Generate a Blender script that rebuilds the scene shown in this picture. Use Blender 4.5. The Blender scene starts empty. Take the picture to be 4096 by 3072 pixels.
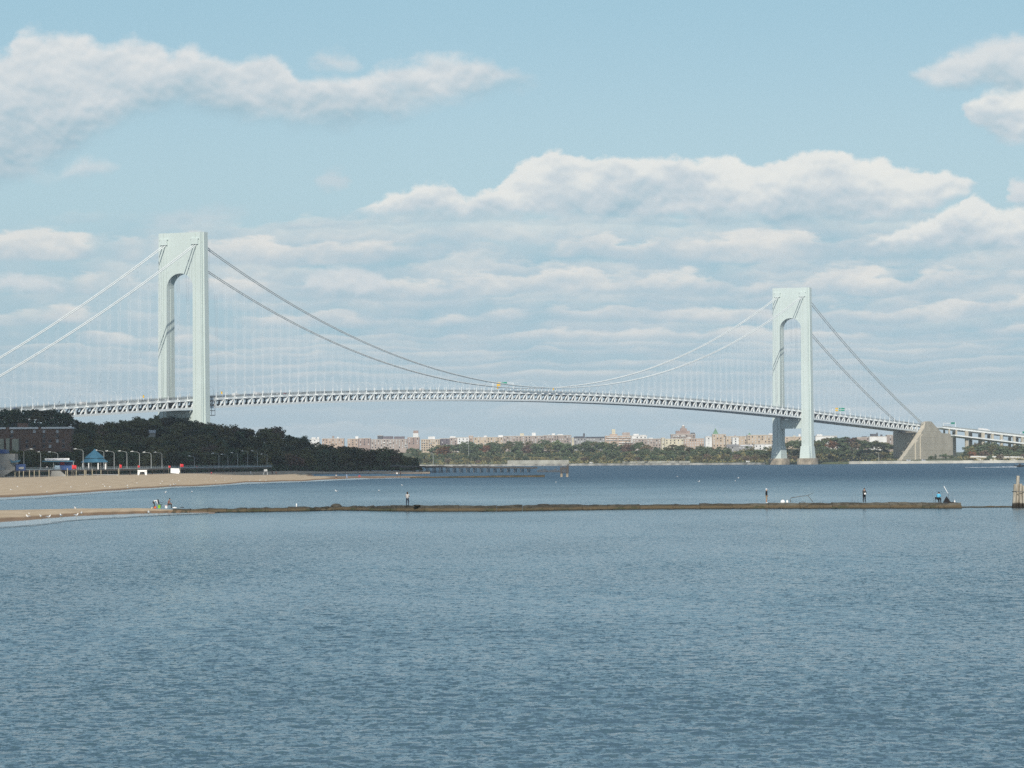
import bpy, bmesh, math, random
import numpy as np
from mathutils import Vector, Matrix, Euler

random.seed(7)
rng = np.random.default_rng(7)
C = bpy.context.scene.collection
SC = bpy.context.scene

# ------------------------------------------------------------------ camera
F = 15000.0                     # focal length in photo pixels (photo is 4096 wide)
H = 6.45                        # eye height above the water, on a fishing pier
HOR = 1840.0                    # photo row of eye level at the centre column
REARTH = 7.4e6                  # effective earth radius (with refraction)
PITCH = math.atan((HOR - 1536.0) / F)
ROLL = math.radians(0.40)
cam_data = bpy.data.cameras.new('camera')
cam_data.sensor_width = 36.0
cam_data.lens = 36.0 * F / 4096.0
cam_data.clip_start = 1.0
cam_data.clip_end = 60000.0
cam = bpy.data.objects.new('camera', cam_data)
C.objects.link(cam)
cam.location = (0, 0, H)
cam.rotation_euler = (math.pi / 2 + PITCH, ROLL, 0)
SC.camera = cam
RM = Euler(cam.rotation_euler).to_matrix()
SC.render.resolution_x, SC.render.resolution_y = 1024, 768

# ------------------------------------------------------------------ sun, exposure
SUN_EL = math.radians(33.0)
SUN_AZ = math.radians(183.0)     # compass-like angle from +Y towards +X: the sun stands behind the camera
sun_dir = Vector((math.sin(SUN_AZ) * math.cos(SUN_EL), math.cos(SUN_AZ) * math.cos(SUN_EL), math.sin(SUN_EL)))
sl = bpy.data.lights.new('sun', 'SUN')
sl.energy = 4.3
sl.angle = math.radians(0.53)
sl.color = (1.0, 0.95, 0.87)
sun = bpy.data.objects.new('sun', sl)
C.objects.link(sun)
sun.rotation_euler = (-sun_dir).to_track_quat('-Z', 'Y').to_euler()
sun.location = (0, -200, 400)
SC.view_settings.view_transform = 'Standard'
SC.view_settings.look = 'None'
SC.view_settings.exposure = 0.0
SC.view_settings.gamma = 1.0
SC.view_settings.use_curve_mapping = False
SC.cycles.max_bounces = 6
SC.cycles.diffuse_bounces = 2
SC.cycles.glossy_bounces = 3
SC.cycles.transmission_bounces = 4
SC.cycles.volume_bounces = 0
SC.cycles.transparent_max_bounces = 8
SC.cycles.use_denoising = False
SC.cycles.denoiser = 'OPENIMAGEDENOISE'
SC.cycles.denoising_input_passes = 'RGB_ALBEDO_NORMAL'
SC.cycles.denoising_prefilter = 'ACCURATE'
SC.cycles.sample_clamp_indirect = 4.0

# ------------------------------------------------------------------ node helper
class NT:
    def __init__(s, tree):
        s.t = tree
        s.n = tree.nodes
        s.l = tree.links
    def node(s, kind, **kw):
        nd = s.n.new(kind)
        for k, v in kw.items():
            setattr(nd, k, v)
        return nd
    def put(s, sock, v):
        if v is None:
            return
        if isinstance(v, bpy.types.NodeSocket):
            s.l.new(v, sock)
        else:
            if sock.type == 'RGBA' and hasattr(v, '__len__') and len(v) == 3:
                v = (*v, 1)
            sock.default_value = v
    def m(s, op, a, b=None, c=None, clamp=False):
        nd = s.node('ShaderNodeMath', operation=op, use_clamp=clamp)
        s.put(nd.inputs[0], a); s.put(nd.inputs[1], b); s.put(nd.inputs[2], c)
        return nd.outputs[0]
    def step(s, lo, hi, x, a=0.0, b=1.0):
        nd = s.node('ShaderNodeMapRange', interpolation_type='SMOOTHSTEP')
        s.put(nd.inputs[0], x); s.put(nd.inputs[1], lo); s.put(nd.inputs[2], hi)
        s.put(nd.inputs[3], a); s.put(nd.inputs[4], b)
        return nd.outputs[0]
    def lin(s, lo, hi, x, a=0.0, b=1.0):
        nd = s.node('ShaderNodeMapRange')
        s.put(nd.inputs[0], x); s.put(nd.inputs[1], lo); s.put(nd.inputs[2], hi)
        s.put(nd.inputs[3], a); s.put(nd.inputs[4], b)
        return nd.outputs[0]
    def vec(s, x, y, z=0.0):
        nd = s.node('ShaderNodeCombineXYZ')
        s.put(nd.inputs[0], x); s.put(nd.inputs[1], y); s.put(nd.inputs[2], z)
        return nd.outputs[0]
    def sep(s, v):
        nd = s.node('ShaderNodeSeparateXYZ'); s.put(nd.inputs[0], v)
        return nd.outputs
    def noise(s, v, scale, detail=4.0, rough=0.5, lac=2.0, dist=0.0, dim='3D'):
        nd = s.node('ShaderNodeTexNoise', noise_dimensions=dim)
        s.put(nd.inputs['Vector'], v); s.put(nd.inputs['Scale'], scale); s.put(nd.inputs['Detail'], detail)
        s.put(nd.inputs['Roughness'], rough); s.put(nd.inputs['Lacunarity'], lac); s.put(nd.inputs['Distortion'], dist)
        return nd.outputs[0]
    def mix(s, f, a, b, blend='MIX'):
        nd = s.node('ShaderNodeMix', data_type='RGBA', blend_type=blend)
        s.put(nd.inputs[0], f); s.put(nd.inputs[6], a); s.put(nd.inputs[7], b)
        return nd.outputs[2]
    def ramp(s, f, stops, interp='LINEAR'):
        nd = s.node('ShaderNodeValToRGB'); cr = nd.color_ramp; cr.interpolation = interp
        while len(cr.elements) < len(stops):
            cr.elements.new(0.5)
        for e, (p, c) in zip(cr.elements, stops):
            e.position = p; e.color = (*c, 1) if len(c) == 3 else c
        s.put(nd.inputs[0], f)
        return nd.outputs[0]
    def curve(s, x, pts, xs, ys):
        """pts are (x, y) in real units; xs/ys are the unit ranges the curve works in."""
        nd = s.node('ShaderNodeFloatCurve'); cu = nd.mapping.curves[0]
        nd.mapping.extend = 'HORIZONTAL'
        P = [(px / xs, py / ys) for px, py in pts]
        while len(cu.points) < len(P):
            cu.points.new(0.5, 0.5)
        for p, (a, b) in zip(cu.points, P):
            p.location = (a, b); p.handle_type = 'AUTO'
        nd.mapping.update()
        s.put(nd.inputs['Value'], s.m('DIVIDE', x, xs))
        return s.m('MULTIPLY', nd.outputs[0], ys)

def srgb(r, g, b):
    f = lambda c: (c / 255 / 12.92) if c / 255 <= 0.04045 else ((c / 255 + 0.055) / 1.055) ** 2.4
    return (f(r), f(g), f(b))

# ------------------------------------------------------------------ sky
SKY_STRENGTH = 0.10
world = bpy.data.worlds.new('World')
SC.world = world
world.use_nodes = True
W = NT(world.node_tree)
W.n.clear()
sky = W.node('ShaderNodeTexSky', sky_type='NISHITA', sun_disc=False)
sky.sun_elevation = SUN_EL
sky.sun_rotation = SUN_AZ
sky.altitude = 0
sky.air_density = 1.0
sky.dust_density = 1.2
sky.ozone_density = 1.6
tc = W.node('ShaderNodeTexCoord')
dx, dy, dz = W.sep(tc.outputs['Generated'])
az = W.m('ARCTAN2', dx, dy)
el = W.m('ARCSINE', dz)
U = W.m('ADD', W.m('MULTIPLY', az, F / 1000), 2.048)             # kilo-pixels of sky, eastwards
V = W.m('SUBTRACT', HOR / 1000, W.m('MULTIPLY', el, F / 1000))   # kilo-pixels below the top
# billows push the outlines of the placed clouds about
pv = W.vec(U, W.m('MULTIPLY', V, 1.35), 0.0)
n_big = W.noise(pv, 2.6, 2.0, 0.5)
n_bil = W.noise(pv, 6.5, 6.0, 0.54)
n_bil2 = W.noise(W.vec(W.m('ADD', U, 7.3), W.m('MULTIPLY', V, 1.4), 3.1), 6.0, 6.0, 0.56)
n_fine = W.noise(W.vec(U, W.m('MULTIPLY', V, 1.3), 5.0), 22.0, 4.0, 0.6)
n_soft = W.noise(W.vec(U, W.m('MULTIPLY', V, 1.8), 9.0), 4.0, 5.0, 0.55)
# the same billows seen a little nearer the sun: their difference is the light and shade on the lumps
pv2 = W.vec(W.m('SUBTRACT', U, 0.004), W.m('MULTIPLY', W.m('SUBTRACT', V, 0.022), 1.35), 0.0)
rel_a = W.noise(pv, 5.0, 3.0, 0.48)
rel_b = W.noise(pv2, 5.0, 3.0, 0.48)
relief = W.m('SUBTRACT', rel_a, rel_b)
Uw = W.m('ADD', U, W.m('MULTIPLY', W.m('SUBTRACT', n_bil2, 0.5), 0.16))
Vw = W.m('ADD', V, W.m('MULTIPLY', W.m('SUBTRACT', n_bil, 0.5), 0.13))
Vf = W.m('ADD', Vw, W.m('MULTIPLY', W.m('SUBTRACT', n_fine, 0.5), 0.035))

INV = 1.0 / SKY_STRENGTH
def sc3(c, k=INV):
    return tuple(v * k for v in c)
WHITE = sc3(srgb(237, 238, 233))
LIGHT = sc3(srgb(218, 224, 226))
CLOUDA = sc3(srgb(228, 231, 231))
GREY = sc3(srgb(188, 205, 215))
BASE = sc3(srgb(165, 194, 207))

def placed_cloud(col, top, bot, soft_t, soft_b, bright, thick=1.0, gloom=0.0):
    """col: sky so far. top / bot: outlines (U, V). Returns sky with that cloud laid over it."""
    T = W.curve(Uw, top, 4.5, 2.0)
    B = W.curve(Uw, bot, 4.5, 2.0)
    a = W.step(0.0, soft_t, W.m('SUBTRACT', Vf, T))
    b = W.step(0.0, soft_b, W.m('SUBTRACT', B, Vw))
    dens = W.m('MULTIPLY', a, b)
    dens = W.m('MULTIPLY', dens, W.step(0.12, 0.42, n_soft, thick * 0.6, thick), clamp=True)
    hgt = W.m('DIVIDE', W.m('SUBTRACT', Vw, T), W.m('MAXIMUM', W.m('SUBTRACT', B, T), 0.02), clamp=True)
    sh = W.m('ADD', hgt, W.m('MULTIPLY', W.m('SUBTRACT', n_big, 0.5), 1.0))
    sh = W.m('SUBTRACT', sh, W.m('MULTIPLY', relief, 1.9))
    ccol = W.ramp(W.m('ADD', W.m('MULTIPLY', sh, 0.8), 0.1 + gloom, clamp=True),
                  [(0.0, bright), (0.35, tuple(0.6 * p + 0.4 * q for p, q in zip(bright, LIGHT))),
                   (0.62, tuple(0.5 * p + 0.5 * q for p, q in zip(LIGHT, GREY))), (1.0, BASE)])
    return W.mix(dens, col, ccol)

# clear sky: the physical sky, paled towards the horizon by the moist air over the harbour
pale = W.step(0.42, 0.02, el, 0.08, 0.80)
clear = W.mix(pale, sky.outputs[0], sc3(srgb(176, 209, 223)))
clear = W.mix(W.step(0.062, 0.0, el), clear, sc3(srgb(178, 199, 209)))
clear = W.mix(W.step(0.070, 0.135, el, 0.0, 0.70), clear, sc3(srgb(152, 195, 215)))
clear = W.mix(W.step(0.25, 0.5, el, 0.0, 1.0), clear, W.mix(1.0, sky.outputs[0], sky.outputs[0]))
# generic fair-weather clouds over the whole sky (on a level sheet seen in perspective)
iz = W.m('DIVIDE', 1.0, W.m('MAXIMUM', W.m('ADD', dz, 0.02), 0.02))
sheet = W.vec(W.m('MULTIPLY', dx, iz), W.m('MULTIPLY', dy, iz), 0.0)
g1 = W.noise(sheet, 1.1, 7.0, 0.58)
gen = W.m('MULTIPLY', W.step(0.56, 0.70, g1), W.step(0.12, 0.20, el))
skyc = W.mix(gen, clear, W.ramp(g1, [(0.55, LIGHT), (0.66, WHITE), (0.8, GREY)]))
# low rows of flat-bottomed stratocumulus, packed closer towards the horizon
backd = W.m('MULTIPLY', W.step(0.84, 1.02, W.m('ADD', V, W.m('MULTIPLY', W.m('SUBTRACT', n_big, 0.5), 0.3))), W.step(1.62, 1.30, V))
backd = W.m('MULTIPLY', backd, W.step(0.9, 1.7, U, 0.45, 1.0))
skyc = W.mix(W.m('MULTIPLY', backd, 0.88), skyc, W.mix(W.step(0.35, 0.65, n_soft), sc3(srgb(163, 197, 211)), sc3(srgb(182, 203, 214))))
sway = W.noise(W.vec(W.m('MULTIPLY', U, 1.3), W.m('MULTIPLY', V, 1.1), 21.0), 1.0, 3.0, 0.55)
shr = W.step(0.9, 1.5, V, 1.0, 0.38)
Vr = W.m('ADD', V, W.m('MULTIPLY', W.m('SUBTRACT', sway, 0.5), W.m('MULTIPLY', shr, 0.24)))
Vr = W.m('ADD', Vr, W.m('MULTIPLY', W.m('SUBTRACT', n_bil2, 0.5), W.m('MULTIPLY', shr, 0.03)))
def band_layer(col, shift, seed, strength, freq, lo):
    R = W.curve(W.m('ADD', Vr, shift), [(0.0, 0.0), (0.80, 0.0), (0.905, 1.0), (1.055, 2.0), (1.195, 3.0), (1.30, 4.0), (1.375, 5.0), (1.43, 6.0), (1.475, 7.0), (1.515, 8.0), (1.60, 10.0), (2.0, 14.0)], 2.0, 14.0)
    row = W.m('FLOOR', R); fr = W.m('FRACT', R)
    pres = W.noise(W.vec(W.m('MULTIPLY', U, freq), W.m('MULTIPLY', row, 7.31), seed), 1.0, 3.0, 0.55)
    lump = W.noise(W.vec(U, W.m('ADD', W.m('MULTIPLY', row, 3.77), W.m('MULTIPLY', V, 3.0)), seed + 4.0), 4.6, 6.0, 0.58)
    t0 = W.m('SUBTRACT', 0.92, W.m('MULTIPLY', lump, 1.2))
    t0 = W.m('SUBTRACT', t0, W.m('MULTIPLY', W.m('SUBTRACT', pres, 0.5), 1.5))
    d_ = W.m('MULTIPLY', W.step(0.0, 0.22, W.m('SUBTRACT', fr, t0)), W.step(1.0, 0.84, fr))
    lo_ = W.step(0.5, 1.5, U, lo + 0.12, lo)
    d_ = W.m('MULTIPLY', d_, W.step(lo_, W.m('ADD', lo_, 0.16), pres))
    bl = W.m('SUBTRACT', 1.0, W.m('DIVIDE', W.m('SUBTRACT', fr, t0), W.m('MAXIMUM', W.m('SUBTRACT', 1.0, t0), 0.1)))
    bl = W.m('ADD', bl, W.m('MULTIPLY', W.m('SUBTRACT', pres, 0.5), 1.6))
    bl = W.m('ADD', bl, W.m('MULTIPLY', relief, 1.6), clamp=True)
    cc = W.ramp(bl, [(0.0, sc3(srgb(171, 199, 211))), (0.35, sc3(srgb(188, 206, 215))), (0.65, sc3(srgb(209, 217, 220))), (1.0, sc3(srgb(231, 231, 227)))])
    d_ = W.m('MULTIPLY', d_, W.step(0.80, 0.95, V))
    d_ = W.m('MULTIPLY', d_, W.step(1.62, 1.2, V, 0.25, 1.0))
    return W.mix(W.m('MULTIPLY', d_, strength), col, cc)
skyc = band_layer(skyc, 0.07, 31.0, 0.62, 1.1, 0.33)
skyc = band_layer(skyc, 0.035, 53.0, 0.35, 1.5, 0.40)
skyc = band_layer(skyc, 0.0, 11.0, 0.94, 1.5, 0.35)
CLOUD_INSERT = True
# placed clouds
skyc = placed_cloud(skyc,
    [(0.0, 1.10), (0.08, 1.07), (0.2, 1.09), (0.30, 1.14), (0.36, 1.25), (1.15, 1.25), (1.22, 1.10), (1.32, 1.05), (1.45, 1.05), (1.55, 1.10), (1.62, 1.25), (4.4, 1.3)],
    [(0.0, 1.18), (0.2, 1.18), (0.32, 1.16), (0.4, 1.1), (1.1, 1.1), (1.22, 1.19), (1.35, 1.21), (1.52, 1.20), (1.6, 1.12), (4.4, 1.1)],
    0.05, 0.06, LIGHT, 0.9)
skyc = placed_cloud(skyc,
    [(0.0, 1.3), (3.40, 1.10), (3.47, 1.0), (3.56, 0.95), (3.70, 0.88), (3.80, 0.84), (3.88, 0.785), (3.94, 0.80), (4.0, 0.85), (4.1, 0.84), (4.4, 0.8)],
    [(0.0, 1.0), (3.40, 0.98), (3.5, 1.03), (3.7, 1.04), (3.9, 1.05), (4.1, 1.04), (4.4, 1.03)], 0.03, 0.06, WHITE)
skyc = placed_cloud(skyc,
    [(0.0, 1.3), (3.96, 0.95), (4.03, 0.78), (4.1, 0.73), (4.4, 0.72)],
    [(0.0, 0.7), (3.96, 0.80), (4.05, 0.87), (4.1, 0.88), (4.4, 0.88)], 0.04, 0.05, LIGHT)
skyc = placed_cloud(skyc,
    [(0.0, 1.2), (1.20, 1.00), (1.30, 0.92), (1.42, 0.86), (1.50, 0.80), (1.58, 0.755), (1.70, 0.725), (1.80, 0.75), (1.87, 0.775), (1.95, 0.755),
     (2.02, 0.70), (2.10, 0.645), (2.20, 0.605), (2.27, 0.60), (2.34, 0.625), (2.44, 0.605), (2.55, 0.62), (2.66, 0.612), (2.78, 0.635), (2.9, 0.615),
     (3.0, 0.655), (3.12, 0.64), (3.26, 0.615), (3.36, 0.61), (3.42, 0.645), (3.56, 0.65), (3.64, 0.695), (3.78, 0.685), (3.88, 0.72), (3.96, 0.82), (4.06, 1.0), (4.4, 1.0)],
    [(0.0, 0.8), (1.20, 0.90), (1.35, 0.90), (1.6, 0.89), (1.9, 0.90), (2.2, 0.915), (2.6, 0.915), (3.0, 0.925), (3.4, 0.935), (3.7, 0.90), (3.82, 0.84), (3.92, 0.76), (4.1, 0.65), (4.4, 0.65)],
    0.028, 0.075, WHITE, 1.0, 0.07)
skyc = placed_cloud(skyc,
    [(0.0, 0.9), (3.52, 0.50), (3.62, 0.31), (3.74, 0.25), (3.85, 0.20), (3.98, 0.165), (4.1, 0.15), (4.4, 0.14)],
    [(0.0, 0.2), (3.52, 0.28), (3.66, 0.37), (3.9, 0.41), (4.1, 0.43), (4.4, 0.43)], 0.06, 0.07, LIGHT)
skyc = placed_cloud(skyc,
    [(0.0, 0.9), (3.82, 0.55), (3.88, 0.42), (3.95, 0.375), (4.1, 0.36), (4.4, 0.36)],
    [(0.0, 0.3), (3.82, 0.44), (3.90, 0.55), (4.0, 0.61), (4.1, 0.62), (4.4, 0.62)], 0.05, 0.06, WHITE)
skyc = placed_cloud(skyc,   # small tufts
    [(0.0, 1.0), (1.15, 0.6), (1.22, 0.25), (1.29, 0.20), (1.38, 0.20), (1.45, 0.26), (1.5, 0.5), (4.4, 1.0)],
    [(0.0, 0.1), (1.15, 0.2), (1.25, 0.28), (1.36, 0.31), (1.44, 0.28), (1.5, 0.2), (4.4, 0.1)], 0.06, 0.07, LIGHT, 0.8)
skyc = placed_cloud(skyc,
    [(0.0, 1.0), (1.20, 0.9), (1.26, 0.69), (1.33, 0.66), (1.41, 0.68), (1.48, 0.9), (4.4, 1.0)],
    [(0.0, 0.5), (1.20, 0.6), (1.26, 0.74), (1.36, 0.76), (1.43, 0.73), (1.48, 0.6), (4.4, 0.5)], 0.06, 0.06, GREY, 0.8)
skyc = placed_cloud(skyc,
    [(0.0, 1.2), (0.50, 1.0), (0.56, 0.87), (0.72, 0.81), (0.88, 0.80), (1.0, 0.81), (1.08, 1.0), (4.4, 1.2)],
    [(0.0, 0.6), (0.50, 0.7), (0.58, 0.92), (0.75, 0.94), (0.9, 0.91), (1.02, 0.87), (1.08, 0.7), (4.4, 0.5)], 0.09, 0.08, GREY, 0.7)
skyc = placed_cloud(skyc,
    [(0.0, 0.62), (0.08, 0.56), (0.2, 0.66), (0.27, 0.64), (0.37, 0.61), (0.48, 0.63), (0.56, 0.9), (4.4, 1.2)],
    [(0.0, 0.74), (0.1, 0.74), (0.2, 0.73), (0.3, 0.735), (0.4, 0.73), (0.5, 0.69), (0.56, 0.6), (4.4, 0.5)], 0.07, 0.08, LIGHT, 0.85)
skyc = placed_cloud(skyc,
    [(0.0, 0.203), (0.06, 0.168), (0.12, 0.098), (0.2, 0.108), (0.3, 0.118), (0.4, 0.138), (0.5, 0.148), (0.57, 0.133), (0.63, 0.148), (0.7, 0.183),
     (0.76, 0.153), (0.84, 0.198), (0.95, 0.228), (1.05, 0.203), (1.13, 0.203), (1.2, 0.278), (1.3, 0.288), (1.4, 0.283), (1.5, 0.243), (1.6, 0.228),
     (1.68, 0.213), (1.75, 0.198), (1.85, 0.203), (1.95, 0.228), (2.05, 0.255), (2.12, 0.285), (2.2, 0.330), (2.27, 0.600), (4.4, 0.900)],
    [(0.0, 0.790), (0.1, 0.760), (0.2, 0.710), (0.3, 0.660), (0.38, 0.610), (0.5, 0.550), (0.6, 0.500), (0.75, 0.470), (0.9, 0.500), (1.0, 0.515),
     (1.2, 0.540), (1.35, 0.550), (1.5, 0.525), (1.65, 0.500), (1.8, 0.470), (1.9, 0.440), (2.0, 0.405), (2.1, 0.385), (2.2, 0.355), (2.27, 0.300), (4.4, 0.100)],
    0.065, 0.12, CLOUDA, 1.0, 0.19)
bg = W.node('ShaderNodeBackground')
W.put(bg.inputs[0], skyc)
bg.inputs[1].default_value = SKY_STRENGTH
wo = W.node('ShaderNodeOutputWorld')
W.l.new(bg.outputs[0], wo.inputs[0])
world.cycles.sampling_method = 'MANUAL'
world.cycles.sample_map_resolution = 512

# ------------------------------------------------------------------ helpers for geometry
def drop(x, y):
    return -(x * x + y * y) / (2 * REARTH)

def ray(px, py):
    return RM @ Vector(((px - 2048.0) / F, (1536.0 - py) / F, -1.0))

def at(px, py, Y):
    """world point that the photo shows at (px, py) if it stands Y metres ahead"""
    v = ray(px, py)
    return Vector((0, 0, H)) + v * (Y / v.y)

def gnd(px, py, z=0.0):
    """world point on the (curved) level z above the water"""
    v = ray(px, py)
    dd = 0.0
    for _ in range(30):
        t = (z + dd - H) / v.z
        p = Vector((0, 0, H)) + v * t
        dd = 0.5 * dd + 0.5 * drop(p.x, p.y)
    return p

def link(o, parent=None):
    C.objects.link(o)
    if parent is not None:
        o.parent = parent
    return o

def tag(o, label=None, cat=None, group=None, kind=None):
    if label: o['label'] = label
    if cat: o['category'] = cat
    if group: o['group'] = group
    if kind: o['kind'] = kind
    return o

def empty(name, loc=(0, 0, 0), rz=0.0):
    o = bpy.data.objects.new(name, None)
    o.location = loc
    o.rotation_euler = (0, 0, rz)
    o.empty_display_size = 0.5
    C.objects.link(o)
    return o

class MB:
    """collects simple solids, then becomes ONE mesh object"""
    def __init__(s):
        s.v, s.f, s.mi, s.cur = [], [], [], 0
    def mat(s, i):
        s.cur = i
        return s
    def add(s, vs, fs):
        b = len(s.v)
        s.v += [tuple(p) for p in vs]
        s.f += [tuple(i + b for i in f) for f in fs]
        s.mi += [s.cur] * len(fs)
        return s
    def box(s, c, d, rz=0.0, M=None):
        x, y, z = d[0] / 2, d[1] / 2, d[2] / 2
        pts = [Vector((sx * x, sy * y, sz * z)) for sz in (-1, 1) for sx, sy in ((-1, -1), (1, -1), (1, 1), (-1, 1))]
        if rz:
            R = Matrix.Rotation(rz, 3, 'Z'); pts = [R @ p for p in pts]
        if M is not None:
            pts = [M @ p for p in pts]
        c = Vector(c)
        return s.add([p + c for p in pts], [(3, 2, 1, 0), (4, 5, 6, 7), (0, 1, 5, 4), (1, 2, 6, 5), (2, 3, 7, 6), (3, 0, 4, 7)])
    def bar(s, a, b, w, h=None, up=(0, 0, 1)):
        a, b = Vector(a), Vector(b); h = h or w
        d = (b - a).normalized(); u = Vector(up)
        if abs(d.dot(u)) > 0.98: u = Vector((1, 0, 0))
        sx = d.cross(u).normalized(); sz = sx.cross(d).normalized()
        q = [sx * (i * w / 2) + sz * (j * h / 2) for i, j in ((-1, -1), (1, -1), (1, 1), (-1, 1))]
        return s.add([a + p for p in q] + [b + p for p in q], [(3, 2, 1, 0), (4, 5, 6, 7), (0, 1, 5, 4), (1, 2, 6, 5), (2, 3, 7, 6), (3, 0, 4, 7)])
    def tube(s, pts, radii, n=6, cap=True):
        pts = [Vector(p) for p in pts]
        if not hasattr(radii, '__len__'): radii = [radii] * len(pts)
        vs, fs = [], []
        for i, p in enumerate(pts):
            d = (pts[min(i + 1, len(pts) - 1)] - pts[max(i - 1, 0)]).normalized()
            u = Vector((0, 0, 1)) if abs(d.z) < 0.9 else Vector((1, 0, 0))
            sx = d.cross(u).normalized(); sy = sx.cross(d).normalized()
            for k in range(n):
                a = 2 * math.pi * k / n
                vs.append(p + (sx * math.cos(a) + sy * math.sin(a)) * radii[i])
        for i in range(len(pts) - 1):
            for k in range(n):
                k2 = (k + 1) % n
                fs.append((i * n + k, i * n + k2, (i + 1) * n + k2, (i + 1) * n + k))
        if cap:
            fs.append(tuple(range(n - 1, -1, -1)))
            fs.append(tuple((len(pts) - 1) * n + k for k in range(n)))
        return s.add(vs, fs)
    def prism(s, poly, a, b, fn):
        """poly: 2-D outline; fn(p, q, t) -> 3-D, extruded between t=a and t=b"""
        n = len(poly)
        vs = [fn(p, q, a) for p, q in poly] + [fn(p, q, b) for p, q in poly]
        fs = [tuple(range(n - 1, -1, -1)), tuple(range(n, 2 * n))]
        fs += [(i, (i + 1) % n, n + (i + 1) % n, n + i) for i in range(n)]
        return s.add(vs, fs)
    def mesh(s, name, mats, smooth=False):
        me = bpy.data.meshes.new(name)
        me.from_pydata(s.v, [], s.f)
        for m_ in (mats if isinstance(mats, (list, tuple)) else [mats]):
            me.materials.append(m_)
        if len(me.materials) > 1:
            me.polygons.foreach_set('material_index', s.mi)
        bm = bmesh.new(); bm.from_mesh(me)
        bmesh.ops.recalc_face_normals(bm, faces=bm.faces)
        bm.to_mesh(me); bm.free()
        if smooth:
            me.polygons.foreach_set('use_smooth', [True] * len(me.polygons))
        me.update()
        return me
    def build(s, name, mats, parent=None, smooth=False, loc=None, rz=0.0):
        o = bpy.data.objects.new(name, s.mesh(name, mats, smooth))
        if loc is not None: o.location = loc
        o.rotation_euler = (0, 0, rz)
        return link(o, parent)

def inst(name, me, loc=(0, 0, 0), rz=0.0, parent=None, scale=None):
    o = bpy.data.objects.new(name, me)
    o.location = loc
    o.rotation_euler = (0, 0, rz)
    if scale is not None: o.scale = scale
    return link(o, parent)

def copy_tree(o, parent=None):
    c = o.copy(); C.objects.link(c); c.parent = parent
    for ch in [k for k in o.children]:
        copy_tree(ch, c)
    return c

def grid_mesh(name, X, Y, Z, mats, smooth=True):
    r, c = X.shape
    me = bpy.data.meshes.new(name)
    co = np.stack([X, Y, Z], -1).reshape(-1, 3).astype(np.float32)
    idx = np.arange(r * c).reshape(r, c)
    q = np.stack([idx[:-1, :-1], idx[:-1, 1:], idx[1:, 1:], idx[1:, :-1]], -1).reshape(-1, 4)
    me.vertices.add(len(co)); me.vertices.foreach_set('co', co.ravel())
    me.loops.add(q.size); me.loops.foreach_set('vertex_index', q.ravel().astype(np.int32))
    me.polygons.add(len(q))
    me.polygons.foreach_set('loop_start', np.arange(0, q.size, 4, dtype=np.int32))
    me.polygons.foreach_set('loop_total', np.full(len(q), 4, dtype=np.int32))
    me.update(calc_edges=True); me.validate()
    if smooth: me.polygons.foreach_set('use_smooth', np.ones(len(q), dtype=bool))
    for m_ in (mats if isinstance(mats, (list, tuple)) else [mats]):
        me.materials.append(m_)
    return me

# ------------------------------------------------------------------ materials
MATS = {}
def mat(name, col, rough=0.7, var=0.15, scale=1.0, metal=0.0, spec=0.3, bump=0.0, bscale=None, col2=None, perobj=0.0, detail=4.0, sheen=0.0):
    m_ = bpy.data.materials.new(name); m_.use_nodes = True
    t = NT(m_.node_tree); b = t.n['Principled BSDF']
    co = t.node('ShaderNodeTexCoord').outputs['Object']
    nz = t.noise(co, scale, detail, 0.6)
    c2 = col2 or tuple(max(0, v * (1 - var * 2)) for v in col)
    c1 = col if col2 else tuple(min(1, v * (1 + var)) for v in col)
    cc = t.mix(t.step(0.3, 0.7, nz), c2, c1)
    if perobj:
        oi = t.node('ShaderNodeObjectInfo')
        hv = t.node('ShaderNodeHueSaturation')
        t.put(hv.inputs['Value'], t.lin(0, 1, oi.outputs['Random'], 1 - perobj, 1 + perobj))
        t.put(hv.inputs['Hue'], t.lin(0, 1, oi.outputs['Random'], 0.5 - perobj * 0.06, 0.5 + perobj * 0.06))
        t.put(hv.inputs['Color'], cc); cc = hv.outputs[0]
    t.put(b.inputs['Base Color'], cc)
    b.inputs['Roughness'].default_value = rough
    b.inputs['Metallic'].default_value = metal
    b.inputs['Specular IOR Level'].default_value = spec
    if bump:
        bn = t.node('ShaderNodeBump'); bn.inputs['Strength'].default_value = bump
        t.put(bn.inputs['Height'], t.noise(co, bscale or scale * 4, 4.0, 0.6))
        t.l.new(bn.outputs[0], b.inputs['Normal'])
    MATS[name] = m_
    return m_

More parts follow.
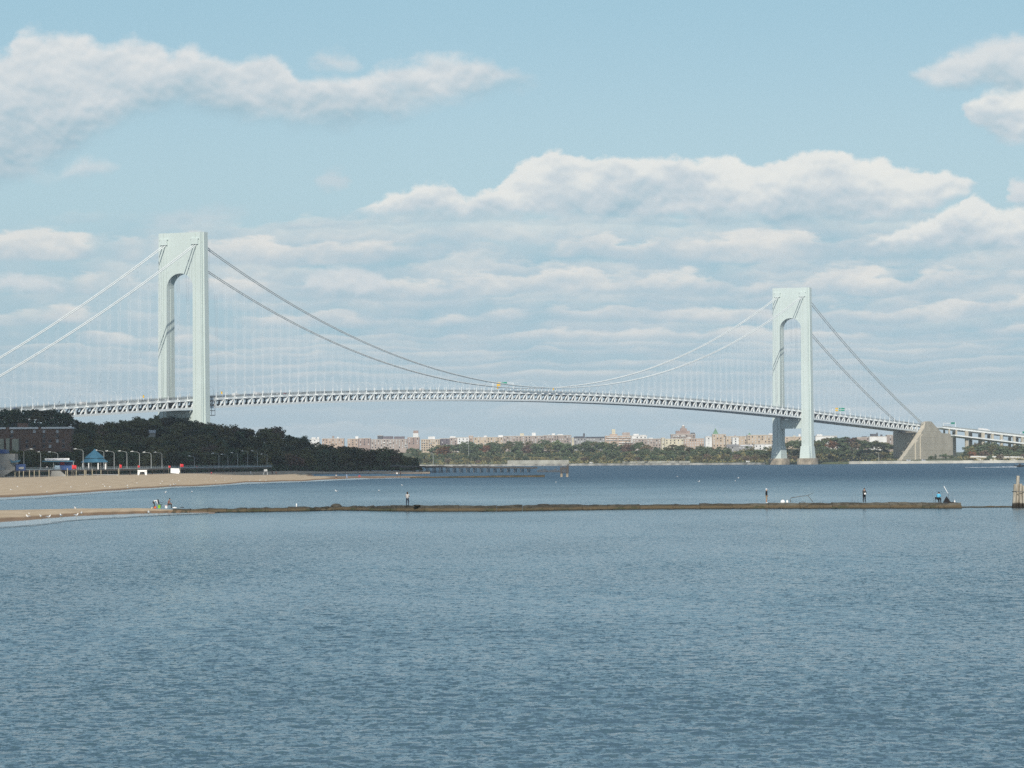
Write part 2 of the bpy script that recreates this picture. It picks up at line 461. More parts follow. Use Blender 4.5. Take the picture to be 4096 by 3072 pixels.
# ------------------------------------------------------------------ water
def water_material():
    m_ = bpy.data.materials.new('harbour_water'); m_.use_nodes = True
    t = NT(m_.node_tree); b = t.n['Principled BSDF']
    g = t.node('ShaderNodeNewGeometry')
    px, py, pz = t.sep(g.outputs['Position'])
    flat = t.vec(px, t.m('MULTIPLY', py, 1.0), 0.0)
    big = t.noise(t.vec(px, t.m('MULTIPLY', py, 0.5), 0.0), 0.02, 3.0, 0.55)
    wbase = (t.mix(t.step(0.3, 0.7, big), (0.054, 0.102, 0.128, 1), (0.068, 0.120, 0.150, 1)))
    b.inputs['IOR'].default_value = 1.333
    b.inputs['Specular IOR Level'].default_value = 0.5
    # inside the jetty the water lies sheltered; the open harbour beyond is rougher
    open_w = t.step(480.0, 1500.0, py)
    t.put(b.inputs['Base Color'], t.mix(open_w, wbase, (0.040, 0.082, 0.122, 1)))
    lane = t.noise(t.vec(t.m('MULTIPLY', px, 0.012), t.m('MULTIPLY', py, 0.006), 3.0), 1.0, 5.0, 0.62)
    t.put(b.inputs['Roughness'], t.lin(0, 1, open_w, 0.15, 0.44))
    gust = t.step(0.34, 0.66, t.noise(t.vec(px, t.m('MULTIPLY', py, 0.30), 9.0), 0.04, 4.0, 0.6), 0.55, 1.25)
    gust = t.m('MULTIPLY', gust, t.m('MULTIPLY', t.lin(0, 1, open_w, 1.0, 1.6), t.step(0.3, 0.7, lane, 0.65, 1.35)))
    nd = t.node('ShaderNodeTexNoise'); t.put(nd.inputs['Vector'], t.vec(px, py, 0.0))
    nd.inputs['Scale'].default_value = 2.2; nd.inputs['Detail'].default_value = 4.0; nd.inputs['Roughness'].default_value = 0.68
    cs = t.node('ShaderNodeSeparateColor'); t.l.new(nd.outputs['Color'], cs.inputs[0])
    wl = t.noise(t.vec(t.m('MULTIPLY', px, 4.0), t.m('MULTIPLY', py, 2.0), 5.0), 1.0, 3.0, 0.6)
    wl2 = t.noise(t.vec(t.m('MULTIPLY', px, 8.5), t.m('MULTIPLY', py, 4.2), 8.0), 1.0, 2.0, 0.6)
    steep = t.m('ADD', t.step(0.53, 0.70, wl), t.m('MULTIPLY', t.step(0.54, 0.70, wl2), 0.7))
    back = t.step(0.46, 0.30, wl)
    nx = t.m('MULTIPLY', t.m('SUBTRACT', cs.outputs[0], 0.5), t.m('MULTIPLY', gust, 0.6))
    ny = t.m('MULTIPLY', t.m('SUBTRACT', cs.outputs[1], 0.5), t.m('MULTIPLY', gust, 1.15))
    ny = t.m('SUBTRACT', ny, t.m('MULTIPLY', steep, t.m('MULTIPLY', gust, 0.56)))
    ny = t.m('ADD', ny, t.m('MULTIPLY', back, 0.06))
    va = t.node('ShaderNodeVectorMath', operation='ADD'); t.l.new(g.outputs['Normal'], va.inputs[0]); t.l.new(t.vec(nx, ny, 0.0), va.inputs[1])
    vn = t.node('ShaderNodeVectorMath', operation='NORMALIZE'); t.l.new(va.outputs[0], vn.inputs[0])
    t.l.new(vn.outputs[0], b.inputs['Normal'])
    return m_
M_WATER = water_material()

def wave_height(X, Y):
    r = np.random.default_rng(3)
    Z = np.zeros_like(X)
    # short crested wind chop: many small trains around one wind direction
    for i in range(60):
        lam = 0.45 * (3.2 / 0.45) ** (r.random() ** 1.6)
        th = r.normal(math.radians(82), 0.6)
        k = 2 * math.pi / lam
        amp = 0.0042 * lam * (0.6 + 0.8 * r.random()) * (1.0 if lam < 1 else 1.0 / lam)
        ph = r.random() * 6.28
        a_ = k * (X * math.cos(th) + Y * math.sin(th)) + ph
        keep = np.clip((lam * 0.42 / (Y * 0.0018) - 0.6), 0, 1)      # drop trains the mesh can no longer carry
        Z += amp * keep * (np.sin(a_) + 0.2 * np.cos(2 * a_))
    G = 0.85 + 0.35 * np.sin(X * 0.11 + 1.3 * np.sin(Y * 0.071)) * np.sin(Y * 0.083 + 0.9 * np.sin(X * 0.057))
    return Z * G

def build_water():
    rows = []
    d = 60.0
    while d < 260: rows.append(d); d *= 1.0017
    while d < 560: rows.append(d); d *= 1.004
    while d < 11000: rows.append(d); d *= 1.03
    rows = np.array(rows)
    cols = np.linspace(-0.165, 0.165, 560)
    side = np.array([0.2, 0.3, 0.5, 0.8])
    cols = np.concatenate([-side[::-1], cols, side])
    Yg = np.repeat(rows[:, None], len(cols), 1)
    Xg = Yg * cols[None, :]
    fade = np.clip((600 - Yg) / 240, 0, 1) * np.clip((0.19 - np.abs(cols[None, :])) / 0.02, 0, 1)
    Z = wave_height(Xg, Yg) * fade + drop(Xg, Yg)
    near = np.array([[-200, 60.0], [200, 60.0]])
    o = bpy.data.objects.new('water', grid_mesh('water', Xg, Yg, Z, M_WATER))
    tag(link(o), kind='structure')
    # calm sheet behind and beside the viewer
    mb = MB(); mb.add([(-9000, -9000, -0.35), (9000, -9000, -0.35), (9000, 75, -0.35), (-9000, 75, -0.35)], [(0, 1, 2, 3)])
    o = mb.build('water_behind', M_WATER); tag(o, kind='structure')
build_water()

# ------------------------------------------------------------------ sand
def sand_material():
    m_ = bpy.data.materials.new('beach_sand'); m_.use_nodes = True
    t = NT(m_.node_tree); b = t.n['Principled BSDF']
    g = t.node('ShaderNodeNewGeometry')
    px, py, pz = t.sep(g.outputs['Position'])
    r2 = t.m('ADD', t.m('MULTIPLY', px, px), t.m('MULTIPLY', py, py))
    z = t.m('ADD', pz, t.m('DIVIDE', r2, 2 * REARTH))              # height above the local water
    n1 = t.noise(t.vec(px, t.m('MULTIPLY', py, 0.18), 0), 0.35, 5.0, 0.6)
    n2 = t.noise(t.vec(px, t.m('MULTIPLY', py, 0.10), 3.0), 0.06, 4.0, 0.6)
    zz = t.m('ADD', z, t.m('MULTIPLY', t.m('SUBTRACT', n2, 0.5), 0.22))
    dry = t.mix(t.step(0.3, 0.7, n1), (0.41, 0.315, 0.205, 1), (0.53, 0.42, 0.285, 1))
    wet = t.mix(t.step(0.3, 0.7, n1), (0.20, 0.13, 0.075, 1), (0.26, 0.175, 0.105, 1))
    wr = t.noise(t.vec(t.m('MULTIPLY', px, 0.5), t.m('MULTIPLY', py, 0.05), 12.0), 0.5, 6.0, 0.7)
    dry = t.mix(t.m('MULTIPLY', t.step(0.60, 0.70, wr), 0.55), dry, (0.16, 0.12, 0.08, 1))
    t.put(b.inputs['Base Color'], t.mix(t.step(0.28, 0.42, zz), wet, dry))
    t.put(b.inputs['Roughness'], t.step(0.0, 0.30, zz, 0.45, 0.95))
    b.inputs['Specular IOR Level'].default_value = 0.25
    bn = t.node('ShaderNodeBump'); bn.inputs['Strength'].default_value = 0.5; bn.inputs['Distance'].default_value = 0.3
    t.put(bn.inputs['Height'], n1); t.l.new(bn.outputs[0], b.inputs['Normal'])
    return m_
M_SAND = sand_material()

def lut(pts):
    xs = [p[0] for p in pts]; ys = [p[1] for p in pts]
    return lambda x: float(np.interp(x, xs, ys))

BEACH_SHORE = lut([(-900, 2065), (-300, 2015), (0, 1992), (120, 1986), (245, 1978), (384, 1969), (470, 1962), (556, 1956.5), (680, 1949), (829, 1943), (974, 1932), (1139, 1927),
                   (1222, 1924), (1344, 1918), (1439, 1915), (1588, 1912), (1720, 1911)])
BACK_FOOT = lut([(-900, 1640), (0, 1680), (600, 1950), (1100, 2260), (1400, 2330), (1720, 2330)])   # metres ahead where the wood starts
def build_beach():
    cols = np.arange(-900, 1721, 20.0)
    T = np.concatenate([np.linspace(-0.02, 0.1, 14), np.linspace(0.115, 1.0, 46)])
    X = np.zeros((len(T), len(cols))); Y = X.copy(); Z = X.copy()
    r = np.random.default_rng(5)
    for j, px in enumerate(cols):
        p = gnd(px, BEACH_SHORE(px) + 0.8 * math.sin(px * 0.043) + 0.5 * math.sin(px * 0.017), 0.0)
        D0 = p.y; D1 = BACK_FOOT(px) + 20
        kx = p.x / p.y
        for i, t in enumerate(T):
            D = D0 + (D1 - D0) * t
            m_ = D - D0
            z = -0.5 + 0.5 * min(1, max(0, (m_ + 25) / 25)) if m_ < 0 else 0.62 * (1 - math.exp(-m_ / 32.0)) + 0.45 * min(1, m_ / 500)
            # the sand runs out into a low spit at the far end, with a lagoon behind it
            sp = min(1, max(0, (px - 1180) / 150))
            if sp > 0:
                za = gnd(px, 1907 - 0.002 * (px - 1300), 0.0).y
                zb = gnd(px, 1895.5, 0.0).y
                lag = min(1, max(0, (D - za + 30) / 60)) * min(1, max(0, (zb - D + 30) / 60))
                z = z * (1 - 0.55 * sp) - sp * lag * 1.6
                z = min(z, 0.45 + 0.8 * min(1, max(0, (D - zb) / 60)))
            X[i, j], Y[i, j] = kx * D, D
            Z[i, j] = z + drop(kx * D, D) + (0.06 * math.sin(kx * D * 0.11 + D * 0.021) * min(1, max(0, m_ / 60)))
    o = bpy.data.objects.new('beach', grid_mesh('beach', X, Y, Z, M_SAND))
    tag(link(o), kind='structure')
build_beach()

SPIT_LOW = lut([(-500, 2140), (0, 2091), (90, 2085), (200, 2075), (300, 2067), (420, 2062), (560, 2056), (700, 2053), (840, 2049)])
SPIT_UP = lut([(-500, 2050), (0, 2034), (300, 2031), (560, 2035), (700, 2037), (840, 2040)])
def build_spit():
    cols = np.arange(-500, 861, 10.0)
    T = np.linspace(-0.25, 1.25, 40)
    X = np.zeros((len(T), len(cols))); Y = X.copy(); Z = X.copy()
    for j, px in enumerate(cols):
        a = gnd(px, SPIT_LOW(px) + 0.8 * math.sin(px * 0.09), 0.0); b = gnd(px, SPIT_UP(px), 0.45)
        wid = min(1.0, (880 - px) / 300)
        for i, t in enumerate(T):
            D = a.y + (b.y - a.y) * t
            z = 0.62 * wid * max(0.0, math.sin(math.pi * min(1, max(0, t * 0.86)) ** 0.75)) if 0 <= t <= 1.16 else -0.9 * (abs(t - 0.58) - 0.58)
            X[i, j], Y[i, j], Z[i, j] = a.x / a.y * D, D, z - 0.02 + 0.03 * math.sin(px * 0.05 + i)
    o = bpy.data.objects.new('sand_spit', grid_mesh('sand_spit', X, Y, Z, M_SAND))
    tag(link(o), kind='structure')
build_spit()

# thin film of spent wave on the sand's edge: smooth, so it mirrors the pale low sky
def swash_material():
    m_ = bpy.data.materials.new('spent_wave'); m_.use_nodes = True
    t = NT(m_.node_tree); b = t.n['Principled BSDF']
    g = t.node('ShaderNodeNewGeometry')
    px, py, pz = t.sep(g.outputs['Position'])
    n1 = t.noise(t.vec(px, t.m('MULTIPLY', py, 0.12), 0), 0.5, 5.0, 0.62)
    foam = t.step(0.60, 0.74, n1)
    t.put(b.inputs['Base Color'], t.mix(foam, (0.16, 0.21, 0.24, 1), (0.60, 0.64, 0.66, 1)))
    t.put(b.inputs['Roughness'], t.step(0, 1, foam, 0.12, 0.7))
    b.inputs['IOR'].default_value = 1.333
    bn = t.node('ShaderNodeBump'); bn.inputs['Strength'].default_value = 0.35; bn.inputs['Distance'].default_value = 0.12
    t.put(bn.inputs['Height'], t.noise(t.vec(px, py, 1.0), 1.6, 3.0, 0.6)); t.l.new(bn.outputs[0], b.inputs['Normal'])
    at_ = t.node('ShaderNodeAttribute', attribute_name='film'); tr = t.node('ShaderNodeBsdfTransparent'); mx = t.node('ShaderNodeMixShader')
    n4 = t.noise(t.vec(t.m('MULTIPLY', px, 0.5), t.m('MULTIPLY', py, 0.06), 7.0), 0.6, 5.0, 0.65)
    keep = t.step(0.15, 0.75, t.m('ADD', at_.outputs['Fac'], t.m('MULTIPLY', t.m('SUBTRACT', n4, 0.5), 1.3)))
    t.put(mx.inputs[0], keep); t.l.new(tr.outputs[0], mx.inputs[1]); t.l.new(b.outputs[0], mx.inputs[2])
    t.l.new(mx.outputs[0], t.n['Material Output'].inputs[0])
    return m_
M_SWASH = swash_material()
def swash(name, f, a, b, w0, w1, step=10.0, z=0.05):
    cols = np.arange(a, b, step)
    X = np.zeros((5, len(cols))); Y = X.copy(); Z = X.copy()
    for j, px in enumerate(cols):
        ww = w0 + (w1 - w0) * (px - a) / (b - a)
        ww *= 1.0 + 0.3 * math.sin(px * 0.011) * math.sin(px * 0.0047 + 1)
        p0 = gnd(px, f(px) - 2.0, z)
        p1 = gnd(px, f(px) + max(1.0, ww), z)
        for i in range(5):
            t = i / 4
            q = p0.lerp(p1, t)
            X[i, j], Y[i, j], Z[i, j] = q.x, q.y, z * (1 - t * 0.4) + drop(q.x, q.y)
    me = grid_mesh(name, X, Y, Z, M_SWASH)
    at_ = me.attributes.new('film', 'FLOAT', 'POINT')
    at_.data.foreach_set('value', np.repeat(np.array([1.0, 0.95, 0.8, 0.45, 0.0], dtype=np.float32), len(cols)))
    o = bpy.data.objects.new(name, me); tag(link(o), kind='structure')
swash('shallow_water', SPIT_LOW, -480, 840, 34, 7, 6.0, 0.085)
swash('shallow_water', BEACH_SHORE, -600, 1700, 13, 2.6, 10.0, 0.06)

# ------------------------------------------------------------------ wooded bluff
SKYLINE = lut([(-900, 1640), (-300, 1615), (0, 1624), (60, 1620), (130, 1622), (190, 1626), (238, 1621), (270, 1640), (320, 1668), (350, 1680), (400, 1683), (470, 1673), (540, 1660),
               (610, 1656), (700, 1656), (771, 1666), (830, 1671), (858, 1684), (900, 1688), (940, 1692), (980, 1700), (1003, 1697), (1032, 1707), (1075, 1702),
               (1104, 1697), (1139, 1712), (1168, 1731), (1222, 1737), (1236, 1750), (1252, 1768), (1284, 1763), (1344, 1772), (1385, 1765), (1425, 1775),
               (1466, 1794), (1493, 1780), (1534, 1786), (1566, 1780), (1602, 1802), (1615, 1818), (1632, 1808), (1656, 1820), (1664, 1850), (1700, 1870)])
TREE_H = 12.0
def ridge_D(px):
    return BACK_FOOT(px) + float(np.interp(px, [-900, 0, 500, 860, 1250, 1500, 1664], [1000, 1000, 700, 560, 300, 110, 35]))
def hill_z(px, D):
    """bare ground height on the bluff"""
    D0, D1 = BACK_FOOT(px), ridge_D(px)
    top = at(px, SKYLINE(px), D1).z - drop(at(px, SKYLINE(px), D1).x, D1) - TREE_H
    if px < 300 : top = min(top, 40)
    top = max(1.0, top)
    if px < 330:      # level ground behind the boardwalk, then the slope
        D0 = D0 + (2330 - D0) * min(1, max(0, (330 - px) / 60))
        D1 = max(D1, D0 + 260)
    t = (D - D0) / (D1 - D0)
    if t <= 0: return 1.0 + (2.5 if px < 330 else 0) * min(1, max(0, (D - BACK_FOOT(px)) / 100))
    if t < 1: return 1.0 + (top - 1.0) * (math.sin((min(1, t) - 0.5) * math.pi) * 0.5 + 0.5) ** 0.85
    return max(0.5, top - (D - D1) * 0.04)
M_SOIL = mat('bluff_soil', (0.035, 0.04, 0.025), 0.95, 0.3, 0.05)
def build_hill():
    cols = np.arange(-900, 1681, 20.0)
    T = np.concatenate([np.linspace(0, 1, 30), np.linspace(1.08, 2.2, 10)])
    X = np.zeros((len(T), len(cols))); Y = X.copy(); Z = X.copy()
    for j, px in enumerate(cols):
        k = (px - 2048) / F
        for i, t in enumerate(T):
            D = BACK_FOOT(px) + (ridge_D(px) - BACK_FOOT(px)) * t
            X[i, j], Y[i, j] = k * D, D
            Z[i, j] = hill_z(px, D) + drop(k * D, D) - 0.05
    Z[:, -1] -= 3.0
    o = bpy.data.objects.new('bluff_terrain', grid_mesh('bluff_terrain', X, Y, Z, M_SOIL)); tag(link(o), kind='structure')
build_hill()

# ------------------------------------------------------------------ far shore
SHORE_D = lut([(900, 5400), (1500, 5250), (2200, 5000), (2900, 4720), (3100, 4600), (3400, 4600), (3600, 4640), (4096, 4620), (5200, 4500)])
def far_z(px, m_):
    up = float(np.interp(px, [900, 1700, 2300, 2700, 3100, 3500, 3700, 5200], [20, 20, 21, 20, 20, 18, 9, 8]))
    return float(np.interp(m_, [-10, 0, 4, 60, 90, 330, 700, 2500], [-1.5, 0.4, 2.6, 3.2, 4.0, up, up + 3, up + 10]))
M_LAND = mat('far_park_ground', (0.10, 0.12, 0.06), 0.95, 0.3, 0.02)
def build_far_land():
    cols = np.arange(900, 5201, 25.0)
    M_ = np.array([-10, 0, 4, 30, 60, 90, 150, 210, 270, 330, 420, 550, 700, 1100, 1700, 2500.0])
    X = np.zeros((len(M_), len(cols))); Y = X.copy(); Z = X.copy()
    for j, px in enumerate(cols):
        k = (px - 2048) / F
        for i, m_ in enumerate(M_):
            D = SHORE_D(px) + m_
            X[i, j], Y[i, j], Z[i, j] = k * D, D, far_z(px, m_) + drop(k * D, D)
    o = bpy.data.objects.new('far_shore', grid_mesh('far_shore', X, Y, Z, M_LAND)); tag(link(o), kind='structure')
build_far_land()
def far_pt(px, m_, dz=0.0):
    k = (px - 2048) / F; D = SHORE_D(px) + m_
    return Vector((k * D, D, far_z(px, m_) + drop(k * D, D) + dz))
M_SEAWALL = mat('sea_wall_stone', (0.42, 0.40, 0.35), 0.9, 0.25, 0.08)
M_SEAWALL_PALE = mat('pale_retaining_wall', (0.46, 0.445, 0.39), 0.9, 0.15, 0.05)
def seawall(label, px0, px1, m0, z0, z1, matl, thick=2.0, step=40):
    root = empty('sea_wall', far_pt((px0 + px1) / 2, m0))
    tag(root, label, 'sea wall')
    root_inv = Vector(root.location)
    n = max(1, int((px1 - px0) / step))
    for i in range(n):
        a = px0 + (px1 - px0) * i / n; b = px0 + (px1 - px0) * (i + 1) / n - 0.25
        mb = MB(); vs = []
        jit = random.uniform(-0.2, 0.2)
        for z in (z0, z1 + jit):
            for pxx, mm in ((a, m0), (b, m0), (b, m0 + thick), (a, m0 + thick)):
                k = (pxx - 2048) / F; D = SHORE_D(pxx) + mm
                vs.append(Vector((k * D, D, z + drop(k * D, D))) - root_inv)
        mb.add(vs, [(3, 2, 1, 0), (4, 5, 6, 7), (0, 1, 5, 4), (1, 2, 6, 5), (2, 3, 7, 6), (3, 0, 4, 7)])
        mb.build('wall_section', matl, root)
seawall('long low stone sea wall along the far shore under the trees', 1500, 3060, -3.0, -1.5, 2.6, M_SEAWALL)
seawall('pale stone sea wall in front of the concrete anchorage', 3395, 4140, -4.0, -1.5, 3.4, M_SEAWALL_PALE)
seawall('tall whitish retaining wall on the far bank behind the ruined pier', 2030, 2275, 22.0, 1.0, 7.6, M_SEAWALL_PALE, 4.0)
seawall('thin pale promenade wall on the far bank near the stepped brick tower', 2490, 2760, 30.0, 1.5, 5.2, M_SEAWALL_PALE, 2.0)
# lawn strip by the anchorage
M_LAWN = mat('lawn', (0.13, 0.16, 0.06), 0.95, 0.2, 0.05)

# ------------------------------------------------------------------ suspension bridge
PA = Vector((-291.0, 3330.0)); PB = Vector((336.0, 4479.0))
LSPAN = (PB - PA).length
UU = (PB - PA).normalized(); WW = Vector((UU.y, -UU.x))
def bp(s, w, z):
    p = PA + UU * s + WW * w
    return Vector((p.x, p.y, z + drop(p.x, p.y)))
def on_bridge(px, py, w):
    """(s, z) of a photo pixel on the vertical plane w metres beside the bridge's axis"""
    v = ray(px, py)
    o_ = PA + WW * w
    # o_ + UU*s = t*(v.x, v.y)
    det = v.x * (-UU.y) + UU.x * v.y
    t = (o_.x * (-UU.y) + UU.x * o_.y) / det
    s = (v.x * o_.y - v.y * o_.x) / det
    s = -(v.y * o_.x - v.x * o_.y) / (v.x * (-UU.y) + UU.x * v.y) * 1.0
    q = Vector((v.x * t, v.y * t))
    s = (q - o_).dot(UU)
    return s, H + v.z * t - drop(q.x, q.y)
WT = 13.2      # half distance between the two trusses
WC = 16.4      # half distance between the cable pairs
top_px = [(311, 1621.7), (540, 1614), (771, 1602.6), (874, 1590), (1403, 1572), (1900, 1566), (2171, 1569.5), (2497, 1581.7), (2900, 1613), (3209, 1641.7)]
side_px = [(3255, 1650), (3380, 1664.7), (3497, 1675.5), (3694, 1702)]
main_pts = [on_bridge(x, y, WT) for x, y in top_px if 850 < x < 3220]
pf = np.polyfit([p[0] for p in main_pts], [p[1] for p in main_pts], 2)
rs = [on_bridge(x, y, WT) for x, y in side_px]
ls = [on_bridge(x, y, WT) for x, y in top_px if x < 800]
def fit_side(pts, s0):
    z0 = np.polyval(pf, s0)
    k = sum((z - z0) * (s - s0) for s, z in pts) / sum((s - s0) ** 2 for s, z in pts)
    return z0, k
rz0, rk = fit_side(rs, LSPAN); lz0, lk = fit_side(ls, 0.0)
def ztop(s):
    if s < 0: return lz0 + lk * s
    if s > LSPAN: return rz0 + rk * (s - LSPAN)
    return float(np.polyval(pf, s))
TRUSS_D = 9.0
print('deck profile', [(round(s), round(ztop(s), 1)) for s in (-370, 0, LSPAN / 2, LSPAN, LSPAN + 370)])
Z_SADDLE = 202.5
z_mid = on_bridge(2200, 1551, WC)[1]
s_anch, z_anch = on_bridge(3693, 1697, WC)
print('cable', z_mid, s_anch, z_anch, [on_bridge(0, y, w_) for y, w_ in ((1445, -WC), (1522, WC))])
def zcable(s):
    if s < 0:
        t = -s / 372.0
        return Z_SADDLE + (52.0 - Z_SADDLE) * t - 4 * 7.0 * t * (1 - t)
    if s > LSPAN:
        t = (s - LSPAN) / (s_anch - LSPAN)
        return Z_SADDLE + (z_anch - Z_SADDLE) * t - 4 * 7.0 * t * (1 - t)
    return z_mid + (Z_SADDLE - z_mid) * (2 * s / LSPAN - 1) ** 2

M_STEEL = mat('pale_green_grey_tower_paint', (0.535, 0.61, 0.58), 0.55, 0.02, 0.03, spec=0.3)
def streak(m_, amt=0.05):
    t = NT(m_.node_tree); b = t.n['Principled BSDF']; src = b.inputs['Base Color'].links[0].from_socket
    g = t.node('ShaderNodeNewGeometry'); px, py, pz = t.sep(g.outputs['Position'])
    n1 = t.noise(t.vec(t.m('MULTIPLY', px, 0.7), t.m('MULTIPLY', py, 0.7), t.m('MULTIPLY', pz, 0.035)), 1.0, 4.0, 0.6)
    n2 = t.noise(t.vec(px, py, pz), 0.05, 4.0, 0.6)
    seam = t.step(0.035, 0.02, t.m('FRACT', t.m('DIVIDE', pz, 12.2)))
    f = t.m('ADD', t.step(0.40, 0.75, n1, 0.0, amt), t.m('ADD', t.step(0.5, 0.8, n2, 0.0, amt * 0.6), t.m('MULTIPLY', seam, amt * 0.7)))
    t.put(b.inputs['Base Color'], t.mix(f, src, (0.22, 0.24, 0.20, 1)))
streak(M_STEEL)
M_TRUSS = mat('pale_grey_bridge_paint', (0.74, 0.77, 0.76), 0.55, 0.05, 0.3, spec=0.3)
M_CABLE = mat('grey_cable_paint', (0.74, 0.78, 0.76), 0.6, 0.05, 0.2)
M_ROPE = mat('steel_rope', (0.55, 0.59, 0.61), 0.6, 0.05, 0.2)
M_ROAD = mat('bridge_asphalt', (0.06, 0.06, 0.065), 0.9, 0.2, 0.2)
M_CONC = mat('weathered_concrete', (0.46, 0.42, 0.335), 0.9, 0.07, 0.06, detail=6)
M_PIER = mat('stone_pier', (0.34, 0.29, 0.22), 0.9, 0.22, 0.12, detail=6)
M_DARKSTEEL = mat('dark_steel', (0.10, 0.11, 0.12), 0.6, 0.1, 0.5)

def leg_plan(side, f):
    """outline (w, u) of one tower leg; f = 0 at the top, 1 at the foot"""
    wi, wo = 13.7 + 0.25 * f, 22.6 + 1.5 * f
    uh = 5.6 + 1.6 * f; ua = 3.0 + 0.8 * f; a = 1.5; g = 0.32; gd = 0.5
    n3 = (wo - wi) / 3
    q = [(wi, -uh), (wi + n3 - g, -uh), (wi + n3 - g, -uh + gd), (wi + n3 + g, -uh + gd), (wi + n3 + g, -uh), (wo - g - 0.4, -uh), (wo - g - 0.4, -uh + gd * 2), (wo, -uh + gd * 2),
         (wo, -ua), (wo + a, -ua), (wo + a, ua), (wo, ua), (wo, uh - gd * 2), (wo - g - 0.4, uh - gd * 2), (wo - g - 0.4, uh), (wi, uh), (wi, 0.6), (wi + 0.4, 0.6), (wi + 0.4, -0.6), (wi, -0.6)]
    return [(side * w, u) for w, u in q]
def make_tower(s0, root, name_label):
    tw = MB()
    # portal strut with its arch
    arch = [(13.7 * math.cos(math.pi * k / 18), 162.5 + 12.3 * math.sin(math.pi * k / 18)) for k in range(19)]
    def strut_poly():
        return [(14.2, 162.5)] + [(14.2, 210.9), (-14.2, 210.9), (-14.2, 162.5)] + [(p, q) for p, q in reversed(arch)]
    poly = strut_poly()
    n = len(poly)
    # split into quads column by column so that the concave outline is safe
    xs = [p for p, q in arch]
    for k in range(18):
        (x1, z1), (x2, z2) = arch[k], arch[k + 1]
        vs = [bp(s0 + du, x, z) for du in (-5.4, 5.4) for x, z in ((x1, z1), (x2, z2), (x2, 210.9), (x1, 210.9))]
        fs = [(0, 1, 2, 3), (7, 6, 5, 4), (0, 4, 5, 1), (3, 2, 6, 7)]
        tw.add(vs, fs)
    # raised vertical panel seams on the strut
    for x in (-9, -4.5, 0, 4.5, 9):
        zl = 162.5 + 12.3 * math.sqrt(max(0, 1 - (x / 13.7) ** 2)) + 0.4
        tw.add([bp(s0 + du, x + dx_, z) for du in (-5.55, -5.3) for dx_, z in ((-0.2, zl), (0.2, zl), (0.2, 210.5), (-0.2, 210.5))],
               [(0, 1, 2, 3), (7, 6, 5, 4), (0, 4, 5, 1), (1, 5, 6, 2), (2, 6, 7, 3), (3, 7, 4, 0)])
    tower = tw.build('tower', M_STEEL, root)
    tag(tower, name_label)
    for sd in (-1, 1):
        lg = MB(); zs = [6.0, 60, 120, 211.0]
        pl = [[bp(s0 + u, w, z) for w, u in leg_plan(sd, 1 - (z - 6) / 205)] for z in zs]
        n = len(pl[0]); vs = [p for r_ in pl for p in r_]
        fs = []
        for k in range(len(zs) - 1):
            fs += [(k * n + i, k * n + (i + 1) % n, (k + 1) * n + (i + 1) % n, (k + 1) * n + i) for i in range(n)]
        fs += [tuple(range(n)), tuple(range((len(zs) - 1) * n, len(zs) * n))]
        lg.add(vs, fs)
        lg.build('leg', M_STEEL, tower)
        pr = MB()
        ol = []
        for k in range(24):
            a = 2 * math.pi * k / 24
            cx, sx = math.cos(a), math.sin(a)
            e = (abs(cx) ** 4 + abs(sx) ** 4) ** -0.25
            ol.append((sd * 18.6 + 10.5 * cx * e, 13.0 * sx * e))
        for (z0, z1, g) in ((-3.0, 6.6, 1.0), (6.6, 7.4, 0.96)):
            pr.prism([(sd * 18.6 + (w - sd * 18.6) * g, u * g) for w, u in ol], z0, z1, lambda w, u, z: bp(s0 + u, w, z))
        pr.build('pier', M_PIER, tower)
        # sloping foot casing between leg and pier
        ft = MB()
        a0 = [(sd * 18.6 + dw, du) for dw, du in ((-6.6, -9.0), (6.6, -9.0), (6.6, 9.0), (-6.6, 9.0))]
        vs = [bp(s0 + u, w, 7.3) for w, u in a0] + [bp(s0 + u * 0.83, sd * 18.6 + (w - sd * 18.6) * 0.86, 22.0) for w, u in a0]
        ft.add(vs, [(3, 2, 1, 0), (4, 5, 6, 7), (0, 1, 5, 4), (1, 2, 6, 5), (2, 3, 7, 6), (3, 0, 4, 7)])
        ft.build('foot_casing', M_STEEL, tower)
        for du in (-1, 1):
            sdl = MB()
            for k, (x0, x1, z0, z1) in enumerate(((-3.6, 3.6, 200.2, 204.8), (-4.2, 4.2, 204.8, 205.5))):
                sdl.add([bp(s0 + du * uu, sd * WC + x, z) for uu in (5.3, 6.9) for x, z in ((x0, z0), (x1, z0), (x1, z1), (x0, z1))],
                        [(0, 1, 2, 3), (7, 6, 5, 4), (0, 4, 5, 1), (1, 5, 6, 2), (2, 6, 7, 3), (3, 7, 4, 0)])
            sdl.build('saddle_housing', M_STEEL, tower)
    ls_ = MB()
    zb = ztop(s0) - TRUSS_D
    ls_.prism([(-14.3, 0), (14.3, 0), (14.3, 11), (-14.3, 11)], -4.8, 4.8, lambda w, z, u: bp(s0 + u, w, zb - 12.2 + z))
    ls_.build('lower_strut', M_STEEL, tower)
    # maintenance platforms against the shore-side face at deck level
    pf_ = MB()
    for k in range(5):
        pf_.add([bp(s0 + 6.9 + uu, x, zb - 6 + k * 4.2 + z) for uu in (0, 5.5) for x, z in ((21, 0), (25, 0), (25, 0.6), (21, 0.6))],
                [(0, 1, 2, 3), (7, 6, 5, 4), (0, 4, 5, 1), (1, 5, 6, 2), (2, 6, 7, 3), (3, 7, 4, 0)])
    for x in (21.2, 24.8):
        pf_.bar(bp(s0 + 12.2, x, zb - 6), bp(s0 + 12.2, x, zb + 11.5), 0.4)
    if s0 < 100:
        pf_.build('maintenance_platform', M_DARKSTEEL, tower)
    return tower

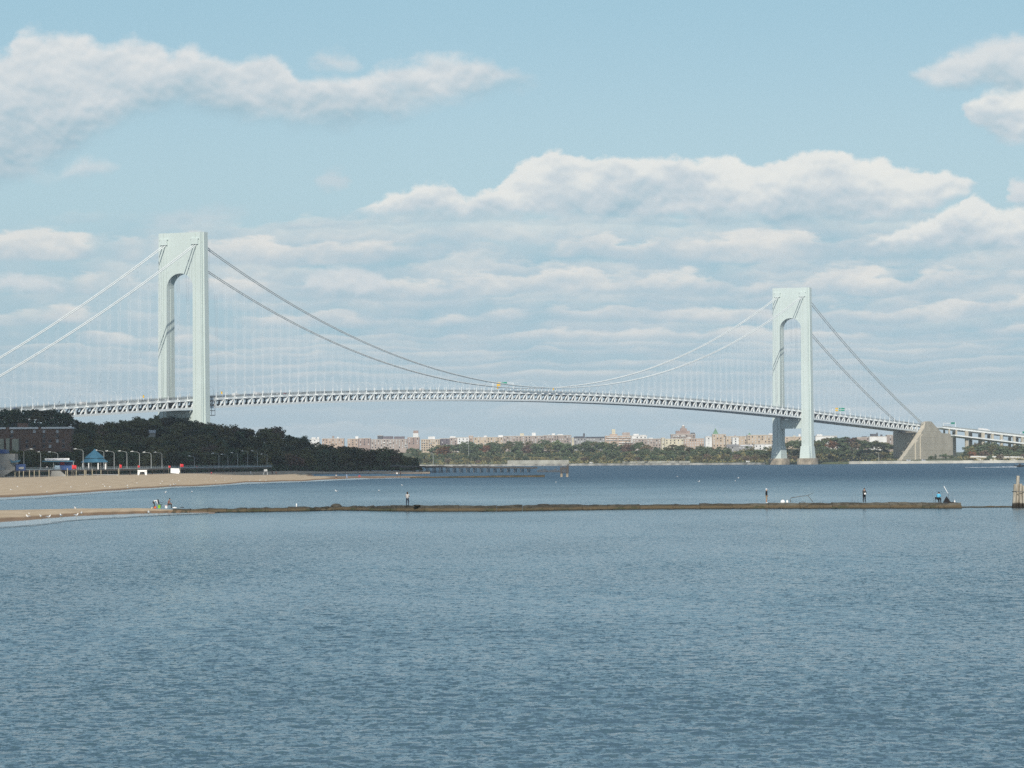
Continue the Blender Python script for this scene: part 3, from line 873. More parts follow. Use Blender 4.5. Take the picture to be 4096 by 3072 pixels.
bridge = empty('suspension_bridge', bp(LSPAN / 2, 0, 0))
bridge_inv = Matrix.Translation(-Vector(bridge.location))
tag(bridge, 'long pale grey double deck suspension bridge spanning the harbour mouth', 'suspension bridge')
def adopt(o):
    o.parent = bridge
    o.matrix_parent_inverse = Matrix.Translation(-Vector(bridge.location))
t1 = make_tower(0.0, None, 'nearer tower rising behind the dark wooded bluff'); adopt(t1)
t2 = make_tower(LSPAN, None, 'farther tower standing on two stone piers in the water'); adopt(t2)

NP = 85; PANEL = LSPAN / NP
I0, I1 = -24, NP + 24
stations = list(range(I0, I1 + 1))
def along(mb, f0, f1, a, b, n_sub=1):
    pass
def strip(name, w0, w1, zo0, zo1, matl, parent, s_a=None, s_b=None):
    """a long bar following the deck's curve between panel points"""
    mb = MB(); vs = []; fs = []
    ss = [i * PANEL for i in stations]
    if s_b is not None: ss = [s for s in ss if s <= s_b]
    for k, s in enumerate(ss):
        z = ztop(s)
        vs += [bp(s, w0, z + zo0), bp(s, w1, z + zo0), bp(s, w1, z + zo1), bp(s, w0, z + zo1)]
        if k:
            a, b = (k - 1) * 4, k * 4
            fs += [(a + j, a + (j + 1) % 4, b + (j + 1) % 4, b + j) for j in range(4)]
    fs += [(3, 2, 1, 0), tuple(len(vs) - 4 + j for j in range(4))]
    mb.add(vs, fs)
    o = mb.build(name, matl, None)
    return o

# member prototypes in bridge axes: x = along, y = across, z up
ang = math.atan2(UU.y, UU.x)
def proto_vertical():
    mb = MB(); h = TRUSS_D - 1.6
    vs = []
    for y in (-0.5, 0.5):
        vs += [(-2.1, y, -h), (2.1, y, -h), (1.15, y, -h + 2.2), (0.8, y, -1.9), (1.6, y, 0.2), (-1.6, y, 0.2), (-0.8, y, -1.9), (-1.15, y, -h + 2.2)]
    fs = [(0, 1, 2, 7), (7, 2, 3, 6), (6, 3, 4, 5), (15, 10, 9, 8), (14, 11, 10, 15), (13, 12, 11, 14)]
    fs += [(i, (i + 1) % 8, 8 + (i + 1) % 8, 8 + i) for i in range(8)]
    mb.add(vs, fs)
    return mb.mesh('truss_vertical', M_TRUSS)
def proto_diagonal():
    mb = MB(); h = TRUSS_D - 1.6
    mb.bar((PANEL * 0.40, 0, -h + 0.3), (PANEL * 0.93, 0, -0.2), 0.8, 1.35, up=(0, 1, 0))
    mb.add([(PANEL * 0.28, y, -h) for y in (-.4, .4)] + [(PANEL * 0.52, y, -h) for y in (-.4, .4)] + [(PANEL * 0.45, y, -h + 1.6) for y in (-.4, .4)],
           [(0, 2, 4), (5, 3, 1), (0, 1, 3, 2), (2, 3, 5, 4), (4, 5, 1, 0)])
    return mb.mesh('truss_diagonal', M_TRUSS)
def proto_frame():
    mb = MB()
    mb.box((0, 0, -1.55), (0.8, 2 * WT - 1.2, 1.5))
    mb.box((0, 0, -TRUSS_D + 1.75), (0.8, 2 * WT - 1.2, 1.3))
    for y in (-1, 1):
        mb.bar((0, y * (WT - 0.7), -4.2), (0, y * (WT - 4.2), -1.6), 0.6, 0.9)
        mb.box((0, y * (WT + 2.0), -1.0), (0.7, 2.9, 1.0))
    return mb.mesh('cross_frame', M_TRUSS)
def proto_post():
    mb = MB()
    mb.tube([(0, 0, 0), (0, 0, 4.6)], [0.36, 0.32], 8)
    mb.box((0, 0, 0.5), (1.2, 1.0, 0.8))
    return mb.mesh('suspender_post', M_TRUSS)
pv_, pd_, pf2_, pp_ = proto_vertical(), proto_diagonal(), proto_frame(), proto_post()

for sd in (1, -1):
    tr = strip('stiffening_truss', sd * WT - 0.55, sd * WT + 0.55, -1.9, 0.0, M_TRUSS, None)
    adopt(tr)
    lo = strip('bottom_chord', sd * WT - 0.57, sd * WT + 0.57, -TRUSS_D - 0.2, -TRUSS_D + 1.7, M_TRUSS, None)
    lo.parent = tr
    for i in stations:
        s = i * PANEL
        z = ztop(s)
        if abs(s) < 9 or abs(s - LSPAN) < 9:
            pass
        o = inst('vertical', pv_, bp(s, sd * WT, z - 0.9), ang, tr)
        if i < I1:
            o = inst('diagonal', pd_, bp(s, sd * WT, z - 0.9), ang, tr)
            sl_ = math.atan2(ztop(s + PANEL) - z, PANEL)
            o.rotation_euler = (0, -sl_, ang)
up_ = strip('upper_roadway', -WT + 0.65, WT - 0.65, -0.85, -0.25, M_ROAD, None); adopt(up_)
lr_ = strip('lower_roadway', -WT + 0.65, WT - 0.65, -TRUSS_D + 2.45, -TRUSS_D + 2.9, M_ROAD, None); adopt(lr_)
for i in stations:
    s = i * PANEL
    inst('cross_frame', pf2_, bp(s, 0, ztop(s)), ang, up_)
for sd in (1, -1):
    rl = MB()
    for (z0, z1, th) in ((0.05, 0.75, 0.16), (0.95, 1.08, 0.12), (1.3, 1.43, 0.12), (1.65, 1.85, 0.16)):
        ss = [i * PANEL for i in stations]; vs = []; fs = []
        for k, s in enumerate(ss):
            z = ztop(s)
            vs += [bp(s, sd * (WT - 0.2) - th, z + z0), bp(s, sd * (WT - 0.2) + th, z + z0), bp(s, sd * (WT - 0.2) + th, z + z1), bp(s, sd * (WT - 0.2) - th, z + z1)]
            if k:
                a, b = (k - 1) * 4, k * 4
                fs += [(a + j, a + (j + 1) % 4, b + (j + 1) % 4, b + j) for j in range(4)]
        rl.add(vs, fs)
    for i in stations[:-1]:
        for q in range(4):
            s = (i + q / 4) * PANEL; z = ztop(s)
            rl.bar(bp(s, sd * (WT - 0.2), z), bp(s, sd * (WT - 0.2), z + 1.9), 0.2)
    adopt(rl.build('railing', mat('railing_grey' + ('' if sd > 0 else '_far'), (0.30, 0.33, 0.33), 0.7, 0.1, 0.3), None))
    for i in stations:
        s = i * PANEL
        if min(abs(s), abs(s - LSPAN)) < 8: continue
        o = inst('suspender_post', pp_, bp(s, sd * (WT + 1.0), ztop(s) - 0.3), ang, None); adopt(o)
# cables: two a side
ss = [-24.2 * PANEL + k * (LSPAN + 48.4 * PANEL) / 220 for k in range(221)]
ss = sorted(set([s for s in ss if s < s_anch + 2] + [0.0, LSPAN, s_anch + 3]))
for sd in (1, -1):
    for off in (-1.35, 1.35):
        mb = MB()
        mb.tube([bp(s, sd * WC + off, zcable(s)) for s in ss], 0.46, 8)
        adopt(mb.build('main_cable', M_CABLE, None, True))
    for i in range(I0 + 1, I1):
        s = i * PANEL
        if min(abs(s), abs(s - LSPAN)) < 8: continue
        zb, zt = ztop(s) + 2.0, zcable(s) - 0.3
        if zt - zb < 1.0: continue
        mb = MB()
        for off in (-1.35, 1.35):
            for du in (-0.55, 0.55):
                a = bp(s + du, sd * (WT + 1.0) + off * 0.2, zb); b = bp(s + du, sd * WC + off, zt)
                mb.bar(a, b, 0.062, 0.062)
        adopt(mb.build('suspender', M_ROPE, None))

# road lamps standing on the bridge's edge
def proto_road_lamp():
    root = empty('road_lamp')
    mb = MB(); mb.tube([(0, 0, 0), (0, 0, 6.5), (0, 0.5, 8.4), (0, 1.8, 9.6), (0, 3.4, 9.9)], [0.13, 0.11, 0.10, 0.09, 0.08], 6)
    mb.build('pole', M_TRUSS, root)
    mb = MB(); mb.box((0, 3.8, 9.85), (0.35, 1.0, 0.22)); mb.build('lamp_head', M_TRUSS, root)
    return root
def deck_zone(s):
    if s < 0: return 'left of the nearer tower'
    if s > LSPAN: return 'between the farther tower and the anchorage'
    t = s / LSPAN
    return 'just right of the nearer tower' if t < 0.2 else 'between the nearer tower and mid span' if t < 0.42 else 'at mid span under the lowest cables' if t < 0.6 else 'between mid span and the farther tower' if t < 0.85 else 'just left of the farther tower'
lamp0 = proto_road_lamp(); first = True
for i in range(I0, I1, 2):
    for sd in (1, -1):
        s = (i + 0.35) * PANEL
        if min(abs(s), abs(s - LSPAN)) < 9: continue
        o = lamp0 if first else copy_tree(lamp0); first = False
        o.location = bp(s, sd * (WT - 0.7), ztop(s) - 0.26)
        o.rotation_euler = (0, 0, ang + (0 if sd < 0 else math.pi))
        tag(o, f'curved road lamp on the {"near" if sd > 0 else "far"} deck edge {deck_zone(s)}', 'street lamp', 'road lamps on the bridge')

# traffic on the upper deck
CAR_COLS = {'dark': (0.03, 0.035, 0.04), 'white': (0.7, 0.7, 0.69), 'silver': (0.35, 0.37, 0.39), 'red': (0.25, 0.03, 0.03), 'blue': (0.04, 0.08, 0.2)}
M_GLASS = mat('dark_vehicle_glass', (0.02, 0.025, 0.03), 0.15, 0.0, 1.0, spec=0.6)
M_TYRE = mat('tyre_rubber', (0.02, 0.02, 0.02), 0.9, 0.1, 3.0)
car_mats = {k: mat(k + '_car_paint', v, 0.35, 0.03, 1.0, spec=0.5) for k, v in CAR_COLS.items()}
def car_mesh(kind, m_):
    mb = MB()
    if kind == 'car':
        prof = [(-2.2, 0.35), (-2.25, 0.85), (-1.6, 1.0), (-0.9, 1.5), (0.9, 1.52), (1.7, 1.02), (2.25, 0.85), (2.25, 0.35)]
        w = 0.9
    else:
        prof = [(-4.2, 0.6), (-4.2, 3.4), (2.2, 3.4), (2.2, 2.7), (3.6, 2.5), (4.1, 1.4), (4.1, 0.6)]
        w = 1.25
    mb.mat(0).prism(prof, -w, w, lambda x, z, y: (x, y, z))
    mb.mat(1)
    if kind == 'car':
        for y in (-w - 0.01, w - 0.03): mb.box((0.0, y + 0.02, 1.22), (2.0, 0.06, 0.36))
    else:
        mb.box((3.9, 0, 2.0), (0.12, 2.1, 0.7), M=Matrix.Rotation(-0.4, 3, 'Y'))
    mb.mat(2)
    for x in ((-1.4, 1.4) if kind == 'car' else (-3.0, 2.9)):
        for y in (-w + 0.05, w - 0.05):
            mb.tube([(x, y - 0.1, 0.34), (x, y + 0.1, 0.34)], 0.34 if kind == 'car' else 0.5, 10)
    return mb.mesh(kind, [m_, M_GLASS, M_TYRE])
car_meshes = {k: car_mesh('car', m_) for k, m_ in car_mats.items()}
truck_mesh = car_mesh('truck', car_mats['white'])
rc = random.Random(11)
s = -340.0
while s < LSPAN + 330:
    if min(abs(s), abs(s - LSPAN)) > 9:
        k = rc.choice(['dark', 'dark', 'dark', 'white', 'silver', 'silver', 'red', 'blue'])
        trk = rc.random() < 0.08
        lane = rc.choice([5.0, 8.6, 11.2, -5.0, -8.6]) if not trk else 11.0
        o = inst('truck' if trk else 'car', truck_mesh if trk else car_meshes[k], bp(s, lane, ztop(s) - 0.24), ang + (0 if lane > 0 else math.pi))
        sl_ = math.atan2(ztop(s + 5) - ztop(s - 5), 10)
        o.rotation_euler = (0, -sl_ if lane > 0 else sl_, ang + (0 if lane > 0 else math.pi))
        if trk: tag(o, f'small white box truck on the bridge deck {deck_zone(s)}', 'truck', 'trucks crossing the bridge')
        else: tag(o, f'small {k} car on the bridge deck {deck_zone(s)}', 'car', f'{k} cars crossing the bridge')
    s += rc.uniform(9, 26)

# signs on the bridge
M_YEL = mat('yellow_sign_sheet', (0.75, 0.46, 0.03), 0.5, 0.05, 1.0)
M_GRN = mat('green_sign_sheet', (0.01, 0.28, 0.18), 0.5, 0.05, 1.0)
def road_sign(px, py, label, boards, w=WT - 0.6, gantry=True):
    """boards: (du, dz, width, height, material) about the point seen at (px, py); boards face along the road"""
    s, z = on_bridge(px, py, 0.0 if gantry else w)
    zr = ztop(s) - 0.25
    root = empty('road_sign', bp(s, 0.0 if gantry else w, zr)); tag(root, label, 'sign')
    inv = Vector(root.location)
    mb = MB()
    zt = z
    if gantry:
        for ww in (-11.8, 11.8): mb.bar(bp(s, ww, zr) - inv, bp(s, ww, z + 0.8) - inv, 0.45)
        for dz in (-0.5, 0.6): mb.bar(bp(s, -11.8, z + dz) - inv, bp(s, 11.8, z + dz) - inv, 0.3)
        mb.build('gantry', M_TRUSS, root)
    else:
        mb.bar(bp(s, w, zr) - inv, bp(s, w, z) - inv, 0.3); mb.build('post', M_TRUSS, root)
    for (ww, dz, bw, bh, m_) in boards:
        bd = MB()
        c = (0.0 if gantry else w) + ww
        bd.add([bp(s - du, c + x, z + dz + y) - inv for du in (0.45, 0.3) for x, y in ((-bw / 2, -bh / 2), (bw / 2, -bh / 2), (bw / 2, bh / 2), (-bw / 2, bh / 2))],
               [(0, 1, 2, 3), (7, 6, 5, 4), (0, 4, 5, 1), (1, 5, 6, 2), (2, 6, 7, 3), (3, 7, 4, 0)])
        bd.build('sign_board', m_, root)
road_sign(2012, 1534, 'yellow and green overhead road sign at the middle of the bridge', [(-5.0, 0.8, 4.2, 1.3, M_YEL), (-5.0, -1.6, 4.2, 2.2, M_YEL), (1.5, 0.6, 6.5, 1.8, M_GRN)])
road_sign(3364, 1637, 'yellow and green overhead road sign beyond the farther tower', [(-5.6, 1.0, 3.8, 1.6, M_YEL), (-5.6, -1.4, 3.8, 1.8, M_YEL), (1.2, 0.8, 7.5, 1.7, M_GRN), (1.2, -1.4, 7.5, 1.6, M_GRN)])
road_sign(888, 1571, 'small yellow road sign just beyond the nearer tower', [(0, 0, 1.5, 2.4, M_YEL)], gantry=False)
road_sign(575, 1586, 'small yellow road sign left of the nearer tower', [(0, 0, 1.5, 2.2, M_YEL)], gantry=False)
road_sign(1991, 1551, 'small yellow road sign below the overhead sign at mid span', [(0, 0, 1.3, 2.2, M_YEL)], gantry=False)
road_sign(2214, 1556, 'small yellow road sign right of the lowest point of the cables', [(0, 0, 1.4, 2.4, M_YEL)], gantry=False)

# ------------------------------------------------------------------ anchorage and approach viaduct
def build_anchorage():
    WA = 19.5
    def P(px, py): return on_bridge(px, py, WA)
    prof = [P(3592, 1846), P(3690, 1728), P(3697, 1712), P(3701, 1690), P(3712, 1685), P(3726, 1686), P(3768, 1733), P(3803, 1735), P(3806, 1848)]
    s_mid = P(3700, 1800)[0]
    root = empty('bridge_anchorage', bp(s_mid, 0, 0)); inv = Vector(root.location)
    tag(root, 'huge wedge shaped tan concrete anchorage at the end of the bridge', 'anchorage')
    zb = -1.0
    def side(w0, w1, name):
        mb = MB()
        pts = [(s, z) for s, z in prof]
        pts[-1] = (pts[-1][0] + 2, zb)
        n = len(pts)
        base = [(s, zb) for s, z in pts]
        for k in range(n - 1):
            (s1, z1), (s2, z2) = pts[k], pts[k + 1]
            vs = [bp(s, w, z) - inv for w in (w0, w1) for s, z in ((s1, zb - 1), (s2, zb - 1), (s2, z2), (s1, z1))]
            fs = [(0, 1, 2, 3), (7, 6, 5, 4), (3, 2, 6, 7)]
            if k == 0: fs.append((0, 3, 7, 4))
            if k == n - 2: fs.append((1, 5, 6, 2))
            mb.add(vs, fs)
        return mb.build(name, M_CONC, root)
    s_front = on_bridge(3573, 1800, -WA)[0]
    full = list(prof)
    # buttress wedge that slopes out in front of the near side only
    prof = [full[0], full[1], (full[1][0] + 0.5, full[1][1])]
    wedge = MB()
    (sa, _), (sb_, zb_) = full[0], full[1]
    wedge.prism([(sa, zb - 1), (s_front + 3, zb - 1), (s_front + 3, full[1][1]), (sb_, zb_)], 14.2, WA, lambda s, z, w: bp(s, w, z) - inv)
    wedge.build('buttress', M_CONC, root)
    prof = [(s_front, zb)] + [(s_front + 0.01, full[1][1])] + full[2:]
    prof = [q for q in prof if q[0] >= s_front]
    sw = side(14.2, WA, 'side_wall')
    nw = side(-WA, -14.2, 'side_wall')
    prof = full
    # raised piers (pilasters) on the visible side wall
    for a, b, y in ((3612, 3640, 1), (3655, 3672, 1)):
        pass
    for px, wpx in ((3660, 9), (3680, 9)):
        mb = MB(); s0 = P(px, 1800)[0]; s1 = P(px + wpx, 1800)[0]
        def ztop_at(s):
            return float(np.interp(s, [p[0] for p in prof[:7]], [p[1] for p in prof[:7]])) - 2.0
        mb.add([bp(s, w, z) - inv for w in (WA - 0.2, WA + 1.2) for s, z in ((s0, zb - 1), (s1, zb - 1), (s1, ztop_at(s1)), (s0, ztop_at(s0)))],
               [(0, 1, 2, 3), (7, 6, 5, 4), (0, 4, 5, 1), (1, 5, 6, 2), (2, 6, 7, 3), (3, 7, 4, 0)])
        mb.build('pilaster', M_CONC, root)
    # solid rear block between the side walls, under the roadway
    s0 = s_front + 0.4; s1 = P(3803, 1735)[0] + 20
    mb = MB(); z0 = ztop(s0) - TRUSS_D - 1.0
    mb.add([bp(s, w, z) - inv for w in (-14.3, 14.3) for s, z in ((s0, zb), (s1, zb), (s1, z0 - 6), (s0, z0))],
           [(0, 1, 2, 3), (7, 6, 5, 4), (0, 4, 5, 1), (1, 5, 6, 2), (2, 6, 7, 3), (3, 7, 4, 0)])
    mb.build('core_block', M_CONC, root)
    # pale stub blocks stepping up the shaded inner edge of the buttress
    for t in (0.14, 0.38, 0.63, 0.86):
        s = full[0][0] * (1 - t) + full[1][0] * t; z = zb * (1 - t) + full[1][1] * t
        mb = MB(); mb.box(bp(s + 1.0, 15.0, z - 0.6) - inv, (4.0, 1.4, 2.4), ang); mb.build('stub_block', M_CONC, root)
    # construction joints: slightly raised courses on the near side wall
    for zc in (9.0, 17.0, 25.0, 33.0, 41.0):
        sj0 = float(np.interp(zc + 1.0, [p[1] for p in full[:2]], [p[0] for p in full[:2]])) + 1.5
        sj1 = full[-2][0] if zc < 28 else full[6][0] - (zc - 30) * 1.6
        mb = MB(); mb.add([bp(s_, w, z) - inv for w in (WA - 0.2, WA + 0.12) for s_, z in ((sj0, zc), (sj1, zc), (sj1, zc + 0.45), (sj0, zc + 0.45))],
                          [(0, 1, 2, 3), (7, 6, 5, 4), (0, 4, 5, 1), (1, 5, 6, 2), (2, 6, 7, 3), (3, 7, 4, 0)])
        mb.build('joint_course', M_CONC, root)
build_anchorage()

def build_viaduct():
    U0 = at(3745, 1707, 4960); U1 = at(4180, 1755, 5040)
    root = empty('approach_viaduct', (U0.x, U0.y, 0)); inv = Vector(root.location)
    tag(root, 'double deck approach viaduct running off to the right of the anchorage', 'viaduct')
    d = Vector((U1.x - U0.x, U1.y - U0.y, 0)); Lv = d.length; d.normalize(); nrm = Vector((d.y, -d.x, 0))
    def slab(a, b, th, name, m_, wid=30.0, off=0.0):
        mb = MB()
        vs = [p + nrm * (k * wid / 2 + off) + Vector((0, 0, dz)) - inv for p in (a, b) for k, dz in ((-1, -th), (1, -th), (1, 0), (-1, 0))]
        mb.add(vs, [(3, 2, 1, 0), (4, 5, 6, 7), (0, 1, 5, 4), (1, 2, 6, 5), (2, 3, 7, 6), (3, 0, 4, 7)])
        return mb.build(name, m_, root)
    slab(U0, U1, 2.0, 'upper_deck', M_TRUSS)
    e = nrm * 15.2
    for zz, nm in ((1.3, 'parapet'),):
        mb = MB(); mb.bar(U0 + nrm * 15.0 + Vector((0, 0, 0.7)) - inv, U1 + nrm * 15.0 + Vector((0, 0, 0.7)) - inv, 0.5, 1.4); mb.build(nm, MATS['railing_grey'], root)
    L0 = at(3795, 1739, 4960); L1 = at(4180, 1784, 5040)
    slab(L0, L1, 1.7, 'lower_deck', M_TRUSS, 30.0)
    for px in (3772, 3800, 3840, 3905, 3942, 3978, 4030, 4062, 4092, 4130):
        t = (px - 3745) / (4180 - 3745)
        top = U0.lerp(U1, t)
        big = px not in (3772, 3800)
        for k in (-1, 1):
            col = MB()
            p = top + nrm * (k * 14.2 if not big else k * 14.6)
            zlow = p.z - 11 if not big else 3.0
            if not big:
                col.box((p.x - inv.x, p.y - inv.y, (p.z - 2 + zlow) / 2), (2.0, 2.0, p.z - 2 - zlow), math.atan2(d.y, d.x))
            else:
                col.box((p.x - inv.x, p.y - inv.y, (p.z - 2.1 + zlow) / 2), (4.2 if px in (3840, 3905) else 3.2, 2.6, p.z - 2.1 - zlow), math.atan2(d.y, d.x))
            col.build('column', M_CONC, root)
    # sign on a gantry where the viaduct leaves the anchorage
    g = U0.lerp(U1, 0.12); r2 = empty('road_sign', g); tag(r2, 'wide green overhead road sign above the approach viaduct', 'sign')
    mb = MB()
    for k in (-14, 14): mb.bar(nrm * k, nrm * k + Vector((0, 0, 7.5)), 0.5)
    mb.bar(nrm * -14 + Vector((0, 0, 6.5)), nrm * 14 + Vector((0, 0, 6.5)), 0.5, 1.0); mb.build('gantry', M_TRUSS, r2)
    mb = MB(); mb.bar(nrm * 4 + Vector((0, 0, 6.6)) - d * 0.5, nrm * 13.5 + Vector((0, 0, 6.6)) - d * 0.5, 0.2, 2.2); mb.build('sign_board', M_GRN, r2)
    g = U0.lerp(U1, 0.83); r3 = empty('road_sign', g); tag(r3, 'small green overhead road sign at the right end of the approach viaduct', 'sign')
    mb = MB()
    for k in (-14, 14): mb.bar(nrm * k, nrm * k + Vector((0, 0, 6.5)), 0.5)
    mb.bar(nrm * -14 + Vector((0, 0, 5.8)), nrm * 14 + Vector((0, 0, 5.8)), 0.5, 0.8); mb.build('gantry', M_TRUSS, r3)
    for a, b in ((-9, -3), (2, 10)):
        mb = MB(); mb.bar(nrm * a + Vector((0, 0, 5.9)) - d * 0.5, nrm * b + Vector((0, 0, 5.9)) - d * 0.5, 0.2, 2.4); mb.build('sign_board', M_GRN, r3)
    # traffic
    for t, ww, kind, lab in ((0.39, 9, 'long', 'long white trailer truck on the upper deck of the approach viaduct'),):
        p = U0.lerp(U1, t) + nrm * ww
        r4 = empty('truck', p, math.atan2(d.y, d.x)); tag(r4, lab, 'truck')
        r4.rotation_euler = (0, math.atan2(U0.z - U1.z, Lv), math.atan2(d.y, d.x))
        mb = MB(); mb.box((0, 0, 2.5), (14.5, 2.5, 2.9)); mb.build('trailer', car_mats['white'], r4)
        mb = MB(); mb.prism([(7.6, 0.6), (7.6, 3.2), (9.2, 3.2), (10.2, 2.0), (10.3, 0.6)], -1.2, 1.2, lambda x, z, y: (x, y, z)); mb.build('cab', car_mats['white'], r4)
        for x in (-5.5, -4.2, 6.6, 9.0):
            mb = MB(); mb.tube([(x, -1.25, 0.5), (x, 1.25, 0.5)], 0.5, 10); mb.build('wheel', M_TYRE, r4)
    for t, k in ((0.5, 'white'), (0.62, 'silver'), (0.7, 'dark')):
        p = L0.lerp(L1, t) + nrm * 12
        o = inst('car', car_meshes[k], p, math.atan2(d.y, d.x)); tag(o, f'{k} car on the lower deck of the approach viaduct', 'car')
build_viaduct()

def build_overpass():
    a = at(3880, 1829, 4700); b = at(4160, 1833, 4690)
    root = empty('road_overpass', (a.x, a.y, 0)); inv = Vector(root.location)
    tag(root, 'low shoreline road overpass with sloping white abutments right of the anchorage', 'overpass')
    mb = MB(); mb.bar(a - inv, b - inv, 12.0, 1.6); mb.build('deck', M_CONC, root)
    mb = MB(); mb.bar(a - inv + Vector((0, -6, 1.2)), b - inv + Vector((0, -6, 1.2)), 0.4, 0.9); mb.build('parapet', M_TRUSS, root)
    for px in (3908, 3960, 4040, 4100):
        t = (px - 3880) / 280; p = a.lerp(b, t) - inv
        mb = MB()
        mb.prism([(0, 0.0), (4.0, 0.0), (13.0, -1.0 * (p.z - 2.0)), (2.0, -1.0 * (p.z - 2.0))], -5.4, 5.4, lambda x, z, y: (p.x + x - 2, p.y + y, p.z - 0.9 + z))
        mb.build('abutment', M_SEAWALL_PALE, root)
build_overpass()

# ------------------------------------------------------------------ stone jetty
def stone_material(name, dark, light, algae, rust):
    m_ = bpy.data.materials.new(name); m_.use_nodes = True
    t = NT(m_.node_tree); b = t.n['Principled BSDF']
    g = t.node('ShaderNodeNewGeometry')
    px, py, pz = t.sep(g.outputs['Position'])
    n1 = t.noise(t.vec(px, py, t.m('MULTIPLY', pz, 2.0)), 1.1, 6.0, 0.65)
    n2 = t.noise(t.vec(px, py, t.m('MULTIPLY', pz, 2.0)), 0.25, 4.0, 0.6)
    n3 = t.noise(t.vec(px, py, t.m('MULTIPLY', pz, 3.0)), 3.6, 4.0, 0.6)
    c = t.mix(t.step(0.32, 0.68, n1), dark, light)
    n5 = t.noise(t.vec(t.m('MULTIPLY', px, 0.16), py, t.m('MULTIPLY', pz, 1.6)), 1.0, 5.0, 0.65)
    c = t.mix(t.step(0.50, 0.64, n5, 0.0, 0.8), c, (0.022, 0.02, 0.014, 1))
    tide = t.m('ADD', pz, t.m('MULTIPLY', t.m('SUBTRACT', n1, 0.5), 0.4))
    weed = t.m('MULTIPLY', t.step(0.45, 0.15, tide), t.step(0.42, 0.6, n2))
    c = t.mix(weed, c, algae)
    c = t.mix(t.m('MULTIPLY', t.step(0.5, 0.3, tide), t.step(0.60, 0.50, n2)), c, rust)
    c = t.mix(t.step(0.16, 0.05, pz), c, (0.03, 0.03, 0.022, 1))
    t.put(b.inputs['Base Color'], c)
    b.inputs['Roughness'].default_value = 0.9
    bn = t.node('ShaderNodeBump'); bn.inputs['Strength'].default_value = 0.8; bn.inputs['Distance'].default_value = 0.12
    t.put(bn.inputs['Height'], n3); t.l.new(bn.outputs[0], b.inputs['Normal'])
    return m_
M_JETTY = stone_material('jetty_stone', (0.028, 0.026, 0.019, 1), (0.070, 0.064, 0.048, 1), (0.055, 0.057, 0.022, 1), (0.10, 0.075, 0.04, 1))
M_JETTY_PALE = stone_material('jetty_concrete_pale', (0.052, 0.048, 0.036, 1), (0.125, 0.115, 0.088, 1), (0.085, 0.08, 0.032, 1), (0.12, 0.09, 0.05, 1))

def rough_block(root, inv, a, b, h0, h1, depth, matl, name='block', jit=0.05, seed=0):
    """an irregular stone between ground points a and b (front waterline), tops h0..h1"""
    r = random.Random(seed)
    n = max(3, int((b - a).length / 0.7)); vs = []; fs = []
    fwd = Vector((0, 1, 0))
    for k in range(n + 1):
        t = k / n
        p = a.lerp(b, t); h = h0 + (h1 - h0) * t + r.uniform(-jit, jit)
        e = 0.10 if k in (0, n) else 0.0
        ring = [(0.0, -0.8), (r.uniform(-.05, .08), 0.12), (0.10 + r.uniform(-.06, .06), h * 0.55), (0.16 + r.uniform(-.05, .05) + e, h - 0.10), (0.32 + e, h + r.uniform(-.02, .02)),
                (depth - 0.3, h + r.uniform(-.04, .04)), (depth, h - 0.25), (depth + 0.1, -0.8)]
        vs += [Vector((p.x, p.y + dy_, z)) - inv for dy_, z in ring]
        m_ = len(ring)
        if k:
            o1, o2 = (k - 1) * m_, k * m_
            fs += [(o1 + j, o2 + j, o2 + j + 1, o1 + j + 1) for j in range(m_ - 1)]
    m_ = len(ring)
    fs += [tuple(range(m_)), tuple(n * m_ + j for j in range(m_ - 1, -1, -1))]
    mb = MB(); mb.add(vs, fs)
    return mb.build(name, matl, root)

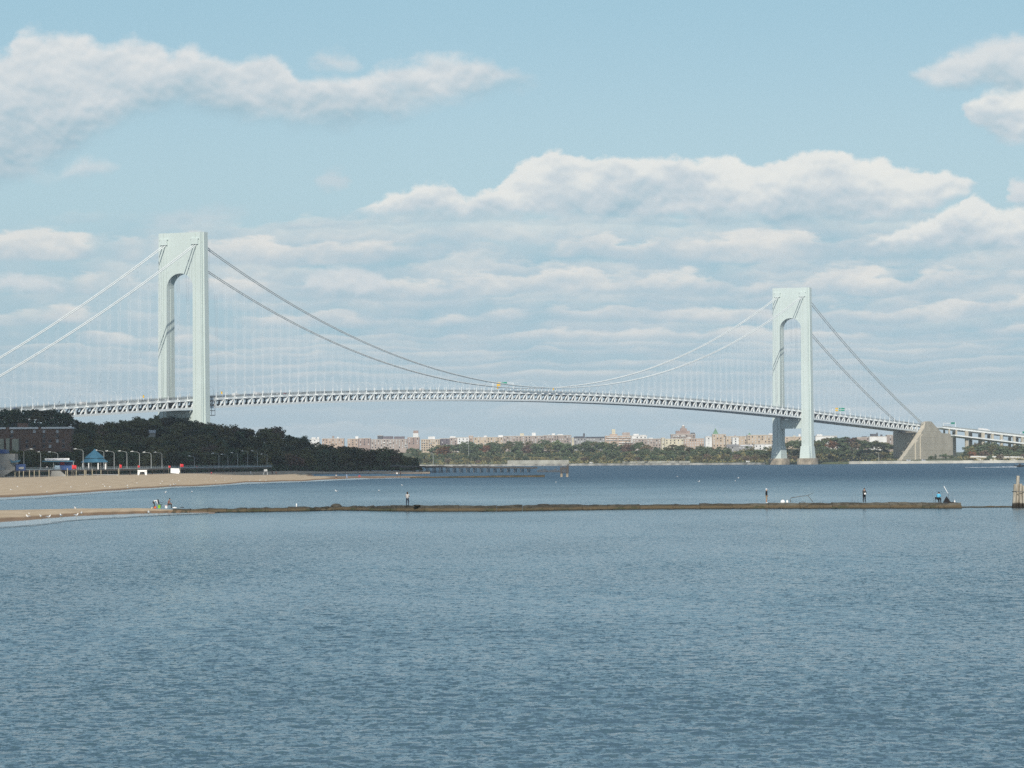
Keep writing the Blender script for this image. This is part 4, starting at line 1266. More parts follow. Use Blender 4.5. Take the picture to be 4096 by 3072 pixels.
JB = lut([(700, 2053), (800, 2051), (1000, 2049), (1240, 2045), (1350, 2041), (1480, 2044), (1650, 2047), (2000, 2046), (2300, 2041), (2650, 2037), (3000, 2035), (3500, 2034), (3845, 2034)])
JT = lut([(700, 2037), (800, 2036), (1000, 2031), (1240, 2028), (1340, 2026), (1560, 2022), (1650, 2022), (1990, 2021), (2300, 2019), (2650, 2018), (3000, 2013), (3500, 2010), (3845, 2010)])
def jetty_at(px):
    """point on the jetty's walking top"""
    p = gnd(px, JB(px), 0.0)
    q = at(px, JT(px), p.y + 0.9)
    return Vector((q.x, p.y + 0.9, q.z))
def build_jetty():
    cuts = [690, 760, 830, 905, 985, 1060, 1150, 1240, 1330, 1425, 1560, 1700, 1835, 1987, 2090, 2210, 2330, 2430, 2560, 2700, 2800, 2930, 3075, 3200, 3330, 3440, 3560, 3690, 3770, 3846]
    root = empty('stone_jetty', gnd(2200, JB(2200))); inv = Vector(root.location)
    tag(root, 'long low stone jetty reaching across the water from the near sand spit', 'jetty')
    for i in range(len(cuts) - 1):
        x0, x1 = cuts[i] + 0.45, cuts[i + 1] - 0.45
        a, b = gnd(x0, JB(x0)), gnd(x1, JB(x1))
        h0, h1 = jetty_at(x0).z + random.Random(i).uniform(-.06, .05), jetty_at(x1).z + random.Random(i + 9).uniform(-.06, .05)
        o = rough_block(root, inv, a, b, h0, h1, 2.4, M_JETTY_PALE if x0 > 2900 else M_JETTY, 'block', 0.07 if x0 < 1500 else 0.03, i)
        if x0 > 2900: tag(o, None)
        # a ledge of fallen stone under the seaward half
        if x0 > 2200 or 1340 < x0 < 1500:
            rough_block(root, inv, a + Vector((0, -0.55, 0)), b + Vector((0, -0.55, 0)), 0.34, 0.30, 0.9, M_JETTY, 'ledge', 0.08, i + 50)
    # rocks at the shoreward end
    r = random.Random(4)
    for k in range(64):
        px = r.uniform(700, 1480) if k < 26 else r.uniform(1480, 3840); p = gnd(px, JB(px) + r.uniform(-1.0, 1.2))
        bm = bmesh.new(); bmesh.ops.create_icosphere(bm, subdivisions=2, radius=1)
        sx, sy, sz = r.uniform(.25, .8), r.uniform(.3, .6), r.uniform(.16, .4)
        for v in bm.verts:
            q = 1 + 0.18 * math.sin(v.co.x * 5 + k) * math.cos(v.co.y * 4 + k * 2) + r.uniform(-.06, .06)
            v.co = Vector((v.co.x * sx * q, v.co.y * sy * q, v.co.z * sz * q))
        me = bpy.data.meshes.new('rock'); bm.to_mesh(me); bm.free(); me.materials.append(M_JETTY)
        inst('rock', me, p - inv + Vector((0, -0.1, 0.08)), r.uniform(0, 3), root)
    # boulder on the crest
    for px, rx, rz_ in ((1345, 0.75, 0.42), (1668, 0.5, 0.12), (2175, 0.9, 0.16)):
        q = jetty_at(px)
        bm = bmesh.new(); bmesh.ops.create_icosphere(bm, subdivisions=2, radius=1)
        for v in bm.verts: v.co = Vector((v.co.x * rx, v.co.y * 0.6, v.co.z * rz_)) * (1 + random.uniform(-.08, .08))
        me = bpy.data.meshes.new('boulder'); bm.to_mesh(me); bm.free(); me.materials.append(M_JETTY)
        inst('boulder', me, q - inv, 0.3, root)
    # low drowned end of the wall
    rough_block(root, inv, gnd(3848, 2031), gnd(4056, 2030), 0.14, 0.16, 1.2, M_JETTY, 'sunken_sill', 0.03, 99)
build_jetty()

# thin far jetty
def build_far_jetty():
    root = empty('stone_jetty', gnd(1900, 1911)); inv = Vector(root.location)
    tag(root, 'thin dark jetty farther out beyond the end of the sunlit beach', 'jetty')
    cuts = [1640, 1720, 1800, 1880, 1960, 2040, 2110, 2180]
    yb = lut([(1640, 1913), (1900, 1911), (2180, 1909)])
    for i in range(len(cuts) - 1):
        x0, x1 = cuts[i], cuts[i + 1] - 1
        a, b = gnd(x0, yb(x0)), gnd(x1, yb(x1))
        hh = lut([(1640, 0.35), (1900, 0.6), (2180, 0.75)])
        rough_block(root, inv, Vector((a.x, a.y, 0)), Vector((b.x, b.y, 0)), hh(x0), hh(x1), 4.0, M_JETTY, 'block', 0.06, i + 200)
build_far_jetty()

# ------------------------------------------------------------------ timber
def wood_material(name, c1, c2, wet=0.9):
    m_ = bpy.data.materials.new(name); m_.use_nodes = True
    t = NT(m_.node_tree); b = t.n['Principled BSDF']
    g = t.node('ShaderNodeNewGeometry')
    px, py, pz = t.sep(g.outputs['Position'])
    n1 = t.noise(t.vec(t.m('MULTIPLY', px, 6.0), t.m('MULTIPLY', py, 6.0), t.m('MULTIPLY', pz, 0.7)), 1.0, 5.0, 0.65)
    c = t.mix(t.step(0.3, 0.7, n1), c1, c2)
    z = t.m('ADD', pz, t.m('MULTIPLY', t.m('SUBTRACT', n1, 0.5), 0.4))
    t.put(b.inputs['Base Color'], t.mix(t.step(wet + 0.1, wet - 0.1, z), c, (0.035, 0.03, 0.022, 1)))
    b.inputs['Roughness'].default_value = 0.9
    return m_
M_PILE = wood_material('weathered_pile', (0.20, 0.17, 0.12, 1), (0.40, 0.37, 0.31, 1), 0.62)
M_OLDWOOD = wood_material('dark_old_timber', (0.05, 0.045, 0.038, 1), (0.11, 0.10, 0.09, 1), -3)
M_PALEPOST = mat('pale_timber_post', (0.38, 0.34, 0.25), 0.9, 0.15, 1.0)

def build_dolphin():
    D = gnd(4075, 2032).y
    root = empty('mooring_dolphin', gnd(4075, 2032)); inv = Vector(root.location)
    tag(root, 'cluster of weathered timber mooring piles lashed together beyond the jetty end', 'mooring piles')
    for px0, px1, yt, yb, rr, dy_ in ((4062, 4056, 1936, 2030, 0.235, 0.0), (4072, 4068, 1903, 2030, 0.21, 0.45), (4083, 4083, 1935, 2032, 0.20, 0.1), (4094, 4099, 1942, 2032, 0.20, -0.1), (4104, 4114, 1930, 2032, 0.21, 0.3)):
        a = at(px1, yb + 10, D + dy_); b = at(px0, yt, D + dy_)
        mb = MB(); pts = [a.lerp(b, t) - inv for t in (0, 0.3, 0.6, 0.97, 1.0)]
        mb.tube(pts, [rr * 1.35, rr * 1.12, rr * 1.02, rr, rr * 0.9], 14)
        mb.build('pile', M_PILE, root, True)
    mb = MB()
    for k, (y, dr) in enumerate(((1965, 0.0), (1967, 0.0))):
        pass
    c = at(4079, 1966, D) - inv
    ring = [(c.x + 0.95 * math.cos(a), c.y + 0.1 + 0.55 * math.sin(a), c.z + 0.05 * math.sin(a * 2)) for a in [2 * math.pi * k / 20 for k in range(21)]]
    mb.tube(ring, 0.035, 6); mb.build('wire_lashing', M_DARKSTEEL, root)
build_dolphin()

def build_ruined_pier():
    root = empty('timber_pier', gnd(1950, 1890)); inv = Vector(root.location)
    tag(root, 'long ruined timber pier on dark pilings in front of the far shore', 'pier')
    Y0 = lut([(1600, 1891), (2230, 1889)])
    r = random.Random(8)
    deckz = lambda px: at(px, 1868 + (px - 1640) * 0.010, gnd(px, Y0(px)).y).z
    bents = [1655 + 27.0 * k for k in range(18)]
    for px in bents:
        for dx_, dp in ((-4, 0), (1, 3.5), (6, 7)):
            p = gnd(px + dx_, Y0(px)); p.y += dp
            top = at(px + dx_ + r.uniform(-1, 1), 1878, p.y); 
            mb = MB(); mb.tube([Vector((p.x, p.y, -1.5)) - inv, Vector((top.x, top.y, deckz(px) - 0.1)) - inv], [0.24, 0.2], 6)
            mb.build('piling', M_OLDWOOD, root)
    for px in np.arange(2150, 2238, 4.6):
        p = gnd(px, Y0(px)); mb = MB()
        mb.tube([Vector((p.x, p.y, -1.5)) - inv, Vector((p.x, p.y, deckz(px) + r.uniform(-1.2, 0.1))) - inv], [0.26, 0.2], 6)
        mb.build('piling', M_OLDWOOD, root)
    # sagging deck in lengths
    cuts = list(range(1560, 2150, 36)) + [2150]
    for i in range(len(cuts) - 1):
        a, b = cuts[i], cuts[i + 1] - 0.5
        pa, pb = gnd(a, Y0(a)), gnd(b, Y0(b)); mb = MB()
        za = deckz(a) + r.uniform(-.15, .15); zb = deckz(b) + r.uniform(-.15, .15)
        vs = [Vector((p.x, p.y + dy_, z + dz_)) - inv for p, z in ((pa, za), (pb, zb)) for dy_, dz_ in ((-0.8, -0.2), (9, -0.2), (9, 0.75 + r.uniform(-.2, .3)), (-0.8, 0.45))]
        mb.add(vs, [(3, 2, 1, 0), (4, 5, 6, 7), (0, 1, 5, 4), (1, 2, 6, 5), (2, 3, 7, 6), (3, 0, 4, 7)])
        mb.build('deck_section', M_OLDWOOD, root)
build_ruined_pier()
def build_pier_markers():
    for px, lab in ((2246, 'left of two stumpy stone topped markers off the ruined pier end'), (2269, 'right of two stumpy stone topped markers off the ruined pier end')):
        p = gnd(px, 1908)
        root = empty('channel_marker', p); tag(root, lab, 'marker')
        mb = MB(); mb.tube([(0, 0, -1), (0, 0, 1.3)], [0.55, 0.45], 10); mb.build('base', M_PIER, root)
        mb = MB(); mb.tube([(0, 0, 1.3), (0, 0, 3.2 if px < 2260 else 4.4)], [0.42, 0.34], 8); mb.build('post', M_OLDWOOD, root)
    p = gnd(2258, 1892); root = empty('pier_fender', p); tag(root, 'dark timber fender crib at the end of the ruined pier', 'fender')
    s_ = F / p.y
    for k in range(6):
        mb = MB(); mb.tube([(-1.9 + k * 0.75, 0, -1), (-1.9 + k * 0.75, 0, 3.3 + (1.2 if k == 5 else 0.1 * (k % 3)))], 0.3, 6); mb.build('pile', M_OLDWOOD, root)
    mb = MB(); mb.box((0, 0.1, 2.2), (4.4, 0.3, 0.5)); mb.build('crossbeam', M_OLDWOOD, root)
build_pier_markers()

# ------------------------------------------------------------------ boardwalk
BW_D = lut([(-300, 1420), (0, 1510), (300, 1620), (600, 1770), (870, 2010), (1095, 2180)])
BW_Z = 3.75
def bw(px, dd=0.0, z=0.0):
    k = (px - 2048) / F; D = BW_D(px) + dd
    return Vector((k * D, D, z + drop(k * D, D)))
M_BWOOD = mat('boardwalk_timber', (0.16, 0.14, 0.12), 0.9, 0.2, 0.3)
M_BRAIL = mat('boardwalk_rail_paint', (0.42, 0.48, 0.50), 0.7, 0.1, 0.3)
M_POLE = mat('galvanised_pole', (0.38, 0.40, 0.39), 0.5, 0.08, 1.0)
M_LAMPHEAD = mat('lamp_head_white', (0.78, 0.78, 0.74), 0.4, 0.03, 1.0)
M_BLUEROOF = mat('blue_painted_roof', (0.045, 0.14, 0.21), 0.55, 0.08, 0.3)
M_BLUEPANEL = mat('blue_panel', (0.03, 0.07, 0.20), 0.6, 0.1, 0.3)
M_WHITE = mat('white_paint', (0.78, 0.78, 0.76), 0.6, 0.04, 1.0)
M_GREYWALL = mat('grey_render', (0.30, 0.30, 0.28), 0.9, 0.1, 0.2)
M_REDPANEL = mat('red_panel', (0.30, 0.02, 0.02), 0.6, 0.1, 0.5)
M_REDFLAG = mat('red_flag_cloth', (0.60, 0.035, 0.045), 0.8, 0.05, 1.0)
def build_boardwalk():
    root = empty('boardwalk', bw(400, 0, 0)); inv = Vector(root.location)
    tag(root, 'long timber boardwalk with grey railing between the beach and the wooded bluff', 'boardwalk')
    cuts = list(range(-300, 1090, 45)) + [1088]
    for i in range(len(cuts) - 1):
        a, b = cuts[i], cuts[i + 1]
        mb = MB()
        vs = [bw(p, dd, BW_Z + z) - inv for p in (a, b - 0.3) for dd, z in ((0, -0.7), (14, -0.7), (14, 0), (0, 0))]
        mb.add(vs, [(3, 2, 1, 0), (4, 5, 6, 7), (0, 1, 5, 4), (1, 2, 6, 5), (2, 3, 7, 6), (3, 0, 4, 7)])
        mb.build('deck_section', M_BWOOD, root)
        mb = MB()
        for z in (0.45, 0.8, 1.15):
            mb.bar(bw(a, 0.3, BW_Z + z) - inv, bw(b, 0.3, BW_Z + z) - inv, 0.10, 0.10)
        for q in range(6):
            mb.bar(bw(a + (b - a) * q / 6, 0.3, BW_Z) - inv, bw(a + (b - a) * q / 6, 0.3, BW_Z + 1.2) - inv, 0.12)
        for z0 in (0.25,):
            mb.bar(bw(a, 0.32, BW_Z + z0) - inv, bw(b, 0.32, BW_Z + z0) - inv, 0.06, 0.35)
        mb.build('railing', M_BRAIL, root)
        for dd in (1.0, 12.5):
            mb = MB(); p = bw(a + 10, dd, 0) - inv
            mb.box((p.x, p.y, p.z + 1.6), (0.45, 0.45, 3.8)); mb.build('support_post', M_BWOOD, root)
build_boardwalk()

def lamp_post(px, y_head, arm_px, label, dd=8.0, group='lamp posts along the boardwalk'):
    p = bw(px, dd, BW_Z); h = at(px, y_head + 6, p.y).z - p.z
    arm = arm_px * p.y / F
    root = empty('lamp_post', p); tag(root, label, 'lamp post', group)
    mb = MB(); mb.tube([(0, 0, 0), (0, 0, h - 0.9), (arm * 0.12, 0, h - 0.35), (arm * 0.5, 0, h - 0.05), (arm, 0, h + 0.12)], [0.17, 0.11, 0.09, 0.07, 0.06], 6)
    mb.build('pole', M_POLE, root)
    mb = MB(); mb.tube([(arm * 0.9, 0, h + 0.14), (arm * 1.05, 0, h + 0.2), (arm * 1.05 + math.copysign(1.0, arm), 0, h + 0.1)], [0.10, 0.26, 0.12], 8)
    mb.build('lamp_head', M_LAMPHEAD, root, True)
    mb = MB(); mb.tube([(0, 0, 0), (0, 0, 0.7)], [0.3, 0.24], 8); mb.build('base', M_POLE, root)
LP = [(21, 1802, -3, 'lamp post at the left edge in front of the grey beach cafe'), (96, 1792, 26, 'lamp post between the grey beach cafe and the kiosk'),
      (163, 1803, -4, 'lamp post just left of the blue kiosk'), (232, 1803, -30, 'lamp post rising behind the blue kiosk'), (333, 1791, -28, 'lamp post just left of the blue roofed pavilion'),
      (416, 1796, -28, 'lamp post rising at the right side of the blue roofed pavilion'), (457, 1799, -26, 'first lamp post right of the blue roofed pavilion'),
      (508, 1799, -26, 'second lamp post right of the blue roofed pavilion'), (558, 1801, -26, 'third lamp post right of the blue roofed pavilion'),
      (605, 1804, -25, 'lamp post above the white open sided beach stand'), (648, 1804, -24, 'lamp post left of the white canvas beach shelter'),
      (778, 1819, -18, 'short faint lamp post between the red flags and the lamp posts at the boardwalk end'), (876, 1808, -22, 'first of the six lamp posts at the far end of the boardwalk'),
      (912, 1812, -21, 'second of the six lamp posts at the far end of the boardwalk'), (951, 1806, -20, 'third of the six lamp posts at the far end of the boardwalk'),
      (991, 1799, -19, 'fourth of the six lamp posts at the far end of the boardwalk'), (1030, 1798, -19, 'fifth of the six lamp posts at the far end of the boardwalk'),
      (1069, 1811, -20, 'last lamp post at the far end of the boardwalk')]
for px, yh, arm, lab in LP: lamp_post(px, yh, arm, lab)

def build_pavilion():
    p = bw(374, 3.0, BW_Z); D = p.y + 5; s_ = F / D
    root = empty('beach_pavilion', (p.x, D, p.z)); tag(root, 'open sided pavilion with a two tier blue roof on the boardwalk', 'pavilion')
    zz = lambda y: at(374, y, D).z - p.z
    w1 = 57 / s_; w2 = 40 / s_
    def roof(w_out, z_out, w_in, z_in, name, th=0.18):
        n = 8; vs = []
        for r_, z in ((w_out, z_out), (w_in, z_in), (w_out, z_out - th), (max(0.02, w_in), z_in - th)):
            vs += [(r_ * math.cos(2 * math.pi * (k + .5) / n), r_ * math.sin(2 * math.pi * (k + .5) / n), z) for k in range(n)]
        fs = []
        for k in range(n):
            k2 = (k + 1) % n
            fs += [(k, k2, n + k2, n + k), (2 * n + k, 3 * n + k, 3 * n + k2, 2 * n + k2), (k, 2 * n + k, 2 * n + k2, k2), (n + k, n + k2, 3 * n + k2, 3 * n + k)]
        mb = MB(); mb.add(vs, fs); return mb.build(name, M_BLUEROOF, root)
    roof(w1, zz(1848), w2 * 0.93, zz(1833.5), 'lower_roof')
    roof(w2 * 1.04, zz(1831), 0.55, zz(1801), 'upper_roof')
    mb = MB(); mb.tube([(0, 0, zz(1802)), (0, 0, zz(1795))], [0.6, 0.12], 8); mb.build('finial', M_BLUEROOF, root)
    for k in range(8):
        a = 2 * math.pi * (k + .5) / 8; mb = MB()
        mb.box((w1 * 0.86 * math.cos(a), w1 * 0.86 * math.sin(a), zz(1847) / 2), (0.45, 0.45, zz(1847)))
        mb.build('column', M_WHITE, root)
build_pavilion()

def build_kiosk():
    p = bw(228, 3.0, BW_Z); D = p.y + 3; s_ = F / D
    root = empty('beach_kiosk', (p.x, D, p.z)); tag(root, 'blue snack kiosk with a long white sign board on its roof', 'kiosk')
    X = lambda px: (px - 228) / s_
    zz = lambda y: at(228, y, D).z - p.z
    mb = MB(); mb.box(((X(232) + X(286)) / 2, 3, zz(1846) / 2), (X(286) - X(232), 5, zz(1846))); mb.build('wall', M_BLUEPANEL, root)
    mb = MB(); mb.box(((X(237) + X(254)) / 2, 0.42, zz(1852)), (X(254) - X(237), 0.1, 1.6)); mb.build('red_panel', M_REDPANEL, root)
    mb = MB(); mb.box(((X(168) + X(291)) / 2, 2, zz(1845)), (X(291) - X(168), 8, 0.5)); mb.build('canopy', M_BLUEROOF, root)
    mb = MB(); mb.box(((X(178) + X(276)) / 2, -1.2, zz(1837)), (X(276) - X(178), 0.25, 0.85)); sg = mb.build('sign_board', M_WHITE, root)
    # the sign's lettering is too far off to read: a run of small blue-grey marks
    r = random.Random(2); x = X(186)
    mb = MB()
    while x < X(270):
        w_ = r.uniform(0.12, 0.3)
        mb.box((x, -1.34, zz(1837) + r.uniform(-.02, .02)), (w_, 0.03, r.uniform(0.28, 0.4))); x += w_ + r.uniform(0.08, 0.25)
    mb.build('lettering', MATS['blue_panel'], sg)
    for px in (212, 292):
        mb = MB(); mb.tube([(X(px), -1.0, 0), (X(px), -1.0, zz(1846))], 0.12, 6); mb.build('post', M_POLE, root)
    mb = MB(); mb.box((X(225), 1.0, 0.95), (2.2, 1.4, 1.9)); mb.build('cooler', mat('pale_blue_cabinet', (0.32, 0.45, 0.55), 0.5, 0.05, 1.0), root)
    # concrete ramp wall in front
    q = bw(222, -6.0, 0.9); rr = empty('ramp', q); tag(rr, 'grey concrete ramp wall below the blue kiosk', 'ramp')
    mb = MB(); mb.prism([(-2.9, 0), (-2.9, 2.5), (2.0, 2.5), (5.0, 0.0)], 0, 1.2, lambda x, z, y: (x, y, z)); mb.build('wall', M_GREYWALL, rr)
    q = bw(10, -6.0, 0.9); rr = empty('ramp', q); tag(rr, 'sloping concrete ramp from the boardwalk to the sand at the left edge', 'ramp')
    mb = MB(); mb.prism([(-8, 0), (-8, 3.0), (4.6, 3.2), (-0.5, 0.0)], 0, 1.4, lambda x, z, y: (x, y, z)); mb.build('wall', M_GREYWALL, rr)
    # beach cafe at the left edge
    p2 = bw(5, 6, BW_Z); c = empty('beach_cafe', p2); tag(c, 'grey walled beach cafe with a blue roof at the left edge', 'cafe')
    s2 = F / p2.y; z2 = lambda y: at(5, y, p2.y).z - p2.z
    mb = MB(); mb.box((0.5, 5, z2(1815) / 2), (100 / s2, 10, z2(1815))); mb.build('wall', M_GREYWALL, c)
    mb = MB(); mb.prism([(-95 / s2, z2(1815)), (22 / s2, z2(1814)), (18 / s2, z2(1799)), (-60 / s2, z2(1793)), (-95 / s2, z2(1800))], -0.3, 9, lambda x, z, y: (x, y, z)); mb.build('roof', M_BLUEPANEL, c)
    mb = MB(); mb.prism([(36 / s2, z2(1838)), (50 / s2, z2(1846)), (80 / s2, z2(1839)), (75 / s2, z2(1848)), (45 / s2, z2(1852))], -2.5, 0, lambda x, z, y: (x, y, z)); mb.build('awning', M_BLUEROOF, c)
    mb = MB(); mb.box((78 / s2, 1, z2(1857) / 2), (36 / s2, 4, z2(1857))); mb.build('annex', M_BLUEPANEL, c)
    mb = MB(); mb.box((82 / s2, -1.1, 1.0), (20 / s2, 0.2, 0.9)); mb.build('counter', M_GREYWALL, c)
build_kiosk()

# timber posts in the sand before the boardwalk
for px, yt, yb, lab in ((60, 1888, 1911, 'first thin timber post in the sand from the left edge'), (77, 1883, 1911, 'second thin timber post in the sand from the left edge'), (94, 1884, 1911, 'third thin timber post in the sand from the left edge'),
                        (118, 1881, 1912, 'yellowish timber post left of a pair below the kiosk lamp'), (137, 1881, 1912, 'yellowish timber post in the middle before the kiosk lamp'), (157, 1881, 1912, 'timber post nearest the left end of the kiosk ramp wall'),
                        (196, 1879, 1911, 'timber post at the left end of the kiosk ramp wall'), (263, 1885, 1911, 'short timber post right of the kiosk ramp wall'), (270, 1873, 1913, 'tall thick timber post right of the kiosk ramp wall'),
                        (305, 1881, 1911, 'timber post just right of the large red flag'), (338, 1879, 1912, 'left one of twin timber posts below the pavilion'), (344, 1880, 1912, 'right one of twin timber posts below the pavilion'),
                        (369, 1876, 1912, 'timber post under the middle of the pavilion'), (404, 1879, 1910, 'leaning timber post under the right side of the pavilion'), (441, 1881, 1897, 'short timber post right of the pavilion'), (474, 1874, 1909, 'tall timber post below the small red flag')):
    p = gnd(px, yb, 0.95); top = at(px, yt, p.y)
    mb = MB(); mb.tube([(0, 0, -0.5), (0.0, 0, top.z - p.z)], [0.17, 0.15], 8)
    mb.mat(1).tube([(0, 0, top.z - p.z), (0, 0, top.z - p.z + 0.06)], [0.16, 0.12], 8)
    o = mb.build('timber_post', [M_PALEPOST, M_OLDWOOD], None, False, p); tag(o, lab, 'post', 'timber posts in the sand')
p0, p1 = gnd(316, 1898, 1.5), gnd(472, 1899, 1.5)
rt = empty('beach_rail', p0); tag(rt, 'long white rail on low posts in front of the pavilion', 'rail')
mb = MB(); mb.bar(Vector((0, 0, 0)), p1 - p0, 0.14, 0.22); mb.build('top_rail', M_WHITE, rt)
for t in (0.02, 0.25, 0.5, 0.75, 0.98):
    mb = MB(); q = (p1 - p0) * t; mb.box((q.x, q.y, -0.35), (0.12, 0.12, 0.8)); mb.build('post', M_WHITE, rt)

def red_flag(px, py, wpx, hpx, y_foot, label, dz=0.95):
    p = gnd(px, y_foot, dz); s_ = F / p.y
    root = empty('red_flag', p); tag(root, label, 'flag', 'red beach flags')
    zc = at(px, py, p.y).z - p.z
    w_, h_ = wpx / s_, hpx / s_
    mb = MB(); mb.tube([(0, 0, 0), (0, 0, zc + h_ * 0.55)], 0.06, 6); mb.build('pole', M_PALEPOST, root)
    n = 7; vs = []
    for k in range(n):
        t = k / (n - 1)
        for zz_ in (-0.5, 0.0, 0.5):
            for th in (0, 0.03):
                vs.append((t * w_, 0.14 * w_ * math.sin(t * 5 + zz_) + th, zc + zz_ * h_ * (1 - 0.12 * t) - 0.08 * h_ * t))
    fs = []
    for k in range(n - 1):
        o1, o2 = k * 6, (k + 1) * 6
        fs += [(o1, o2, o2 + 2, o1 + 2), (o1 + 2, o2 + 2, o2 + 4, o1 + 4), (o1 + 1, o1 + 3, o2 + 3, o2 + 1), (o1 + 3, o1 + 5, o2 + 5, o2 + 3),
               (o1, o1 + 1, o2 + 1, o2), (o1 + 4, o2 + 4, o2 + 5, o1 + 5)]
    fs += [(0, 2, 3, 1), (2, 4, 5, 3)]
    o1 = (n - 1) * 6; fs += [(o1, o1 + 1, o1 + 3, o1 + 2), (o1 + 2, o1 + 3, o1 + 5, o1 + 4)]
    mb = MB(); mb.add(vs, fs); mb.build('cloth', M_REDFLAG, root, True)
red_flag(288, 1868, 18, 17, 1908, 'large red flag on a pole between the kiosk and the pavilion')
red_flag(478, 1865, 9, 15, 1905, 'narrow red flag right of the pavilion')
red_flag(551, 1866, 8, 9, 1900, 'faint red flag above the white open sided beach stand')
red_flag(674, 1867, 8, 9, 1897, 'small red flag just left of the white canvas shelter')
red_flag(721, 1862, 13, 13, 1897, 'bright red flag just right of the white canvas shelter')
red_flag(784, 1868, 8, 9, 1891, 'small dark red flag between the two bright red flags')
red_flag(813, 1873, 13, 12, 1884, 'bright red flag lower down farther along the boardwalk')

def white_stand(px0, px1, yt, yb, label, canvas):
    p = gnd((px0 + px1) / 2, yb, 0.95); s_ = F / p.y; w_ = (px1 - px0) / s_; h_ = (yb - yt) / s_
    root = empty('beach_stand', p); tag(root, label, 'beach stand')
    if canvas == 'arch':
        mb = MB(); mb.box((0, 0, h_ * 0.82), (w_, 1.4, h_ * 0.36)); mb.build('canopy', M_WHITE, root)
        for sx in (-1, 1):
            mb = MB(); mb.prism([(sx * w_ * 0.5, 0), (sx * w_ * 0.34, 0), (sx * w_ * 0.22, h_ * 0.68), (sx * w_ * 0.5, h_ * 0.68)], -0.7, 0.7, lambda x, z, y: (x, y, z)); mb.build('leg', M_WHITE, root)
    elif canvas == 'canvas':
        mb = MB(); mb.prism([(-w_ * .5, h_ * .25), (w_ * .4, h_ * .12), (w_ * .5, h_ * .45), (w_ * .42, h_ * .97), (-w_ * .48, h_)], -0.9, 0.9, lambda x, z, y: (x, y, z)); mb.build('canvas', M_WHITE, root)
        for sx in (-.46, .0, .42):
            mb = MB(); mb.box((sx * w_, 0, h_ * 0.14), (0.12, 1.2, h_ * 0.3)); mb.build('leg', M_PALEPOST, root)
    else:
        mb = MB(); mb.box((0, 0, h_ * 0.82), (w_ * 0.8, 1.0, h_ * 0.36)); mb.build('seat_box', M_WHITE, root)
        for sx in (-1, 1):
            for sy in (-1, 1):
                mb = MB(); mb.bar((sx * w_ * .5, sy * .6, 0), (sx * w_ * .35, sy * .45, h_ * .66), 0.14); mb.build('leg', M_WHITE, root)
white_stand(551, 588, 1880, 1901, 'white open sided beach stand with two legs', 'arch')
white_stand(683, 720, 1873, 1898, 'white canvas covered beach shelter beside the red flags', 'canvas')
white_stand(1054, 1071, 1877, 1900, 'white four legged lifeguard chair near the boardwalk end', 'chair')

# ------------------------------------------------------------------ brick flats at the left
M_BRICK = mat('red_brick', (0.175, 0.11, 0.08), 0.9, 0.12, 0.3)
M_WINDOW = mat('dark_window_glass', (0.03, 0.035, 0.045), 0.2, 0.1, 0.5, spec=0.5)
M_PALEWIN = mat('pale_window_blind', (0.45, 0.46, 0.46), 0.5, 0.1, 0.5)
def win_mesh(w_, h_, name='window', m_=None):
    mb = MB(); mb.mat(0).box((0, 0, 0), (w_, 0.16, h_)); mb.mat(1).box((0, -0.03, -h_ / 2 - 0.06), (w_ + 0.3, 0.3, 0.12))
    return mb.mesh(name, [m_ or M_WINDOW, M_PALEWIN])
WINM = {}
def window(parent, x, y, z, w_, h_, pale=False):
    key = (round(w_, 2), round(h_, 2), pale)
    if key not in WINM: WINM[key] = win_mesh(w_, h_, 'window', M_PALEWIN if pale else M_WINDOW)
    return inst('window', WINM[key], (x, y, z), 0, parent)
